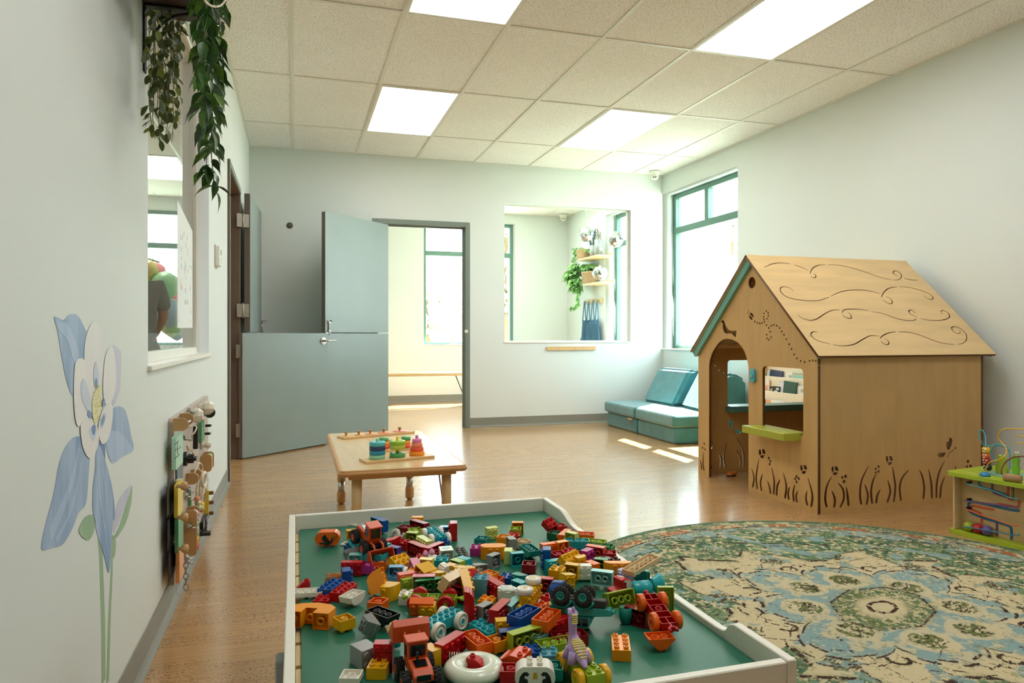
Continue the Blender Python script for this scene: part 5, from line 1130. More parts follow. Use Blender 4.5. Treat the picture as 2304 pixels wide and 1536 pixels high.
# dinosaur
px, py = TILE[6](1065, 1000)
R = Matrix.Rotation(yaw_at(px, py, -100, -110, TZ + .05), 3, 'Z')
dn = thing('toy_dinosaur', 'lavender long-necked toy dinosaur with a yellow striped back on the lime car base', 'toy dinosaur')
place(dn, R, 0, Vector((0, 0, .018)), px, py, .0335); dn.scale = (.95, 1.1, .70)
M_dino = mat('dino_lilac', 'A98FC4', .4); M_dstr = mat('dino_stripe', 'E0D27C', .4)
bm = NB(); tube(bm, smooth_pts([(-.042, 0, .004), (-.028, 0, .012), (-.012, 0, .022), (.004, 0, .030), (.014, 0, .046), (.017, 0, .065), (.016, 0, .085), (.014, 0, .094), (.020, 0, .100), (.030, 0, .099)], 4), .01, 12,
          rs=[.002 + .0 * i for i in range(1)] + [.002 + (.014 - .002) * min(1, i / 10) if i < 11 else (.014 - .0075 * min(1, (i - 11) / 6) if i < 20 else (.0068 if i < 29 else .0085 - .0006 * (i - 29))) for i in range(1, 37)])
obj('body', bm, M_dino, dn)
for sx, sy in ((-.014, -.011), (-.014, .011), (.010, -.010), (.010, .010)):
    bm = NB(); tube(bm, [(sx * .8, sy * .6, .024), (sx, sy, .012), (sx * 1.1, sy * 1.1, .0005)], .006, 10, rs=[.0085, .0068, .0072]); obj('leg', bm, M_dino, dn)
for i in range(9):
    t_ = i / 8; x_ = -.030 + .036 * t_; z_ = .0145 + .0235 * t_ + .004 * sin(t_ * 3.1); bm = NB(); box(bm, x_ - .0012, -.006 - .004 * sin(t_ * 3.1), z_ + .0035, x_ + .0012, .006 + .004 * sin(t_ * 3.1), z_ + .0085, .001); obj('back_stripe', bm, M_dstr, dn)
for i in range(5): bxo('neck_stripe', M_dstr, dn, .004, -.0045, .078 + i * .0048, .0105, .0045, .0805 + i * .0048, .001)
bm = NB(); sphere(bm, (.013, 0, .108), .004, 8, 6, (1, .7, 1.8)); obj('crest', bm, M_dino, dn)
for s in (-1, 1): bm = NB(); sphere(bm, (.024, s * .0066, .1025), .0016, 8, 6); obj('eye', bm, M_black, dn)
# wheel loaders with rubber tyres
M_tyre = mat('toy_tyre', '201E1C', .8, bump=.4, bscale=120); M_win = mat('toy_window', '151A1C', .15)
def tyre(par, x, y, z, r, w_, sy, hub):
    bm = NB(); lathe(bm, [(.4 * r, -w_ / 2), (.86 * r, -w_ / 2), (r, -w_ * .32), (r, w_ * .32), (.86 * r, w_ / 2), (.4 * r, w_ / 2)], 20, Matrix.Rotation(pi / 2, 4, 'X'), close=True)
    for k in range(16):
        a = 2 * pi * k / 16; M = Matrix.Rotation(a, 4, 'Y') @ Matrix.Translation((r, 0, 0)); 
        box(bm, -.0015, -w_ * .45, -.0018, .0012, -.001, .0010, M=M); box(bm, -.0015, .001, -.0002, .0012, w_ * .45, .0026, M=M)
    t = obj('tyre', bm, M_tyre, par, loc=(x, y, z)); bm = NB(); lathe(bm, [(0, -w_ * .3), (.5 * r, -w_ * .3), (.5 * r, w_ * .52), (.36 * r, w_ * .52), (.3 * r, w_ * .30), (.12 * r, w_ * .30), (.12 * r, w_ * .5), (0, w_ * .5)], 16, Matrix.Rotation(-sy * pi / 2, 4, 'X')); obj('hub', bm, hub, t)
def loader(label, t, x, y, mode, dx, dy, col, zb=0, tilt=None, up=0.0):
    m = BM(col) if isinstance(col, str) else col
    o = special('toy_loader', label, 'toy truck', t, x, y, mode, dx, dy, (.005, 0, .034), ((-.05, .092 if up == 0 else .03), (-.03, .03), (0, .07)), zb, tilt, 'toy wheel loaders on the play table')
    bm = NB(); box(bm, -.045, -.012, .012, .030, .012, .024, .002); obj('chassis', bm, M_black, o)
    bm = NB(); prism(bm, [(-.050, .022), (-.006, .022), (-.006, .042), (-.040, .040), (-.050, .032)], -.016, .016, Matrix(((1, 0, 0, 0), (0, 0, 1, 0), (0, 1, 0, 0), (0, 0, 0, 1)))); bmesh.ops.bevel(bm, geom=bm.edges[:], offset=.0015, segments=1, affect='EDGES'); hd = obj('hood', bm, m, o)
    bxo('hood_grille', M_win, hd, -.0515, -.011, .025, -.0500, .011, .034); bxo('hood_top_vent', M_win, hd, -.036, -.010, .0415, -.014, .010, .0426)
    cyo('exhaust', M_black, hd, (-.020, .004, .042), (-.020, .004, .058), .002, n=8)
    bm = NB(); prism(bm, [(-.006, .022), (.022, .022), (.026, .040), (.018, .066), (-.004, .066)], -.0165, .0165, Matrix(((1, 0, 0, 0), (0, 0, 1, 0), (0, 1, 0, 0), (0, 0, 0, 1)))); bmesh.ops.bevel(bm, geom=bm.edges[:], offset=.0018, segments=1, affect='EDGES'); cb = obj('cab', bm, m, o)
    for s in (-1, 1): bxo('cab_window', M_win, cb, .001, s * .0168 - .0005, .042, .016, s * .0168 + .0005, .061, .0004)
    bxo('rear_window', M_win, cb, -.0068, -.012, .045, -.0058, .012, .062); bxo('roof', m, cb, -.008, -.018, .0662, .022, .018, .070, .001)
    bm = NB(); prism(bm, [(.0195, .0635), (.0268, .042), (.0276, .0425), (.0203, .064)], -.012, .012, Matrix(((1, 0, 0, 0), (0, 0, 1, 0), (0, 1, 0, 0), (0, 0, 0, 1)))); obj('windscreen', bm, M_win, cb)
    for s in (-1, 1):
        tyre(o, -.030, s * .0245, .0165, .0165, .014, s, m); tyre(o, .022, s * .0245, .0165, .0165, .014, s, m)
        bm = NB(); tube(bm, [(.020, s * .012, .032), (.044, s * .012, .036 + up * .7), (.060, s * .010, .018 + up)], .0028, 8); obj('lift_arm', bm, m, o)
    bk = [(.052, .004), (.078, .002), (.090, .010), (.0885, .012), (.077, .005), (.056, .0065), (.056, .026), (.064, .036), (.0625, .0375), (.052, .030)]
    bm = NB(); M_ = Matrix(((1, 0, 0, 0), (0, 0, 1, 0), (0, 1, 0, 0), (0, 0, 0, 1))); prism(bm, bk, -.030, .030, M_)
    for s in (-1, 1): prism(bm, [(.054, .0045), (.078, .0035), (.088, .011), (.064, .035), (.054, .028)], s * .030 - .0012, s * .030 + .0012, M_)
    b_ = obj('bucket', bm, m, o, loc=(-.012 if up else 0, 0, up))
    for i in range(7): bm = NB(); box(bm, .087, -.027 + i * .009 - .0025, .0085, .094, -.027 + i * .009 + .0025, .0105, M=None); obj('tooth', bm, m, b_)
    return o
M_lo = mat('loader_orange', 'CC4C14', .42, var=.04)
loader('near orange toy wheel loader with its bucket raised, at the front edge of the table', 5, 250, 1180, 'U', -130, -260, M_lo, 0, None, .046)
loader('far orange toy wheel loader tipped nose down by the turquoise bricks', 1, 1500, 590, 'U', 260, 130, M_lo, 4, (0, 20))
M_tt = mat('truck_teal', '12877C', .35)
def monster(label, t, x, y, dx, dy, zb, tilt):
    o = special('toy_truck', label, 'toy truck', t, x, y, 'D', dx, dy, (0, 0, .038), ((-.05, .06), (-.021, .021), (.0, .077)), zb, tilt)
    bm = NB(); box(bm, -.050, -.021, .024, .050, .021, .038, .002); cyl(bm, (-.034, -.03, .020), (-.034, .03, .020), .004, n=8); cyl(bm, (.008, -.03, .020), (.008, .03, .020), .004, n=8)
    for x_ in (-.02, 0, .02): box(bm, x_ - .004, -.011, .021, x_ + .004, .011, .026, .001)
    obj('undercarriage', bm, mat('dusty_black', '2B2824', .7, var=.2, vscale=60), o)
    Mx = Matrix(((1, 0, 0, 0), (0, 0, 1, 0), (0, 1, 0, 0), (0, 0, 0, 1)))
    bm = NB(); prism(bm, [(-.052, .038), (.058, .038), (.062, .050), (.026, .054), (-.012, .054), (-.052, .052)], -.021, .021, Mx); bmesh.ops.bevel(bm, geom=bm.edges[:], offset=.0015, segments=1, affect='EDGES'); obj('body', bm, M_tt, o)
    bm = NB(); prism(bm, [(-.010, .0545), (.027, .0545), (.016, .077), (-.006, .077)], -.019, .019, Mx); bmesh.ops.bevel(bm, geom=bm.edges[:], offset=.0015, segments=1, affect='EDGES'); cb = obj('cab', bm, M_tt, o)
    for s in (-1, 1):
        for a, b_ in ((-.005, .004), (.007, .017)): bxo('cab_window', M_win, cb, a, s * .0192 - .0004, .058, b_, s * .0192 + .0005, .072)
        for x_ in (-.034, .008):
            tyre(o, x_, s * .029, .020, .0160, .015, s, M_tt)
            bm = NB(); tube(bm, [(x_ + .020 * cos(a), s * .024, .022 + .020 * sin(a)) for a in np.linspace(.3, 2.85, 9)], .003, 6); obj('fender', bm, M_tt, o)
    bxo('front_bumper', M_tt, o, .060, -.020, .040, .066, .020, .047, .002); bxo('rear_bumper', M_tt, o, -.058, -.020, .040, -.052, .020, .046, .002)
    for s in (-1, 1): bxo('bed_side', M_tt, o, -.050, s * .019 - .0012, .0525, -.012, s * .019 + .0012, .061)
monster('dark teal toy truck with big dusty tyres lying upside down', 6, 1130, 350, 330, 30, 0, (-14, 0))
t = special('toy_scoop', 'dark teal toy scoop in the shade beside the upside down truck', 'toy part', 6, 1820, 500, 'U', 100, 10, (0, 0, .016), 0)
bm = NB(); lathe(bm, [(.0, .0), (.010, .002), (.013, .014), (.013, .032), (.0118, .032), (.0118, .014), (0, .004)], 18, Matrix.Diagonal((1, .8, 1, 1))); obj('scoop', bm, M_tt, t)
# animal-print rounded bricks
def shaped(label, kind, col, t, x, y, mode, dx, dy, zb, tilt=None, cat='toy brick'): return brick(t, x, y, kind, col, mode, dx, dy, zb, label, tilt)
def decal(par, polys, y, M_, nm='print', s=-1):
    for p in polys:
        me = plate_mesh([p], .0004); bm = NB(); bm.from_mesh(me); bmesh.ops.transform(bm, matrix=Matrix(((1, 0, 0, 0), (0, 0, 1, y - (.0004 if s < 0 else 0)), (0, 1, 0, 0), (0, 0, 0, 1))), verts=bm.verts); obj(nm, bm, M_, par)
M_prk = mat('print_dark', '1D1A18', .4); M_pro = mat('print_orange', 'E8801F', .35); M_prb = mat('print_brown', '7A4A26', .4); M_prw = mat('print_white', 'E8E4D8', .4)
ti = shaped('orange rounded brick with a dark paw and stripes print, alone at the far left', 'rd24', 'O', 1, 755, 600, 'U', 260, -8, 0, (180, 0))
FY = .0161
decal(ti, [[(x * .001, z * .001) for x, z in p] for p in ([(-6, 6), (-14, 14), (-12, 22), (-4, 26), (2, 32), (8, 26), (2, 18)], [(4, 30), (9, 31), (14, 26), (15, 14), (11, 12), (10, 22)], [(-22, 28), (-18, 32), (-10, 31), (-6, 34), (8, 34), (4, 29), (-6, 27)])], FY + .0005, M_prk, s=1)
decal(ti, [circ(.018, .013, .0065, 16)], FY + .0006, M_prk, s=1); decal(ti, [circ(.018, .013, .0056, 16)], FY + .0009, M_pro, s=1); decal(ti, [circ(.0175, .0135, .0026, 10), circ(.0225, .0112, .001, 8), circ(.0212, .0165, .001, 8)], FY + .0012, M_prk, s=1)
pa_ = shaped('white rounded brick with a black and gold face print at the bottom edge', 'rd24', 'W', 6, 430, 1390, 'U', 400, 0, 0)
decal(pa_, [[(x * .001, z * .001) for x, z in p] for p in ([(-26, 10), (-24, 20), (-19, 27), (-13, 28), (-9, 24), (-12, 21), (-16, 22), (-17, 18), (-12, 16), (-11, 11), (-16, 7), (-22, 7)], [(26, 10), (24, 20), (19, 27), (13, 28), (9, 24), (12, 21), (16, 22), (17, 18), (12, 16), (11, 11), (16, 7), (22, 7)])], -FY - .0001, M_prk)
decal(pa_, [[(x * .001, z * .001) for x, z in p] for p in ([(-4, 17), (4, 17), (2.5, 27), (-2.5, 27)], [(-5, 2), (5, 2), (3, 6), (-3, 6)])], -FY - .0001, mat('print_gold', 'C99A2E', .4))
ob = shaped('orange rounded brick with four front studs and a printed curved top', 'rd24', 'BO', 0, 1735, 445, 'S', 200, -4, 0)
gi = shaped('yellow tall curved brick with a smiling face and green dots printed on its side', 'tcv22', 'Y', 0, 880, 780, 'S', 130, 10, 0)
decal(gi, [circ(.004, .022, .0035, 14)], -.0163, M_pro); decal(gi, [circ(-.004, .010, .0015, 8), circ(.0, .006, .0015, 8), circ(.003, .012, .0015, 8)], -.0163, mat('print_green', '2F7A3A', .4))
# white float ring and its red one-stud curved brick
t = special('float_ring', 'shiny pale green-white toy float ring at the front edge of the table', 'toy ring', 5, 1130, 1330, 'U', 100, 0, (0, 0, .011), 0)
bm = NB(); lathe(bm, [(.032 + .0175 * cos(a), .013 + .012 * sin(a)) for a in np.linspace(0, 2 * pi, 19)[:-1]], 44, close=True); obj('ring', bm, mat('ring_white', 'D5DCC8', .18), t)
bm = NB(); lathe(bm, [(0, .003), (.017, .003), (.017, .005), (0, .005)], 24); obj('floor_plate', bm, mat('ring_white2', 'C6CFBC', .3), t)
for k in range(5): bm = NB(); box(bm, -.028 - .004 * k, .036, .012, -.0265 - .004 * k, .046, .020, .0006); obj('fin', bm, mat('ring_white', 'D5DCC8', .18), t)
brick(5, 1175, 1240, 'cv12', 'R', 'U', 250, 60, 6, 'red curved brick with one stud sitting inside the float ring')
# white cloud piece with glittery top
t = special('cloud_piece', 'white scalloped toy cloud with a glittery grey top', 'toy part', 5, 1640, 190, 'U', 100, 20, (0, 0, .017), 0)
cl = [(.021 * cos(a) * (1 + .12 * cos(6 * a)), .017 * sin(a) * (1 + .12 * cos(6 * a))) for a in np.linspace(0, 2 * pi, 37)[:-1]]
bm = NB(); prism(bm, cl, 0, .032); bmesh.ops.bevel(bm, geom=[e for e in bm.edges if e.verts[0].co.z > .03 and e.verts[1].co.z > .03], offset=.003, segments=2, affect='EDGES'); obj('cloud_body', bm, mat('cloud_white', 'DDE4D6', .3), t)
bm = NB(); prism(bm, [(x * .72, y * .72) for x, y in cl], .0321, .0329); obj('glitter_top', bm, mat('glitter', 'B8BCB8', .25, metal=.4, var=.3, vscale=400), t)
# azure barrel with a flared bell
t = special('toy_barrel', 'turquoise barrel toy with a flared bell end lying by the right rail', 'toy part', 7, 690, 590, 'U', 300, -30, (0, 0, .018), 0, 8)
bm = NB(); lathe(bm, [(0, -.036), (.014, -.036), (.0155, -.034), (.0155, .004), (.0135, .006), (0, .006)], 26, Matrix.Translation((0, 0, .0165)) @ Matrix.Rotation(pi / 2, 4, 'Y')); obj('barrel', bm, BM('A'), t)
bm = NB(); lathe(bm, [(.012, .0065), (.013, .012), (.021, .026), (.0225, .030), (.0205, .030), (.0115, .013)], 26, Matrix.Translation((0, 0, .022)) @ Matrix.Rotation(pi / 2, 4, 'Y'), close=True); obj('bell', bm, BM('A'), t)
# red and white cab piece
t = special('toy_cab', 'red and white toy cab piece behind the lime tipped brick', 'toy part', 7, 330, 560, 'U', 100, -20, (0, 0, .02), 0, 12)
bm = NB(); prism(bm, [(-.024, 0), (.022, 0), (.024, .020), (.016, .032), (0, .036), (-.008, .034), (-.008, .016), (-.024, .012)], -.015, .015, Matrix(((1, 0, 0, 0), (0, 0, 1, 0), (0, 1, 0, 0), (0, 0, 0, 1)))); bmesh.ops.bevel(bm, geom=bm.edges[:], offset=.001, segments=1, affect='EDGES'); obj('cab_body', bm, BM('R'), t)
decal(t, [[(.004, .018), (.020, .014), (.021, .022), (.014, .031), (.001, .034), (-.003, .030), (.004, .029)]], -.0155, M_prw, 'white_panel')
bxo('running_board', BM('R'), t, -.026, -.020, .0, .032, -.0155, .005, .001)
# brown dish, brown broken tube, cream curl, pink gems, white frame, charcoal strips, grey elbow
t = special('toy_dish', 'dark brown round toy dish upside down near the right rail', 'toy part', 3, 1530, 965, 'U', 100, 0, (0, 0, .010), 0, 16)
bm = NB(); lathe(bm, [(.006, 0), (.010, .003), (.016, .011), (.0145, .011), (.009, .0045), (0, .0045), (0, .002)], 24); lathe(bm, [(.0035, .0045), (.0058, .0045), (.0058, .010), (.0035, .010)], 16, close=True); obj('dish', bm, mat('dish_brown', '4A3026', .3), t)
t = special('toy_tube', 'brown notched half tube lying left of the blue brick', 'toy part', 1, 865, 1225, 'U', 100, -5, (0, 0, .014), 0)
bm = NB(); me = plate_mesh([[(-.019, 0), (-.019, .008), (-.0155, .008), (-.0155, .020), (-.019, .020), (-.019, .034), (-.015, .040), (-.019, .044), (.020, .044), (.020, .036), (.0165, .036), (.0165, .012), (.020, .012), (.020, 0)]], .0016); bm.from_mesh(me)
bmesh.ops.subdivide_edges(bm, edges=[e for e in bm.edges if abs(e.verts[0].co.y - e.verts[1].co.y) > .003], cuts=4)
for v in bm.verts: a = (v.co.y / .044) * pi; r_ = .0148 - v.co.z; v.co = Vector((v.co.x, -r_ * cos(a), r_ * sin(a)))
obj('half_tube', bm, BM('BR'), t)
t = special('pink_gems', 'pink toy gems on a cream stem beside the white block', 'toy part', 0, 1200, 490, 'U', 100, 0, (0, 0, .022), 0, 4)
for x_, z_ in ((-.008, .027), (.007, .031)): bm = NB(); lathe(bm, [(0, 0), (.006, .003), (.0075, .009), (.005, .014), (0, .019)], 6, smooth=False); obj('gem', bm, mat('gem_pink', 'E0A0C0', .15), t, loc=(x_, 0, z_ - .006))
cyo('stem', M_trimw, t, (.003, 0, 0), (.003, 0, .0235), .004, n=10)
def wframe(label, x, y, dx, dy, zb):
    t = special('toy_window_frame', label, 'toy part', 1, x, y, 'U', dx, dy, (0, 0, .002), 0, zb)
    me = plate_mesh([rect(-.026, -.016, .026, .016), rect(-.021, -.011, -.003, .011), rect(.003, -.011, .021, .011)], .003); mobj('window_frame', me, t); me.materials.append(BM('W'))
wframe('white toy window frame lying flat by the far rail', 1250, 372, 200, 30, 0); wframe('white toy window frame lying left of the dark blue brick', 1130, 690, 100, -60, 0)
for k, (x, y) in enumerate(((1475, 480), (1515, 478))):
    t = special('rail_strip', ('left' if k == 0 else 'right') + ' charcoal studded strip leaning by the white block', 'toy part', 0, x, y, 'U', 140, 155, (0, 0, .005), 0, 10, (0, 10), 'charcoal studded strips')
    bxo('strip', BM('CH'), t, -.045, -.0055, 0, .045, .0055, .0055, .0006)
    for i in range(8):
        cyo('stud', BM('CH'), t, (-.0385 + .011 * i, 0, .0055), (-.0385 + .011 * i, 0, .0085), .0042, n=10)
t = special('grey_elbow', 'pale grey curled toy hose beside the green brick', 'toy part', 0, 935, 318, 'U', 100, 10, (0, 0, .014), 0, 4)
bm = NB(); tube(bm, smooth_pts([(-.018, 0, .010), (-.014, .004, .022), (-.004, .008, .026), (.004, 0, .018), (.006, -.004, .010), (.016, 0, .014), (.022, .004, .022)], 4), .0062, 12); obj('hose', bm, mat('hose_grey', 'B9B7AE', .35), t)
# small curly-haired figure half hidden behind the near loader's bucket
t = special('toy_figure', 'small toy figure with curly pale yellow hair behind the near orange loader', 'toy figure', 4, 1780, 760, 'U', 100, 0, (0, 0, .020), 0, 6)
bm = NB(); sphere(bm, (0, 0, .028), .011, 14, 10); obj('head', bm, mat('figure_skin', 'E3B592', .5), t)
bm = NB()
for k in range(46): a = k * 2.4; h_ = (k / 46) * 1.5 - .35; r_ = sqrt(max(0, 1 - h_ * h_)); sphere(bm, (.0115 * r_ * cos(a), .0115 * r_ * sin(a), .030 + .0115 * h_), .0032, 8, 6)
obj('curly_hair', bm, mat('figure_hair', 'E6D690', .6), t)
bm = NB(); lathe(bm, [(0, 0), (.009, 0), (.0085, .010), (.005, .018), (0, .018)], 14); obj('torso', bm, BM('A'), t); bm = NB(); sphere(bm, (.014, 0, .036), .004, 10, 8); obj('hair_bow', bm, BM('A'), t)
bm = NB(); tube(bm, [(-.008, 0, .014), (-.014, 0, .026), (-.016, 0, .034)], .0022, 8); obj('arm', bm, mat('figure_skin', 'E3B592', .5), t)
# prints
w_ = [o for o in COL.objects if o.get('label', '').startswith('white block with a pale blue oval')][0]
bm = NB(); me = plate_mesh([circ(0, 0, .010, 20, .006)], .0004); bm.from_mesh(me); bmesh.ops.transform(bm, matrix=Matrix(((1, 0, 0, 0), (0, 0, -1, -.0161), (0, 1, 0, .020), (0, 0, 0, 1))), verts=bm.verts); obj('print', bm, mat('print_blue', '8CC8CC', .4), w_)

# light orange arch lying on its back, both hollow leg ends towards the camera
t = special('arch_piece', 'light orange arch piece lying on its side at the left of the board', 'toy part', 0, 240, 975, 'U', 350, 25, (0, .005, .016), 0)
ar = [(-.044, -.020), (-.014, -.020), (-.014, .002), (.010, .002), (.010, -.020), (.042, -.020), (.043, .012), (.030, .024), (.0, .030), (-.030, .022), (-.044, .008)]
bm = NB(); prism(bm, ar, 0, .032); bmesh.ops.recalc_face_normals(bm, faces=bm.faces); bmesh.ops.bevel(bm, geom=bm.edges[:], offset=.0006, segments=1, affect='EDGES')
fs = [f for f in bm.faces if f.normal.y < -.95 and f.calc_area() > .0006]; r = bmesh.ops.inset_individual(bm, faces=fs, thickness=.0016); bmesh.ops.translate(bm, verts=list({v for f in fs for v in f.verts}), vec=(0, .012, 0))
for cx_ in (-.029, .026): lathe(bm, [(.0052, 0), (.0068, 0), (.0068, .0125), (.0052, .0125)], 16, Matrix.Translation((cx_, -.0078, .016)) @ Matrix.Rotation(pi / 2, 4, 'X'), close=True)
lathe(bm, [(.0052, 0), (.0068, 0), (.0068, .008), (.0052, .008)], 16, Matrix.Translation((-.002, .002, .016)) @ Matrix.Rotation(pi / 2, 4, 'X'), close=True)
obj('arch', bm, BM('BO'), t)
# ------------------------------------------------------------------ painted columbine on the left wall (flat paint, each petal its own shape)
z6 = zc(60, 680, 652 / 280)
FLW = thing('flower_mural', 'painted blue and white columbine flower on the left wall', 'mural', (LW, 0, 0))
PCOL = {'b1': ('7090BC', 'A9BEDA'), 'b2': ('8FA9D0', 'B4C6E0'), 'b3': ('3F66A6', '6C8EC4'), 'w': ('E6E4E2', 'DCDCE0'), 'w2': ('BFCBE0', 'CBD4E4'), 'lv': ('B9BCD4', 'CFCFDF'), 'g': ('84A886', '9BBA98'), 'y': ('D8D4A0', 'E0DCB4'), 'dk': ('5C7FB4', '7C9AC8')}
def paint(name, pts, col, lay, sm=True, closed=True):
    P = [atx(*z6(*q), LW) for q in pts]; Q = [Vector((p.y, p.z, 0)) for p in P]
    if sm: Q = smooth_pts(Q, 5, closed)
    me = plate_mesh([[(q.x, q.y) for q in Q]], .0002); me.transform(M_YZ); bm = NB(); bm.from_mesh(me)
    a, b_ = PCOL[col]; m = mat('paint_' + col, a, .5, col2=b_, vscale=5, stretch=(1, 3, .6)); return obj(name, bm, m, FLW, loc=(.0002 + .00028 * lay, 0, 0))
def pstroke(name, pts, w0, w1, col, lay):
    P = [atx(*z6(*q), LW) for q in pts]; me = plate_mesh([stroke([(p.y, p.z) for p in P], w0, w1)], .0002); me.transform(M_YZ); bm = NB(); bm.from_mesh(me)
    a, b_ = PCOL[col]; return obj(name, bm, mat('paint_' + col, a, .5, col2=b_, vscale=5, stretch=(1, 3, .6)), FLW, loc=(.0002 + .00028 * lay, 0, 0))
pstroke('stem', [(378, 1215), (388, 1330), (393, 1450), (396, 1560), (400, 1700), (402, 1990)], .026, .036, 'g', 0)
pstroke('stem', [(446, 1290), (445, 1400), (441, 1500), (434, 1640), (424, 1990)], .018, .026, 'g', 0)
pstroke('bud_joint', [(440, 1278), (455, 1270), (458, 1300), (452, 1335)], .055, .015, 'g', 1)
paint('petal', [(143, 76), (190, 92), (215, 68), (245, 60), (272, 76), (300, 130), (314, 175), (296, 300), (270, 400), (240, 488), (205, 400), (180, 270), (160, 150)], 'b1', 1)
paint('petal_fold', [(150, 90), (180, 105), (205, 110), (228, 140), (270, 260), (262, 330), (240, 300), (210, 200), (170, 150)], 'b2', 2)
paint('petal', [(452, 236), (465, 230), (482, 248), (495, 268), (492, 400), (485, 470), (456, 540), (445, 520), (462, 380)], 'lv', 1)
paint('petal', [(452, 556), (480, 545), (512, 560), (532, 620), (545, 690), (558, 768), (500, 740), (440, 670), (438, 610)], 'b1', 1)
paint('petal', [(412, 690), (450, 672), (500, 692), (530, 728), (556, 776), (500, 808), (455, 840), (430, 815), (415, 750)], 'b2', 2)
paint('petal', [(235, 715), (262, 703), (280, 710), (325, 790), (323, 900), (310, 1050), (270, 1105), (240, 1180), (190, 1265), (130, 1285), (76, 1292), (95, 1170), (140, 1000), (165, 860), (195, 770)], 'b1', 1)
pstroke('petal_highlight', [(120, 1220), (190, 1060), (240, 920), (270, 760)], .030, .014, 'b2', 2)
pstroke('petal_highlight', [(150, 1250), (220, 1110), (262, 960), (290, 830)], .014, .008, 'b2', 2)
paint('petal', [(372, 740), (408, 735), (412, 840), (440, 940), (458, 1060), (456, 1140), (440, 1100), (410, 900)], 'b3', 1)
paint('petal', [(360, 800), (375, 745), (400, 800), (430, 900), (450, 1030), (452, 1130), (442, 1260), (430, 1415), (405, 1330), (370, 1220), (346, 1100), (345, 980), (357, 880)], 'b1', 2)
pstroke('petal_highlight', [(372, 800), (378, 980), (405, 1180), (424, 1330)], .018, .006, 'b2', 3)
pstroke('petal_highlight', [(395, 860), (410, 1010), (425, 1200)], .010, .005, 'b2', 3)
paint('white_petal', [(300, 330), (302, 210), (325, 130), (355, 102), (378, 130), (395, 250), (398, 340), (380, 440), (355, 470), (325, 450)], 'w', 4)
paint('white_petal', [(400, 500), (398, 400), (408, 290), (430, 238), (450, 240), (464, 330), (466, 420), (450, 500), (420, 540)], 'w', 4)
paint('white_petal', [(243, 400), (252, 315), (285, 293), (320, 340), (345, 450), (352, 540), (330, 605), (285, 640), (258, 640), (244, 540)], 'w', 5)
paint('white_petal', [(278, 640), (310, 608), (350, 620), (372, 680), (370, 745), (340, 812), (310, 805), (285, 740)], 'w', 6)
paint('white_petal', [(372, 640), (395, 560), (430, 530), (447, 560), (440, 650), (420, 720), (390, 742), (374, 700)], 'w', 6)
paint('petal_shade', [(278, 440), (295, 400), (320, 470), (335, 570), (310, 560), (285, 510)], 'w2', 7); paint('petal_shade', [(345, 370), (358, 310), (372, 360), (368, 440), (350, 430)], 'w2', 7)
paint('petal_shade', [(322, 680), (335, 645), (358, 660), (356, 700), (342, 725)], 'w2', 7); paint('petal_shade', [(378, 640), (398, 580), (412, 590), (400, 640), (386, 662)], 'w2', 7)
paint('petal_eye', [(312, 585), (318, 565), (334, 580), (336, 602), (322, 606)], 'dk', 8); paint('petal_eye', [(334, 665), (344, 640), (355, 650), (352, 685), (342, 694)], 'dk', 8)
paint('petal_eye', [(383, 625), (396, 590), (404, 600), (398, 630), (386, 648)], 'dk', 8); paint('petal_eye', [(350, 425), (358, 395), (365, 420), (360, 455)], 'dk', 8)
paint('petal_eye', [(390, 535), (398, 505), (404, 515), (398, 545)], 'dk', 8)
paint('stamens', [(336, 560), (340, 490), (360, 455), (378, 430), (384, 480), (382, 560), (370, 610), (352, 635), (342, 610)], 'y', 9)
q = random.Random(3)
bm = NB()
for i in range(60):
    x, y = q.uniform(335, 386), q.uniform(430, 620); p = atx(*z6(x, y), LW); sphere(bm, (0, p.y, p.z), .0017, 6, 4, (.3, 1, 1))
obj('pollen', bm, mat('paint_pollen', 'D9CB6E', .6), FLW, loc=(.003, 0, 0), kind='stuff')
paint('leaf', [(272, 1190), (300, 1130), (340, 1112), (357, 1150), (350, 1200), (325, 1243), (290, 1230)], 'g', 2)
paint('bud_petal', [(455, 1210), (465, 1100), (490, 1020), (548, 955), (540, 1020), (500, 1110), (470, 1180)], 'lv', 1)
paint('bud_leaf', [(446, 1240), (480, 1180), (520, 1060), (550, 960), (546, 1050), (520, 1150), (480, 1220), (452, 1246)], 'g', 2)
# ------------------------------------------------------------------ busy board with latches, beads and little doors
z5b = zc(340, 860, 601 / 180)
BB = thing('busy_board', 'wall-mounted busy board with latches, beads and little coloured doors', 'activity board', (LW, 0, 0))
BX = .020     # front face above the wall
M_bb = mat('board_taupe', 'B8ABA2', .45, var=.04); M_bbe = mat('board_edge', '8E8078', .5)
bm = NB(); me = plate_mesh([rrect(2.745, .092, 3.765, .682, .015)], BX); me.transform(M_YZ); bm.from_mesh(me); obj('backboard', bm, M_bb, BB)
def bp(x, y, d=0.0): p = atx(*z5b(x, y), LW + BX + d); return (p.y, p.z)
def slab(name, q, d0, th, m, par=BB, r=.006, **k):
    P = [bp(*q[0], d0 * .9 + .003), bp(*q[1], d0 + th)]; ys = [p[0] for p in P]; zs = [p[1] for p in P]
    me = plate_mesh([rrect(min(ys), min(zs), max(ys), max(zs), r, 3)], th); me.transform(M_YZ); bm = NB(); bm.from_mesh(me); return obj(name, bm, m, par, loc=(BX + d0, 0, 0), **k)
M_tan = mat('tan_wood', 'B9925F', .45, var=.06, vscale=8); M_mint = mat('mint_panel', 'A9D3BC', .4); M_bgreen = mat('board_green', '4F9460', .4); M_byel = mat('board_yellow', 'D9BE3A', .4); M_bor = mat('board_orange', 'E29A5A', .4)
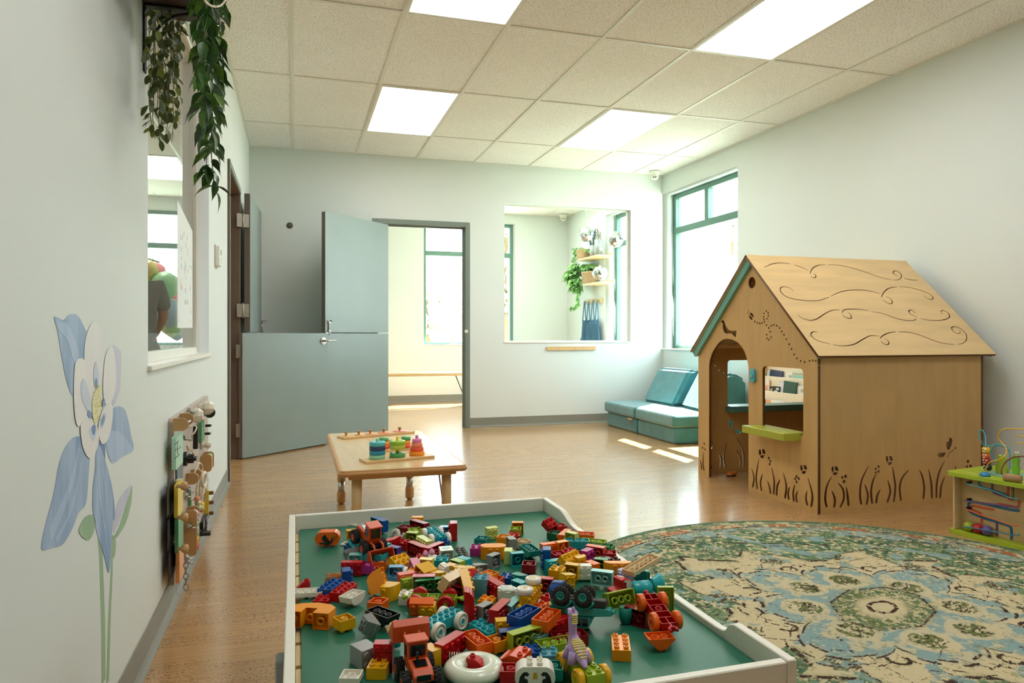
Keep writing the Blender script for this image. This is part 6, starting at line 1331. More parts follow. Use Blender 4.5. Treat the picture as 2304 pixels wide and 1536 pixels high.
M_rope = mat('rope', 'CFC6AC', .7); M_cream = mat('cream_plastic', 'DDD8C8', .4); M_chrome = mat('chrome_bits', 'BDBDB8', .2, metal=.9)
s = slab('maze_panel', [(160, 415), (240, 600)], 0.001, .014, M_mint, label='mint green maze panel')
y0, z0 = bp(165, 430, .016); y1, z1 = bp(235, 560, .016)
for a, b_, c, d in ((.15, .75, .6, .78), (.45, .3, .5, .75), (.2, .5, .5, .54), (.55, .45, .85, .48), (.25, .2, .7, .24)):
    bxo('slot', M_black, s, .0141, y0 + (y1 - y0) * a, z1 + (z0 - z1) * b_, .0146, y0 + (y1 - y0) * c, z1 + (z0 - z1) * d)
for nm, q, m, kn in (('little_door', [(176, 775), (240, 960)], M_byel, (246, 777)), ('little_door', [(180, 1015), (242, 1215)], M_bgreen, (250, 1012)), ('little_door', [(188, 1262), (246, 1440)], M_bor, (254, 1248))):
    P0, P1 = bp(q[0][0], q[0][1], .03), bp(q[1][0], q[1][1], .03)
    d = slab(nm, q, .014, .012, m)
    kz = bp(kn[0], kn[1], .05); bm = NB(); lathe(bm, [(0, 0), (.006, 0), (.006, .012), (.013, .018), (.015, .026), (.012, .034), (0, .037)], 18, Matrix.Rotation(pi / 2, 4, 'Y')); obj('knob', bm, M_tan, d, loc=(.012, min(kz[0], max(P0[0], P1[0]) - .02), kz[1]))
    hz = (P0[1] + P1[1]) / 2; bxo('hinge', M_cream, BB, BX + .0005, 2.762, hz - .042, BX + .020, 2.790, hz + .042, .003)
    bxo('door_well', M_black, BB, BX + .0002, min(P0[0], P1[0]) + .035, hz - .05, BX + .003, max(P0[0], P1[0]) - .005, hz + .05)
def bracket(q, d0, dep, th=.009, m=M_tan):
    y, z = bp(*q); bm = NB(); prism(bm, [(0, -.022), (dep * .7, -.022), (dep * .95, -.012), (dep, 0), (dep * .95, .012), (dep * .7, .022), (0, .022)], -th / 2, th / 2, Matrix(((1, 0, 0, 0), (0, 0, 1, 0), (0, 1, 0, 0), (0, 0, 0, 1)))); return obj('bracket', bm, m, BB, loc=(BX + .0002, y, z))
bracket((165, 318), 0, .050); bracket((215, 278), 0, .048); y, z = bp(180, 310); y2, _ = bp(225, 280)
cyo('bolt_rod', M_chrome, BB, (BX + .038, y - .01, z), (BX + .038, y2 + .05, z), .004, n=8)
for (px_, py_, r, nm) in ((305, 250, .030, 'white_knob'), (385, 195, .034, 'white_knob'), (418, 470, .018, 'white_knob'), (345, 1040, .014, 'white_knob')):
    y, z = bp(px_ - 25, py_); bm = NB(); lathe(bm, [(0, 0), (r * .6, 0), (r * .6, r * .4), (r, r * .8), (r, r * 1.3), (r * .6, r * 1.8), (0, r * 1.8)], 8, Matrix.Rotation(pi / 2, 4, 'Y'), smooth=False); obj(nm, bm, M_cream, BB, loc=(BX + .0002, y, z))
y, z = bp(360, 230); cw = obj('caster_fork', (lambda b_: (box(b_, 0, -.012, -.014, .03, .012, .014, .002), b_)[1])(NB()), M_chrome, BB, loc=(BX + .0002, y, z)); cyo('caster_wheel', M_black, cw, (.045, -.010, 0), (.045, .010, 0), .022, n=20)
s = slab('peg_panel', [(355, 300), (402, 430)], .001, .016, M_bgreen, label='green peg panel'); P0 = bp(358, 310, .017); P1 = bp(398, 425, .017)
for i in range(4):
    for j in range(5): cyo('peg_hole', M_black, s, (.0161, P0[0] + (P1[0] - P0[0]) * (i + .5) / 4, P1[1] + (P0[1] - P1[1]) * (j + .5) / 5), (.0165, P0[0] + (P1[0] - P0[0]) * (i + .5) / 4, P1[1] + (P0[1] - P1[1]) * (j + .5) / 5), .005, n=8)
for (a, b_) in ((408, 325), (403, 385)):
    y, z = bp(a, b_); bm = NB(); box(bm, 0, -.006, -.006, .02, .006, .006, .001); box(bm, .018, -.014, -.004, .026, .014, .004, .001); obj('wing_latch', bm, M_black, BB, loc=(BX + .0002, y, z))
y, z = bp(318, 410); bxo('black_latch', M_black, BB, BX + .0002, y - .01, z - .05, BX + .018, y + .012, z + .05, .002)
y, z = bp(372, 465); bxo('metal_plate', M_chrome, BB, BX + .0002, y - .03, z - .02, BX + .008, y + .03, z + .02, .002)
y, z = bp(245, 575); bm = NB(); lathe(bm, [(0, 0), (.028, 0), (.028, .012), (.018, .016), (.018, .036), (0, .038)], 10, Matrix.Rotation(pi / 2, 4, 'Y'), smooth=False); k = obj('rotary_knob', bm, M_black, BB, loc=(BX + .0002, y, z)); bxo('grip', M_black, k, .0, -.024, -.006, .046, .024, .006, .002)
y, z = bp(205, 670); bxo('grey_tile', mat('slate_tile', '4F5A60', .4), BB, BX + .0002, y - .07, z - .035, BX + .006, y + .07, z + .035, .002)
# bead rack with side cheeks
def cheek(q0, q1, dep, m=M_tan, off=0.0):
    (ya, za), (_, zb) = bp(*q0), bp(*q1); bm = NB(); me = plate_mesh([rrect(0, zb, dep, za, min(.018, dep * .3), 4)], .009); bm.from_mesh(me); bmesh.ops.transform(bm, matrix=Matrix(((1, 0, 0, 0), (0, 0, 1, 0), (0, 1, 0, 0), (0, 0, 0, 1))), verts=bm.verts); return obj('rack_cheek', bm, m, BB, loc=(BX + .0002, ya + off, 0)), ya, za, zb
c1, ya, za, zb = cheek((368, 545), (368, 675), .048); c2, _, _, _ = cheek((368, 545), (368, 675), .048, off=.085)
BCOL = ['E0A0A8', 'D9D0C0', '8FC0B8', '5FA878', 'E3C84A', 'E88A3A', 'D23A34', 'A8BC5A', 'E8E2D2']
def beads(xo, yo, z_hi, z_lo, n, r, cols, axis='z'):
    for i in range(n):
        z = z_hi - (z_hi - z_lo) * (i + .5) / n; bm = NB(); sphere(bm, (0, 0, 0), r, 12, 9); obj('bead', bm, mat('bead_' + cols[i % len(cols)], cols[i % len(cols)], .4), BB, loc=(BX + xo, yo, z))
for dy_ in (.028, .060): beads(.034, ya + dy_, za - .008, zb + .008, 5, .012, ['E3C84A', 'E8A080', '9CC08A', 'E8863A', 'D9B070'] if dy_ < .04 else ['8FBF8F', 'E6D9A0', 'E88A5A', 'BFD08A', 'D9A060'])
for dy_ in (.028, .060): cyo('bead_rod', M_chrome, BB, (BX + .034, ya + dy_, zb + .002), (BX + .034, ya + dy_, za - .002), .002, n=6)
c1, ya, za, zb = cheek((245, 965), (245, 1310), .046); cheek((245, 965), (245, 1310), .046, off=.07)
beads(.034, ya + .035, za - .012, zb + .012, 8, .016, ['D9A0A8', 'B9A8C8', '8FC0B8', 'A0C8C0', '6FB088', 'E3C84A', 'E88A3A', 'D23A34']); cyo('bead_rod', M_chrome, BB, (BX + .034, ya + .035, zb), (BX + .034, ya + .035, za), .002, n=6)
bracket((262, 725), 0, .046, .012); bracket((300, 695), 0, .042, .012)
y, z = bp(285, 735); bm = NB(); tube(bm, [(.055 + .004 * cos(a), .028 * cos(a), .028 * sin(a)) for a in np.linspace(0, 2 * pi, 25)[:-1]], .007, 8, closed=True); obj('pull_ring', bm, M_cream, BB, loc=(BX, y, z))
def ropeobj(name, pts, r, d=.02): obj(name, (lambda b_: (tube(b_, smooth_pts([(BX + d + .01 * sin(i), *bp(*p_)) for i, p_ in enumerate(pts)], 4), r, 8), b_)[1])(NB()), M_rope, BB)
ropeobj('lace', [(255, 330), (300, 330), (285, 375), (280, 400), (300, 440), (265, 480), (290, 520), (310, 590)], .003, .012)
ropeobj('rope_loop', [(285, 680), (300, 610), (330, 640), (322, 720), (318, 800), (322, 880)], .004, .02); ropeobj('rope_loop', [(340, 880), (345, 800), (360, 810), (368, 860), (370, 930)], .004, .02)
for (a, b_, c_, r) in ((350, 905, 'D8D0B8', .012), (345, 875, 'E8A080', .012), (352, 940, '9CC8A8', .014), (378, 918, 'E3C03A', .013), (374, 950, 'C8A468', .015)):
    y, z = bp(a, b_, .03); bm = NB(); sphere(bm, (0, 0, 0), r, 12, 9); obj('bead', bm, mat('bead_' + c_, c_, .4), BB, loc=(BX + .03, y, z))
y, z = bp(375, 760); bxo('wood_strip', mat('pale_strip', 'DCC8A8', .5), BB, BX + .0002, y - .07, z - .06, BX + .008, y + .09, z + .05, .002)
for i in range(5): bxo('track_slot', M_prk if 'M_prk' in globals() else M_black, BB, BX + .0082, y - .05 + .026 * i, z - .035 + .006 * (i % 3), BX + .0088, y - .042 + .026 * i, z + .02 + .006 * (i % 2))
y, z = bp(400, 905); bxo('latch_bar', M_byel, BB, BX + .0002, y - .012, z - .075, BX + .02, y + .012, z + .06, .002); 
for dz in (-.05, .0, .045): bxo('latch_hook', mat('brass_brown', '7A5A34', .4), BB, BX + .0201, y - .004, z + dz - .008, BX + .04, y + .008, z + dz + .008, .001)
s = slab('number_plate', [(360, 1050), (405, 1080)], .001, .02, M_black); y, z = bp(383, 1065); bxo('plate_back', mat('dark_grey_box', '3A3C3E', .4), BB, BX + .0002, y - .05, z - .035, BX + .024, y + .05, z + .035, .002)
for i in range(4):
    for j in range(3): bxo('key', mat('key_grey', 'B9BBBC', .4), BB, BX + .0242, y - .042 + .022 * i, z - .026 + .019 * j, BX + .028, y - .027 + .022 * i, z - .013 + .019 * j, .001)
y, z = bp(345, 1140); bxo('black_rail', M_black, BB, BX + .0002, y - .01, z - .008, BX + .055, y + .03, z + .004, .001)
for k_, (a, b_) in enumerate(((262, 1075), (240, 1310), (245, 1340), (262, 840), (280, 800), (395, 715), (250, 410), (293, 205), (275, 860))):
    y, z = bp(a, b_, .01); bm = NB(); box(bm, 0, -.010, -.008, .01, .010, .008, .001); cyl(bm, (.012, -.016, 0), (.012, .016, 0), .004, n=8); cyl(bm, (.008, .0, -.01), (.03, .004, -.012), .003, n=8); obj('metal_latch', bm, M_chrome if k_ not in (5, 6) else M_nickel, BB, loc=(BX + .014 if k_ < 3 else BX + .0002, y, z))
y, z = bp(280, 905); bxo('zip', M_bgreen, BB, BX + .0002, y - .012, z - .05, BX + .01, y + .02, z + .05, .001); y, z = bp(270, 810)
for i, c_ in enumerate(('4FB0B0', 'C8A040', '5F8FC0', 'C85A4A')): cyo('key_tag', mat('tag_' + c_, c_, .4), BB, (BX + .004, y - .015 + .012 * i, z - .03), (BX + .004, y - .015 + .012 * i, z + .012), .0038, n=8)
y, z = bp(268, 1318, .05); z0 = z
for i in range(6):
    bm = NB(); tube(bm, [((.0075 * cos(a)) * (1 if i % 2 else .001), (.0075 * cos(a)) * (.001 if i % 2 else 1), .0125 * sin(a)) for a in np.linspace(0, 2 * pi, 15)[:-1]], .0018, 6, closed=True); obj('chain_link', bm, M_nickel, BB, loc=(BX + .045, y + .02, z0 - .012 - .019 * i))
# ------------------------------------------------------------------ wall shelf with two hanging plants at the top left
def leaf_mesh(name, pts, fold, curl, m, seg=5):
    """a pointed or oval leaf: outline half-widths along its length, folded on the midrib and drooping"""
    bm = NB(); rows = []
    for i, (t, w_) in enumerate(pts):
        z = -curl * t * t; rows.append([bm.verts.new((t, -w_, z + fold * w_)), bm.verts.new((t, 0, z)), bm.verts.new((t, w_, z + fold * w_))])
    for a, b_ in zip(rows, rows[1:]):
        for j in (0, 1): f = bm.faces.new((a[j], a[j + 1], b_[j + 1], b_[j])); f.smooth = True
    bmesh.ops.remove_doubles(bm, verts=bm.verts, dist=1e-5)
    me = bpy.data.meshes.new(name); bm.to_mesh(me); bm.free(); me.materials.append(m); return me
M_lf1 = mat('leaf_green', '24481A', .4, col2='3E6A22', vscale=14); M_lf2 = mat('leaf_lime_tip', '5E8628', .4, col2='2E5A1E', vscale=10); M_lf3 = mat('leaf_dark', '18341A', .4, col2='2C4A20', vscale=14)
M_sc1 = mat('oval_leaf_dark', '3A4A22', .45, col2='5E6A2C', vscale=12); M_sc2 = mat('oval_leaf_olive', '6B7A2E', .45, col2='8A9440', vscale=12); M_sc3 = mat('oval_leaf_grey', '7E8E76', .5, col2='9AA892', vscale=12); M_stem = mat('vine_stem', '3E4A22', .6)
PO = [(0, .002), (.12, .14), (.3, .23), (.48, .23), (.68, .14), (.85, .05), (1, .001)]; OV = [(0, .01), (.15, .17), (.4, .26), (.65, .25), (.88, .14), (1, .02)]
POM = [leaf_mesh('leaf', PO, .35, .25, m) for m in (M_lf1, M_lf2, M_lf3, M_lf1)]; OVM = [leaf_mesh('leaf', OV, .2, .12, m) for m in (M_sc1, M_sc2, M_sc3, M_sc1)]
SY_ = atx(322, 60, LW).y
SHF = thing('wall_shelf', 'dark wooden wall shelf on a black iron bracket at the top left', 'shelf', (LW, 0, 0))
M_dkw = mat('dark_walnut', '3B2418', .5, var=.2, vscale=4, stretch=(6, 1, 6)); M_iron = mat('black_iron', '141210', .5)
shz = 1.955
bxo('shelf_board', M_dkw, SHF, .0005, 1.55, shz, .205, 2.42, shz + .04, .003)
yb_ = 2.33
bxo('bracket', M_iron, SHF, .0005, yb_ - .015, shz - .20, .006, yb_ + .015, shz - .001, .001); bxo('bracket_arm', M_iron, SHF, .006, yb_ - .015, shz - .007, .195, yb_ + .015, shz - .001, .001)
bm = NB(); tube(bm, smooth_pts([(.010, yb_, shz - .16), (.018, yb_, shz - .11), (.05, yb_, shz - .05), (.10, yb_, shz - .018), (.17, yb_, shz - .010)], 5), .005, 8); obj('bracket_brace', bm, M_iron, SHF)
bxo('bracket_lip', M_iron, SHF, .196, yb_ - .015, shz - .025, .202, yb_ + .015, shz - .001, .001)
def vines(root, strands, meshes, lo, hi, seed, leaf_n, out=.02, cap=290):
    q = random.Random(seed); cnt = 0
    for st_ in strands:
        P = smooth_pts(st_, 6); bm = NB(); tube(bm, P, .0011, 5); obj('vine', bm, M_stem, root)
        L_ = sum((P[i + 1] - P[i]).length for i in range(len(P) - 1)); n = int(L_ / leaf_n)
        for i in range(n):
            if cnt >= cap: return
            cnt += 1; k = min(len(P) - 1, int((i + q.random()) / n * (len(P) - 1))); p = P[k]; a = q.uniform(0, 2 * pi) if i % 2 else q.uniform(0, 2 * pi)
            s = q.uniform(lo, hi); inst('leaf', meshes[q.choice((0, 0, 1, 2, 3)) if meshes is not OVM else q.choice((0, 1, 0, 2, 3))], root, p + Vector((cos(a), sin(a), 0)) * out * q.uniform(0, .5), rot=(q.uniform(-.5, .5), q.uniform(.35, 1.35), a), scale=(s, s, s))
# right garland: broad pointed leaves, seen hanging free of the shelf edge
GR_ = thing('hanging_ivy', 'hanging artificial ivy with pointed green leaves nearest the doorway', 'hanging plant', (0, 0, 0))
XG = -.235
def gz(px, py, X=XG): return atx(px, py, X)
q = random.Random(5)
g_str = []
for k in range(11):
    px0 = 470 + q.uniform(-24, 24); bot = [440, 300, 250, 335, 210, 395, 170, 420, 270, 120, 360][k]; X = XG + q.uniform(-.02, .02); pts = []
    for j in range(7):
        t = j / 6; py = -60 + (bot + 60) * t; w_ = 24 * (1 - .45 * t); pts.append(gz(473 - 0 * t + (px0 - 470) * (1 - .5 * t) + q.uniform(-8, 8), py, X))
    g_str.append(pts)
g_str.append([gz(440, 160), gz(420, 185), gz(405, 215)]); g_str.append([gz(455, 215), gz(430, 240), gz(415, 268)]); g_str.append([gz(480, 20), gz(505, 5), gz(520, 30)])
vines(GR_, g_str, POM, .044, .066, 11, .017, .022, 285)
bm = NB(); tube(bm, smooth_pts([gz(458, -12, -.2), gz(462, 3, -.2), gz(478, 14, -.2), gz(497, 12, -.2), gz(510, -4, -.2)], 5), .0028, 8); obj('white_cord', bm, M_rope, GR_, label='off-white cord loop at the top')
# left garland: small oval leaves under the shelf
GL_ = thing('hanging_foliage', 'hanging artificial foliage with small oval leaves under the dark shelf', 'hanging plant', (0, 0, 0)); q = random.Random(8); l_str = []
for k in range(13):
    X = -.385 + .010 * (k % 4) ; px0 = 340 + 6.1 * k; bot = [300, 312, 260, 320, 285, 240, 305, 230, 318, 200, 285, 130, 90][k]; pts = []
    for j in range(7):
        t = j / 6; pts.append(atx(px0 + q.uniform(-4, 4) - (6 * t if k > 8 else 0), 20 + (bot - 20) * t, X))
    l_str.append(pts)
vines(GL_, l_str, OVM, .024, .035, 21, .0165, .012, 295)
# ------------------------------------------------------------------ wooden activity cube with bead wires at the right edge
TC = thing('activity_cube', 'wooden activity cube with lime top, bead wires and a ball run', 'toy', (3.10, 2.735, 0), -pi / 2)      # local +x runs towards the camera, +y into the wall side
TC.rotation_euler = (0, 0, atan2(2.376 - 2.691, 3.116 - 3.069)); S_ = .36; Dp = .34
M_cl = mat('cube_lime', 'A3B82E', .35, var=.03); M_cw = mat('cube_wood', 'C6A878', .45, var=.08, vscale=4, stretch=(1, 6, 6)); c3 = lambda h: mat('cube_' + h, h, .35)
def cb(x, z, y=0): return (x, y, z)
me = plate_mesh([rrect(-.012, -.012, S_ + .012, Dp + .012, .03, 5)], .02); o = mobj('base_board', me, TC, loc=(0, 0, .0005)); me.materials.append(M_cl)
me = plate_mesh([rrect(-.02, -.02, S_ + .02, Dp + .02, .035, 5)], .018); o = mobj('top_board', me, TC, loc=(0, 0, .285)); me.materials.append(M_cl)
for x in (.012, S_ - .020): bxo('side_post', M_birch, TC, x, .0, .021, x + .009, Dp, .2845, .001)
bxo('panel', M_cw, TC, .0215, .055, .021, S_ - .0205, .063, .2845)
cubez = atz(2148, 1062, .3)
zt_ = zc(2100, 930, 950 / 204)
TI = Matrix.Translation(TC.location) @ Matrix.Rotation(TC.rotation_euler.z, 4, 'Z'); TIi = TI.inverted(); nF = TI.to_3x3() @ Vector((0, 1, 0))
def onC(x, y, dep):
    p = TIi @ atp(*zt_(x, y), TI @ Vector((0, dep, 0)), nF); return Vector((p.x, dep, p.z))
def wire(pts, r, c_, dep, nm='wire', par=TC, k=6): bm = NB(); tube(bm, smooth_pts([onC(x, y, dep if len(q_) == 0 else q_[0]) for x, y, *q_ in pts], k), r, 8); return obj(nm, bm, c3(c_), par)
# painted track lines on the panel
for pts, c_, w_ in (([(480, 690), (485, 740), (530, 780), (640, 810), (800, 860)], '2A6F86', .010), ([(620, 715), (622, 800), (660, 840), (800, 880)], '6B4A7A', .008), ([(788, 750), (788, 880), (830, 900)], 'C24A34', .010), ([(905, 910), (885, 975), (800, 965), (680, 945)], 'C8512F', .010), ([(905, 1020), (800, 1005), (560, 950), (400, 925), (370, 960), (390, 1030), (520, 1090), (780, 1170), (820, 1230), (820, 1320)], '1F5F8A', .010), ([(640, 1005), (520, 985), (420, 965), (405, 1000), (500, 1050), (505, 1150)], 'C8512F', .009), ([(900, 985), (700, 960), (420, 925)], '5C3F78', .008), ([(668, 1140), (668, 1280)], '6B4A7A', .009)):
    P = [onC(x, y, .055) for x, y in pts]; me = plate_mesh([stroke([(p.x, p.z) for p in P], w_, w_)], .003); me.transform(M_XZ); bm = NB(); bm.from_mesh(me); obj('track_line', bm, c3(c_), TC, loc=(0, .0515, 0))
for pts, c_ in (([(345, 735), (500, 775), (640, 815), (800, 880), (900, 893)], '4FA8C0'), ([(312, 908), (430, 930), (600, 950), (900, 985)], '7A5A8A'), ([(338, 998), (450, 1045), (640, 1110), (800, 1165), (900, 1175)], 'D9602F'), ([(318, 1185), (450, 1205), (600, 1230), (830, 1270), (905, 1268)], '2A7FA8')):
    wire(pts, .0026, c_, .002, 'guide_wire')
for a, b_ in ((362, 722), (360, 902), (358, 990)): p = onC(a, b_, .03); cyo('wire_plug', M_black, TC, (p.x, .028, p.z), (p.x, .054, p.z), .007, n=10)
for a, b_, c_, nm in ((370, 1170, 'A3B82E', 'lime ball'), (462, 1195, 'C0202E', 'red ball'), (560, 1190, '6A5AA0', 'violet ball')):
    p = onC(a, b_, .028); bm = NB(); sphere(bm, (p.x, .030, .0215 + .0235), .0235, 20, 14); o = obj('ball', bm, c3(c_), None); o.location = TC.location; o.rotation_euler = TC.rotation_euler; tag(o, nm.replace(' ball', '') + ' wooden ball resting at the foot of the activity cube', 'ball', 'balls in the activity cube')
# printed pond on the top, wires, caterpillar tower, animals, log
bm = NB(); me = plate_mesh([circ(.21, .17, .12, 28, .09)], .0006); bm.from_mesh(me); obj('pond_print', bm, c3('7FB8B4'), TC, loc=(0, 0, .3032))
me = plate_mesh([circ(.21, .17, .128, 28, .098), circ(.21, .17, .121, 28, .091)], .0005); mobj('pond_rim', me, TC, loc=(0, 0, .3031)); me.materials.append(c3('6E7A4A'))
for i, (x, y) in enumerate(((.07, .05), (.12, .30), (.3, .04), (.05, .2))): me = plate_mesh([circ(x, y, .022, 10, .008)], .0006); mobj('leaf_print', me, TC, loc=(0, 0, .3032)); me.materials.append(c3('D9DCA0'))
wire([(553, 598, .06), (556, 560, .06), (600, 505, .06), (690, 485, .06), (755, 430, .08), (765, 370, .10), (720, 310, .12), (682, 260, .12), (692, 200, .12), (750, 162, .12), (860, 162, .12), (960, 170, .12), (1050, 240, .14), (1060, 590, .16)], .003, 'D9A92E', .06)
wire([(550, 350, .10), (545, 240, .12), (515, 178, .12), (485, 180, .12), (478, 230, .12), (505, 300, .12), (545, 345, .14), (620, 330, .16), (700, 325, .18), (780, 355, .2), (800, 400, .2), (802, 590, .2)], .003, '4FA8B8', .1)
wire([(802, 480, .2), (795, 400, .2), (730, 345, .2), (650, 340, .2), (608, 390, .2), (620, 450, .2), (660, 490, .2), (720, 505, .2), (728, 590, .2)], .003, '3A93A4', .2)
wire([(716, 640, .04), (718, 580, .04), (755, 510, .06), (830, 462, .08), (900, 450, .1), (960, 455, .1), (1010, 500, .12), (1015, 620, .12)], .0032, '7A2A26', .06)
for x, y in ((930, 240), (925, 312)): p = onC(x, y, .12); bm = NB(); lathe(bm, [(0, -.022), (.003, -.018), (.003, .018), (0, .022)], 10, Matrix.Translation(p) @ Matrix.Rotation(pi / 2, 4, 'Y')); obj('bead_bar', bm, c3('D9A92E'), TC)
def face(par, x, y, z, r):
    for s in (-1, 1): bm = NB(); sphere(bm, (x + s * r * .35, y - r * .8, z + r * .25), r * .26, 8, 6); obj('eye', bm, M_white, par); bm = NB(); sphere(bm, (x + s * r * .35, y - r * 1.02, z + r * .25), r * .11, 6, 5); obj('pupil', bm, M_black, par)
    bxo('teeth', M_white, par, x - r * .3, y - r * 1.0, z - r * .42, x + r * .3, y - r * .85, z - r * .22, .0005)
prev = None
for (x, y, r, c_) in ((568, 563, .0185, '2C2A30'), (560, 500, .0185, 'A01E26'), (553, 443, .0175, 'D9602A'), (552, 385, .0185, 'D9B02E')):
    p = onC(x, y, .10); bm = NB(); lathe(bm, [(0, -r * .8), (r * .75, -r * .78), (r, -r * .3), (r, r * .3), (r * .75, r * .78), (0, r * .8)], 18, Matrix.Translation(p)); b_ = obj('caterpillar_bead', bm, c3(c_), TC); face(b_, p.x, p.y, p.z, r)
p = onC(540, 635, .03); bm = NB(); lathe(bm, [(0, 0), (.024, 0), (.022, .010), (.012, .018), (0, .020)], 18, Matrix.Translation((p.x, .03, .3032))); obj('blue_dome', bm, c3('2A7FB8'), TC)
Mx = Matrix(((1, 0, 0, 0), (0, 0, 1, 0), (0, 1, 0, 0), (0, 0, 0, 1)))
def sil(nm, pts, dep, th, c_):
    P = [onC(x, y, dep) for x, y in pts]; dz = .3034 - min(p.z for p in P); me = plate_mesh([[(p.x, p.z + dz) for p in P]], th); me.transform(M_XZ); bm = NB(); bm.from_mesh(me); bmesh.ops.remove_doubles(bm, verts=bm.verts, dist=1e-6); return obj(nm, bm, c3(c_), TC, loc=(0, dep, 0))
f = sil('frog', [(652, 600), (650, 520), (665, 470), (668, 412), (685, 402), (700, 418), (722, 408), (745, 425), (752, 470), (748, 520), (768, 560), (766, 600), (740, 612)], .14, .022, 'A3B83A')
for a in (678, 702): p = onC(a, 432, .138); bm = NB(); sphere(bm, (p.x, .139, p.z), .0048, 8, 6); obj('eye', bm, M_white, f)
sil('leaf_man', [(822, 600), (828, 540), (815, 500), (830, 460), (818, 420), (828, 370), (850, 358), (878, 372), (886, 420), (876, 460), (888, 510), (880, 550), (884, 600)], .10, .02, '7FBF3A')
p = onC(840, 660, .02); lg = cyo('log', mat('log_bark', 'A8845A', .6, var=.2, vscale=30), TC, (p.x - .028, -.002, .3215), (p.x + .04, .012, .3215), .0175, n=18)
cyo('log_end', mat('log_end', 'C9AE80', .6, col2='A88A58', vscale=90), lg, (p.x - .0292, -.0022, .3215), (p.x - .0282, -.002, .3215), .0165, n=18)
cyo('hanging_tube', c3('8A7A4A'), TC, (onC(832, 0 + 900, .03).x, .03, .215), (onC(832, 900, .03).x, .03, .2845), .006, n=10)
# ------------------------------------------------------------------ the room beyond: bench, plants on shelves, aprons, mirror balls
bn = thing('bench', 'long light wooden bench under the window of the room beyond the doorway', 'bench', (0, 0, 0))
bxo('bench_top', M_birchx, bn, .2, 9.10, .445, 2.34, 9.50, .480, .004)
for x in (.4, 2.2):
    for y in (9.16, 9.44): bm = NB(); tube(bm, [(x, y, .0005), (x - .02, y, .4445)], .012, 8); obj('leg', bm, M_iron, bn)
    bm = NB(); tube(bm, [(x, 9.3, .05), (x - .16, 9.3, .4445)], .006, 6); obj('brace', bm, M_iron, bn); bm = NB(); tube(bm, [(x, 9.16, .06), (x, 9.44, .06)], .008, 6); obj('crossbar', bm, M_iron, bn)
p = aty(1018, 778, RR + .04); t = thing('potted_succulent', 'tiny white potted succulent on the sill of the doorway window', 'plant', (p.x, RR + .045, .835))
bm = NB(); lathe(bm, [(0, 0), (.032, 0), (.038, .008), (.038, .075), (.033, .075), (.033, .065), (0, .065)], 20); obj('pot', bm, M_white, t)
SUC = leaf_mesh('leaf', OV, .3, -.2, mat('succulent', '8FA66A', .5))
for i in range(14): inst('leaf', SUC, t, (0, 0, .066), rot=(0, -.5 - .5 * (i % 3) / 2, i * 2.4), scale=(.04, .035, .04))
bxo('window_sill', M_trimw, None, 1.78, RR - .01, .822, 3.19, RR + .1, .836, .003, kind='structure')
# shelves on the right wall of that room
M_sh = mat('pine_shelf', 'D9BE92', .5, var=.06, stretch=(8, 1, 8))
z7 = zc(1240, 480, 922 / 180)
def atR(x, y, X=RW - .12): return atx(*z7(x, y), X)
def wshelf(label, x0, y0, x1, y1):
    a, b_ = atR(x0, y0, RW - .22), atR(x1, y1, RW - .22); t = thing('wall_shelf', label, 'shelf', (RW, 0, a.z)); bxo('shelf_board', M_sh, t, -.22, min(a.y, b_.y), -.022, -.001, max(a.y, b_.y), 0, .002); bxo('rear_lip', M_sh, t, -.014, min(a.y, b_.y), .0002, -.001, max(a.y, b_.y), .03); return t, a, b_
s1, a1, b1 = wshelf('upper light wooden shelf holding a planter basket, vase and pencil jar', 300, 533, 528, 475)
s2, a2, b2 = wshelf('lower light wooden shelf under the big trailing plant', 370, 815, 560, 785)
M_bask = mat('wicker', 'A88E68', .7, var=.3, vscale=60, stretch=(1, 1, 3), bump=.6, bscale=90)
def basket(label, x, y, w_, h, dep, z, grp=None):
    t = thing('basket', label, 'basket', (x, y, z + .0005), group=grp); bm = NB(); k = 22
    for i in range(9):
        zz = h * (i + .5) / 9; s = .9 + .1 * zz / h; tube(bm, [(dep / 2 * s * cos(a) * (1 + .03 * sin(11 * a + i * pi)), w_ / 2 * s * sin(a) * (1 + .03 * sin(11 * a + i * pi)), zz) for a in np.linspace(0, 2 * pi, k + 1)[:-1]], h / 17, 6, closed=True)
    obj('woven_wall', bm, M_bask, t); bm = NB(); tube(bm, [(dep / 2 * cos(a), w_ / 2 * sin(a), h) for a in np.linspace(0, 2 * pi, k + 1)[:-1]], h / 13, 8, closed=True); obj('rim', bm, M_bask, t)
    bm = NB(); lathe(bm, [(0, .002), (dep * .43, .002), (dep * .46, h * .85), (0, h * .85)], 20, Matrix.Diagonal((1, w_ / dep, 1, 1))); obj('liner', bm, mat('soil', '4A3A2A', .9), t); return t
pa = atR(375, 500, RW - .12); basket('round wicker basket with small-leaved greenery on the upper shelf', RW - .115, pa.y, .30, .13, .19, s1.location.z)
pb = atR(435, 790, RW - .12); basket('taller dark wicker basket of the big trailing plant on the lower shelf', RW - .115, pb.y - .02, .30, .16, .19, s2.location.z)
M_ft = mat('trailing_leaf', '5F9A52', .5, col2='8FC07A', vscale=10); M_ft2 = mat('trailing_leaf_light', '9CC880', .5, col2='7FB066', vscale=10)
FT = [leaf_mesh('leaf', [(0, .02), (.15, .32), (.4, .38), (.7, .22), (1, .002)], .25, .2, m) for m in (M_ft, M_ft2)]
FS = [leaf_mesh('leaf', OV, .2, .2, m) for m in (M_ft, M_ft2)]
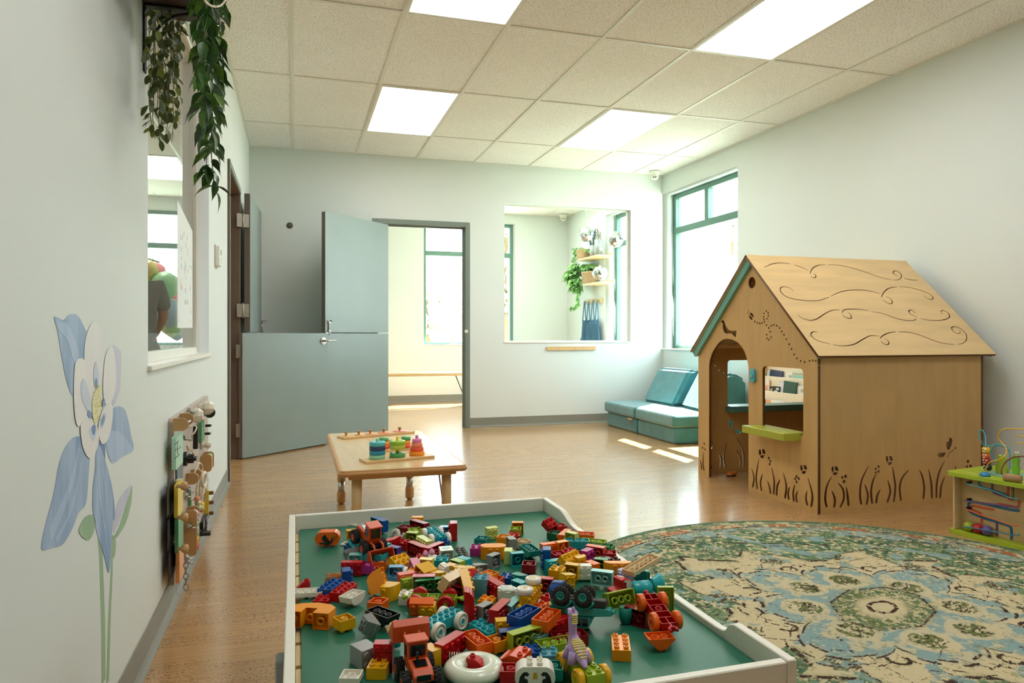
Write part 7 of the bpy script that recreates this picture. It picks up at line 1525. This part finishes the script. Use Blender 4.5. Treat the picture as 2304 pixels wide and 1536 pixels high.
def bush(root, spec, meshes, seed):
    q = random.Random(seed)
    for c_, r, n, lo, hi in spec:
        for i in range(n):
            a, b_ = q.uniform(0, 6.28), q.uniform(-1, 1); k = sqrt(1 - b_ * b_); rr = q.uniform(.4, 1); p = Vector(c_) + Vector((r[0] * rr * k * cos(a), r[1] * rr * k * sin(a), r[2] * rr * b_)); p.x = min(p.x, RW - .05); s = q.uniform(lo, hi)
            inst('leaf', q.choice(meshes), root, p, rot=(q.uniform(-.6, .6), q.uniform(-.2, 1.2), a if q.random() < .5 else q.uniform(2, 4.4)), scale=(s, s, s))
def at_sh(x, y, X): p = atR(x, y, X); return p
tp = thing('trailing_plant', 'big trailing pothos with pale green leaves spilling over the lower shelf', 'plant', (0, 0, 0))
c_ = [at_sh(430, 620, 3.92), at_sh(300, 620, 3.85), at_sh(260, 720, 3.84), at_sh(290, 810, 3.85), at_sh(250, 850, 3.85)]
bush(tp, [(c_[0], (.07, .14, .05), 55, .07, .10), (c_[1], (.08, .10, .06), 40, .08, .11), (c_[2], (.09, .14, .11), 80, .08, .12), (c_[3], (.08, .12, .11), 60, .08, .12)], FT, 4)
vn = [at_sh(310, 850, 3.84), at_sh(330, 910, 3.84), at_sh(310, 960, 3.84), at_sh(325, 1010, 3.84), at_sh(310, 1060, 3.84), at_sh(270, 1075, 3.84), at_sh(235, 1085, 3.84)]
bm = NB(); tube(bm, smooth_pts(vn, 4), .003, 5); obj('vine', bm, M_stem, tp); q = random.Random(9)
for i, p in enumerate(smooth_pts(vn, 3)):
    s = q.uniform(.07, .10); inst('leaf', FT[i % 2], tp, p, rot=(q.uniform(-.5, .5), q.uniform(.2, 1.1), q.uniform(2.2, 4.2)), scale=(s, s, s))
tp2 = thing('trailing_plant', 'small-leaved greenery spilling left from the upper shelf basket', 'plant', (0, 0, 0))
d_ = [at_sh(330, 415, 3.90), at_sh(290, 440, 3.86), at_sh(272, 540, 3.82), at_sh(270, 600, 3.82), at_sh(430, 425, 3.9)]
bush(tp2, [(d_[0], (.07, .12, .035), 70, .03, .05), (d_[4], (.06, .09, .02), 30, .03, .045), (d_[1], (.05, .06, .06), 60, .03, .05), (d_[2], (.03, .04, .11), 60, .03, .045), (d_[3], (.02, .025, .09), 30, .03, .04)], FS, 6)
# vase with lavender, jar with pens
zs = s1.location.z + .0005; pv = atR(482, 470, RW - .11)
t = thing('glass_vase', 'clear glass vase with dark lavender stems on the upper shelf', 'vase', (RW - .11, pv.y, zs)); bm = NB(); lathe(bm, [(0, .001), (.042, .001), (.045, .17), (.042, .17), (.039, .006), (0, .006)], 20); obj('glass', bm, mat('vase_glass', 'DCE8E6', .05, trans=.6), t)
M_lav = mat('lavender_green', '4E6A5A', .7); M_lavb = mat('lavender_bud', '4A5F7A', .7)
for i in range(22):
    a = i * 2.4; r_ = .03 * sqrt((i % 7) / 7); dx, dy_ = .11 * cos(a) * ((i % 5) + 2) / 6, .13 * sin(a) * ((i % 5) + 2) / 6; h_ = .30 + .02 * (i % 6); bm = NB(); tube(bm, [(r_ * cos(a), r_ * sin(a), .02), (dx * .4, dy_ * .4, h_ * .6), (dx, dy_, h_)], .004, 5, rs=[.002, .005, .006]); obj('stem', bm, M_lav if i % 3 else M_lavb, t)
pj = atR(550, 470, RW - .11); t = thing('pencil_jar', 'clear jar of orange and yellow pens and brushes on the upper shelf', 'jar', (RW - .115, pj.y, zs)); bm = NB(); lathe(bm, [(0, .001), (.055, .001), (.058, .22), (.054, .22), (.050, .006), (0, .006)], 20); obj('glass', bm, mat('vase_glass', 'DCE8E6', .05, trans=.6), t)
for i, c_ in enumerate(('E88A3A', 'E8B84A', 'D9603A', 'F0A060', 'C8A8C0', 'E8E0D0', '8A7A5A', '6A5A4A')):
    a = i * .8; bm = NB(); tube(bm, [(.02 * cos(a), .02 * sin(a), .007), (.05 * cos(a + 2), .05 * sin(a + 2), .20 + (.13 if i > 5 else .02 * (i % 3)))], .006, 6); obj('pen', bm, c3(c_), t)
for i in range(5): bm = NB(); tube(bm, smooth_pts([(0, 0, .01), (.01 * i - .02, .02 * i - .03, .22), (.03 * i - .08, .05 * i - .13, .34 + .02 * (i % 2))], 4), .005, 6); obj('brush', bm, c3('7A6A5A'), t)
# apron rail
ar0, ar1 = atR(385, 1025, RW - .03), atR(566, 1000, RW - .03)
rl_ = thing('apron_rail', 'light wooden peg rail holding the blue aprons', 'rail', (RW, (ar0.y + ar1.y) / 2, (ar0.z + ar1.z) / 2)); hl_ = abs(ar0.y - ar1.y) / 2 + .02
bxo('board', M_sh, rl_, -.02, -hl_, -.035, -.001, hl_, .035, .003); M_apr = mat('blue_denim', '5A88A8', .85, var=.15, vscale=20, bump=.3, bscale=200)
lbl = ['leftmost blue denim apron with a long hanging tie', 'second blue denim apron from the left', 'third blue denim apron from the left, with a small pink mark', 'rightmost blue denim apron nearest the window']
for i in range(4):
    y = hl_ * .80 - i * hl_ * .50; bm = NB(); cyl(bm, (-.02, y, 0), (-.055, y, .006), .007, n=8); obj('peg', bm, M_sh, rl_)
    ap = thing('apron', lbl[i], 'apron', (RW, rl_.location.y + y, rl_.location.z), group='blue aprons on the peg rail')
    bm = NB(); nU, nV = 15, 12; G = []
    for v_ in range(nV + 1):
        t_ = v_ / nV; row = []
        for u_ in range(nU + 1):
            s_ = u_ / nU * 2 - 1; hw = (.075 + .065 * min(1, t_ * 1.8)); zz = -.27 - .80 * t_ + (.02 * abs(s_) if t_ < .05 else 0)
            row.append(bm.verts.new((-.05 + .016 * sin(s_ * 9 + i * 1.7) * (.4 + t_) - .004 * i, s_ * hw + .01 * sin(t_ * 5 + i), zz)))
        G.append(row)
    for v_ in range(nV):
        for u_ in range(nU): f = bm.faces.new((G[v_][u_], G[v_][u_ + 1], G[v_ + 1][u_ + 1], G[v_ + 1][u_])); f.smooth = True
    bmesh.ops.solidify(bm, geom=bm.faces[:], thickness=.004); obj('cloth', bm, M_apr, ap)
    for s_ in (-1, 1): bm = NB(); tube(bm, smooth_pts([(-.045, s_ * .008, .012), (-.05, s_ * .03, -.12), (-.05, s_ * .062, -.275)], 4), .008, 6); obj('neck_strap', bm, M_apr, ap)
    if i == 0: bm = NB(); tube(bm, smooth_pts([(-.05, .13, -.52), (-.055, .17, -.75), (-.05, .19, -.98)], 4), .007, 6); obj('tie', bm, M_apr, ap)
# mirror balls
M_mir = mat('mirror_tile', 'E6EAEC', .06, metal=1.0)
def mball(label, x, y, Y, rpx):
    p = aty(*z7(x, y), Y); r = rpx / (922 / 180) / F_PX * (p - O).length * .97; t = thing('mirror_ball', label, 'mirror ball', p, group='mirror balls hanging in the room beyond')
    bm = NB(); n, m_ = 26, 17; q = random.Random(int(x))
    for i in range(m_):
        a0, a1 = pi * i / m_, pi * (i + 1) / m_; k = max(5, int(n * sin((a0 + a1) / 2) + .5))
        for j in range(k):
            b0, b1 = 2 * pi * (j + .04) / k, 2 * pi * (j + .96) / k; c_ = [Vector((r * sin(a) * cos(b_), r * sin(a) * sin(b_), r * cos(a))) for a, b_ in ((a0 + .008, b0), (a0 + .008, b1), (a1 - .008, b1), (a1 - .008, b0))]
            nn = sum(c_, Vector()) / 4; nn.normalize(); tl = Vector((q.gauss(0, 1), q.gauss(0, 1), q.gauss(0, 1))) * .035
            cc = sum(c_, Vector()) / 4; ax = tl.cross(nn); Rr = Matrix.Rotation(ax.length, 3, ax.normalized()) if ax.length > 1e-6 else Matrix.Identity(3)
            bm.faces.new([bm.verts.new(cc + Rr @ (v - cc)) for v in c_])
    bmesh.ops.remove_doubles(bm, verts=bm.verts, dist=1e-7); obj('mirror_tiles', bm, M_mir, t, kind='stuff'); bm = NB(); sphere(bm, (0, 0, 0), r * .985, 20, 14); obj('core', bm, mat('ball_core', 'B8BCC0', .4), t)
    cyo('cap', M_chrome, t, (0, 0, r * .97), (0, 0, r * 1.08), r * .14, n=12); cyo('string', mat('string', 'C8C8C4', .6), t, (0, 0, r * 1.08), (0, 0, CH - p.z - .003), .0015, n=6)
mball('mirror ball hanging highest, left of the lavender', 404, 242, 8.6, 87); mball('mirror ball hanging in front of the green window frame', 741, 302, 7.9, 92); mball('mirror ball hanging lowest, over the wicker basket', 562, 690, 8.3, 90)
# ------------------------------------------------------------------ the room behind the left window: person, balloons, bunting, paper sheet on the pane
zl = zc(330, 440, 549 / 150)
def atL(x, y, Y): return aty(*zl(x, y), Y)
c4 = lambda h, r=.35: mat('soft_' + h, h, r)
pp = atL(60, 1000, 6.3)
PS = thing('person', 'person in a grey t-shirt seen from behind through the left window', 'person', (pp.x - .125, 6.3, 0), .25)
bm = NB(); vs = []; 
def skin(name, nodes, edges, radii, m, par, lvl=2):
    me = bpy.data.meshes.new(name); me.from_pydata([Vector(n) for n in nodes], edges, []); o = mobj(name, me, par); md = o.modifiers.new('s', 'SKIN')
    for i, r in enumerate(radii): me.skin_vertices[0].data[i].radius = r if isinstance(r, tuple) else (r, r)
    me.skin_vertices[0].data[0].use_root = True; sb = o.modifiers.new('d', 'SUBSURF'); sb.levels = lvl; sb.render_levels = lvl; me.materials.append(m); return o
SKN = mat('skin_tone', 'C69272', .5)
skin('body', [(0, 0, .90), (0, .02, 1.10), (0, .03, 1.30), (0, .02, 1.42), (-.03, .10, 1.465), (-.16, .02, 1.36), (-.20, .05, 1.13), (-.15, .22, .98), (.16, .02, 1.36), (.20, .05, 1.13), (.15, .22, .98), (-.12, .30, .95), (.12, .30, .95), (-.10, 0, .82), (-.11, .01, .47), (-.11, 0, .08), (-.11, .10, .03), (.10, 0, .82), (.11, .01, .47), (.11, 0, .08), (.11, .10, .03)],
     [(0, 1), (1, 2), (2, 3), (3, 4), (2, 5), (5, 6), (6, 7), (7, 11), (2, 8), (8, 9), (9, 10), (10, 12), (0, 13), (13, 14), (14, 15), (15, 16), (0, 17), (17, 18), (18, 19), (19, 20)],
     [(.13, .10), (.12, .09), (.13, .10), (.06, .06), .05, .055, .042, .03, .055, .042, .03, .025, .025, .085, .06, .045, .03, .085, .06, .045, .03], SKN, PS)
skin('t_shirt', [(0, 0, .85), (0, .02, 1.10), (0, .03, 1.30), (0, .02, 1.40), (-.155, .02, 1.36), (-.197, .045, 1.16), (.155, .02, 1.36), (.197, .045, 1.16)], [(0, 1), (1, 2), (2, 3), (2, 4), (4, 5), (2, 6), (6, 7)], [(.17, .13), (.16, .12), (.17, .125), (.085, .085), .085, .07, .085, .07], mat('grey_tee', '8F8E88', .85, bump=.4, bscale=30), PS)
skin('trousers', [(0, 0, .98), (0, 0, .84), (-.10, 0, .78), (-.11, .01, .45), (-.11, 0, .10), (.10, 0, .78), (.11, .01, .45), (.11, 0, .10)], [(0, 1), (1, 2), (2, 3), (3, 4), (1, 5), (5, 6), (6, 7)], [(.155, .125), (.15, .125), .105, .085, .07, .105, .085, .07], mat('taupe_trousers', '8A8478', .85), PS)
bm = NB(); sphere(bm, (-.05, .19, 1.49), .095, 18, 14, (.82, 1, 1.2)); obj('head', bm, SKN, PS); bm = NB(); sphere(bm, (-.05, .175, 1.515), .102, 18, 14, (.86, 1, 1.15)); obj('hair', bm, mat('brown_hair', '4A3424', .6, bump=.5, bscale=80), PS)
bals = [(5, 610, .11, 'E8D27A', 'pale yellow balloon at the far left of the cluster'), (60, 640, .13, 'EE8A94', 'pink balloon at the top of the cluster'), (55, 710, .14, 'BCD3E2', 'pale blue balloon above the grey shirt'), (150, 740, .15, 'A9DDA8', 'pale green balloon under the bunting'), (130, 850, .08, 'EFCF8A', 'small yellow balloon beside the shirt'), (200, 855, .15, 'F08492', 'bright pink balloon in the middle of the cluster'), (190, 960, .15, 'B9D0E4', 'light blue balloon below the bright pink one'), (205, 1060, .13, 'BCE6A6', 'light green balloon at the bottom of the cluster'), (250, 1100, .12, 'A8C8DC', 'blue balloon at the bottom right of the cluster')]
for i, (x, y, r, c_, lb) in enumerate(bals):
    p = atL(x, y, 8.3 + .32 * (i % 3)); t = thing('balloon', lb, 'balloon', p, group='balloon cluster in the left room'); bm = NB(); lathe(bm, [(0, -r * 1.12), (r * .25, -r * 1.02), (r * .75, -r * .62), (r, 0), (r * .8, r * .6), (r * .4, r * .9), (0, r)], 20); bmesh.ops.subdivide_edges(bm, edges=[], cuts=1); obj('balloon_skin', bm, mat('balloon_' + c_, c_, .2, spec=.6), t)
    bm = NB(); lathe(bm, [(0, -r * 1.1), (r * .08, -r * 1.18), (0, -r * 1.16)], 8); obj('knot', bm, mat('balloon_' + c_, c_, .2), t)
    bm = NB(); tube(bm, [(0, 0, -r * 1.15), (.02, .02, -p.z + .002)], .002, 4); obj('string', bm, M_rope, t)
bt = thing('balloon_weight', 'balloon stand base holding the balloon strings in the left room', 'stand', atL(150, 900, 8.5) * 1.0); bt.location = (-1.25, 9.3, 0)
bm = NB(); lathe(bm, [(0, 0), (.25, 0), (.25, .02), (.05, .05), (.04, .36), (0, .36)], 24); obj('weight', bm, M_white, bt)
bg_ = thing('bunting', 'string of dark green pennants across the left room window', 'bunting', (0, 0, 0)); P = [atL(-20, 520, 10.288), atL(45, 518, 10.288), atL(110, 600, 10.288), atL(180, 665, 10.288), atL(250, 710, 10.288), atL(330, 730, 10.288)]
P = [Vector((-2.95, 10.296, P[0].z + .15))] + P + [Vector((-1.02, 10.296, P[-1].z + .05))]; bm = NB(); tube(bm, smooth_pts(P, 4), .004, 5); obj('cord', bm, M_rope, bg_)
for p in (P[0], P[-1]): cyo('pin', M_white, bg_, (p.x, 10.2995, p.z), (p.x, 10.285, p.z), .012, n=10)
for i, (x, y, c_) in enumerate(((38, 522, '3F6A50'), (85, 570, '8F8456'), (128, 630, '4A6A5A'), (185, 672, 'B8C4B0'), (236, 702, '5A7A78'), (290, 722, '3F6A50'))):
    p = atL(x, y, 10.288); w_ = .11; bm = NB(); prism(bm, [(-w_, 0), (w_, 0), (0, -.20)], -.002, .002, Matrix(((1, 0, 0, 0), (0, 0, 1, 0), (0, 1, 0, 0), (0, 0, 0, 1)))); obj('pennant', bm, c4(c_, .8), bg_, loc=p, rot=(0, .3, 0))
# low cabinet under the rear window there, green-grey sofa side and white door leaf seen behind the glass
t = thing('sofa', 'grey-green upholstered sofa below the balloons behind the left window', 'sofa', (-1.6, 7.35, 0)); M_sof = mat('grey_green_fabric', '7F9088', .9, var=.1)
bxo('seat', M_sof, t, -.55, -.5, .12, .50, .5, .42, .04, 3); bxo('backrest', M_sof, t, -.55, .30, .421, .50, .5, .78, .04, 3); bxo('arm', M_sof, t, .501, -.5, .12, .64, .5, .60, .03, 2)
for x in (-.45, .45):
    for y in (-.4, .4): cyo('leg', M_tan, t, (x, y, .001), (x, y, .12), .02, n=8)
# sheet of children's stamps taped to the pane
p0, p1 = atx(398, 735, -.496), atx(432, 735, -.496); t = thing('paper_sheet', 'white paper with faint coloured prints taped inside the left window', 'paper', (-.4945, p0.y, 0)); zt0 = atx(398, 450, -.496).z; yw = p1.y - p0.y
me = plate_mesh([[(0, p0.z - .005), (yw, p0.z + .0), (yw, zt0 - .07), (0, zt0)]], .0008); me.transform(M_YZ); mobj('sheet', me, t); me.materials.append(mat('paper', 'DDE3E2', .7, trans=.0))
q = random.Random(12)
for i in range(34):
    y, z = q.uniform(.03, yw - .03), q.uniform(p0.z + .03, zt0 - .12); s_ = q.uniform(.006, .013); bm = NB(); prism(bm, [(y + s_ * cos(a) * (1 if k % 2 else .45), z + 1.5 * s_ * sin(a) * (1 if k % 2 else .45)) for k, a in enumerate(np.linspace(0, 2 * pi, 9)[:-1])], .001, .0014, M_YZ); obj('print_mark', bm, c4(q.choice(('D9A0A4', 'A9BCC0', 'B0C4AC', '9AA8B0', 'E0B8B8')), .7), t)
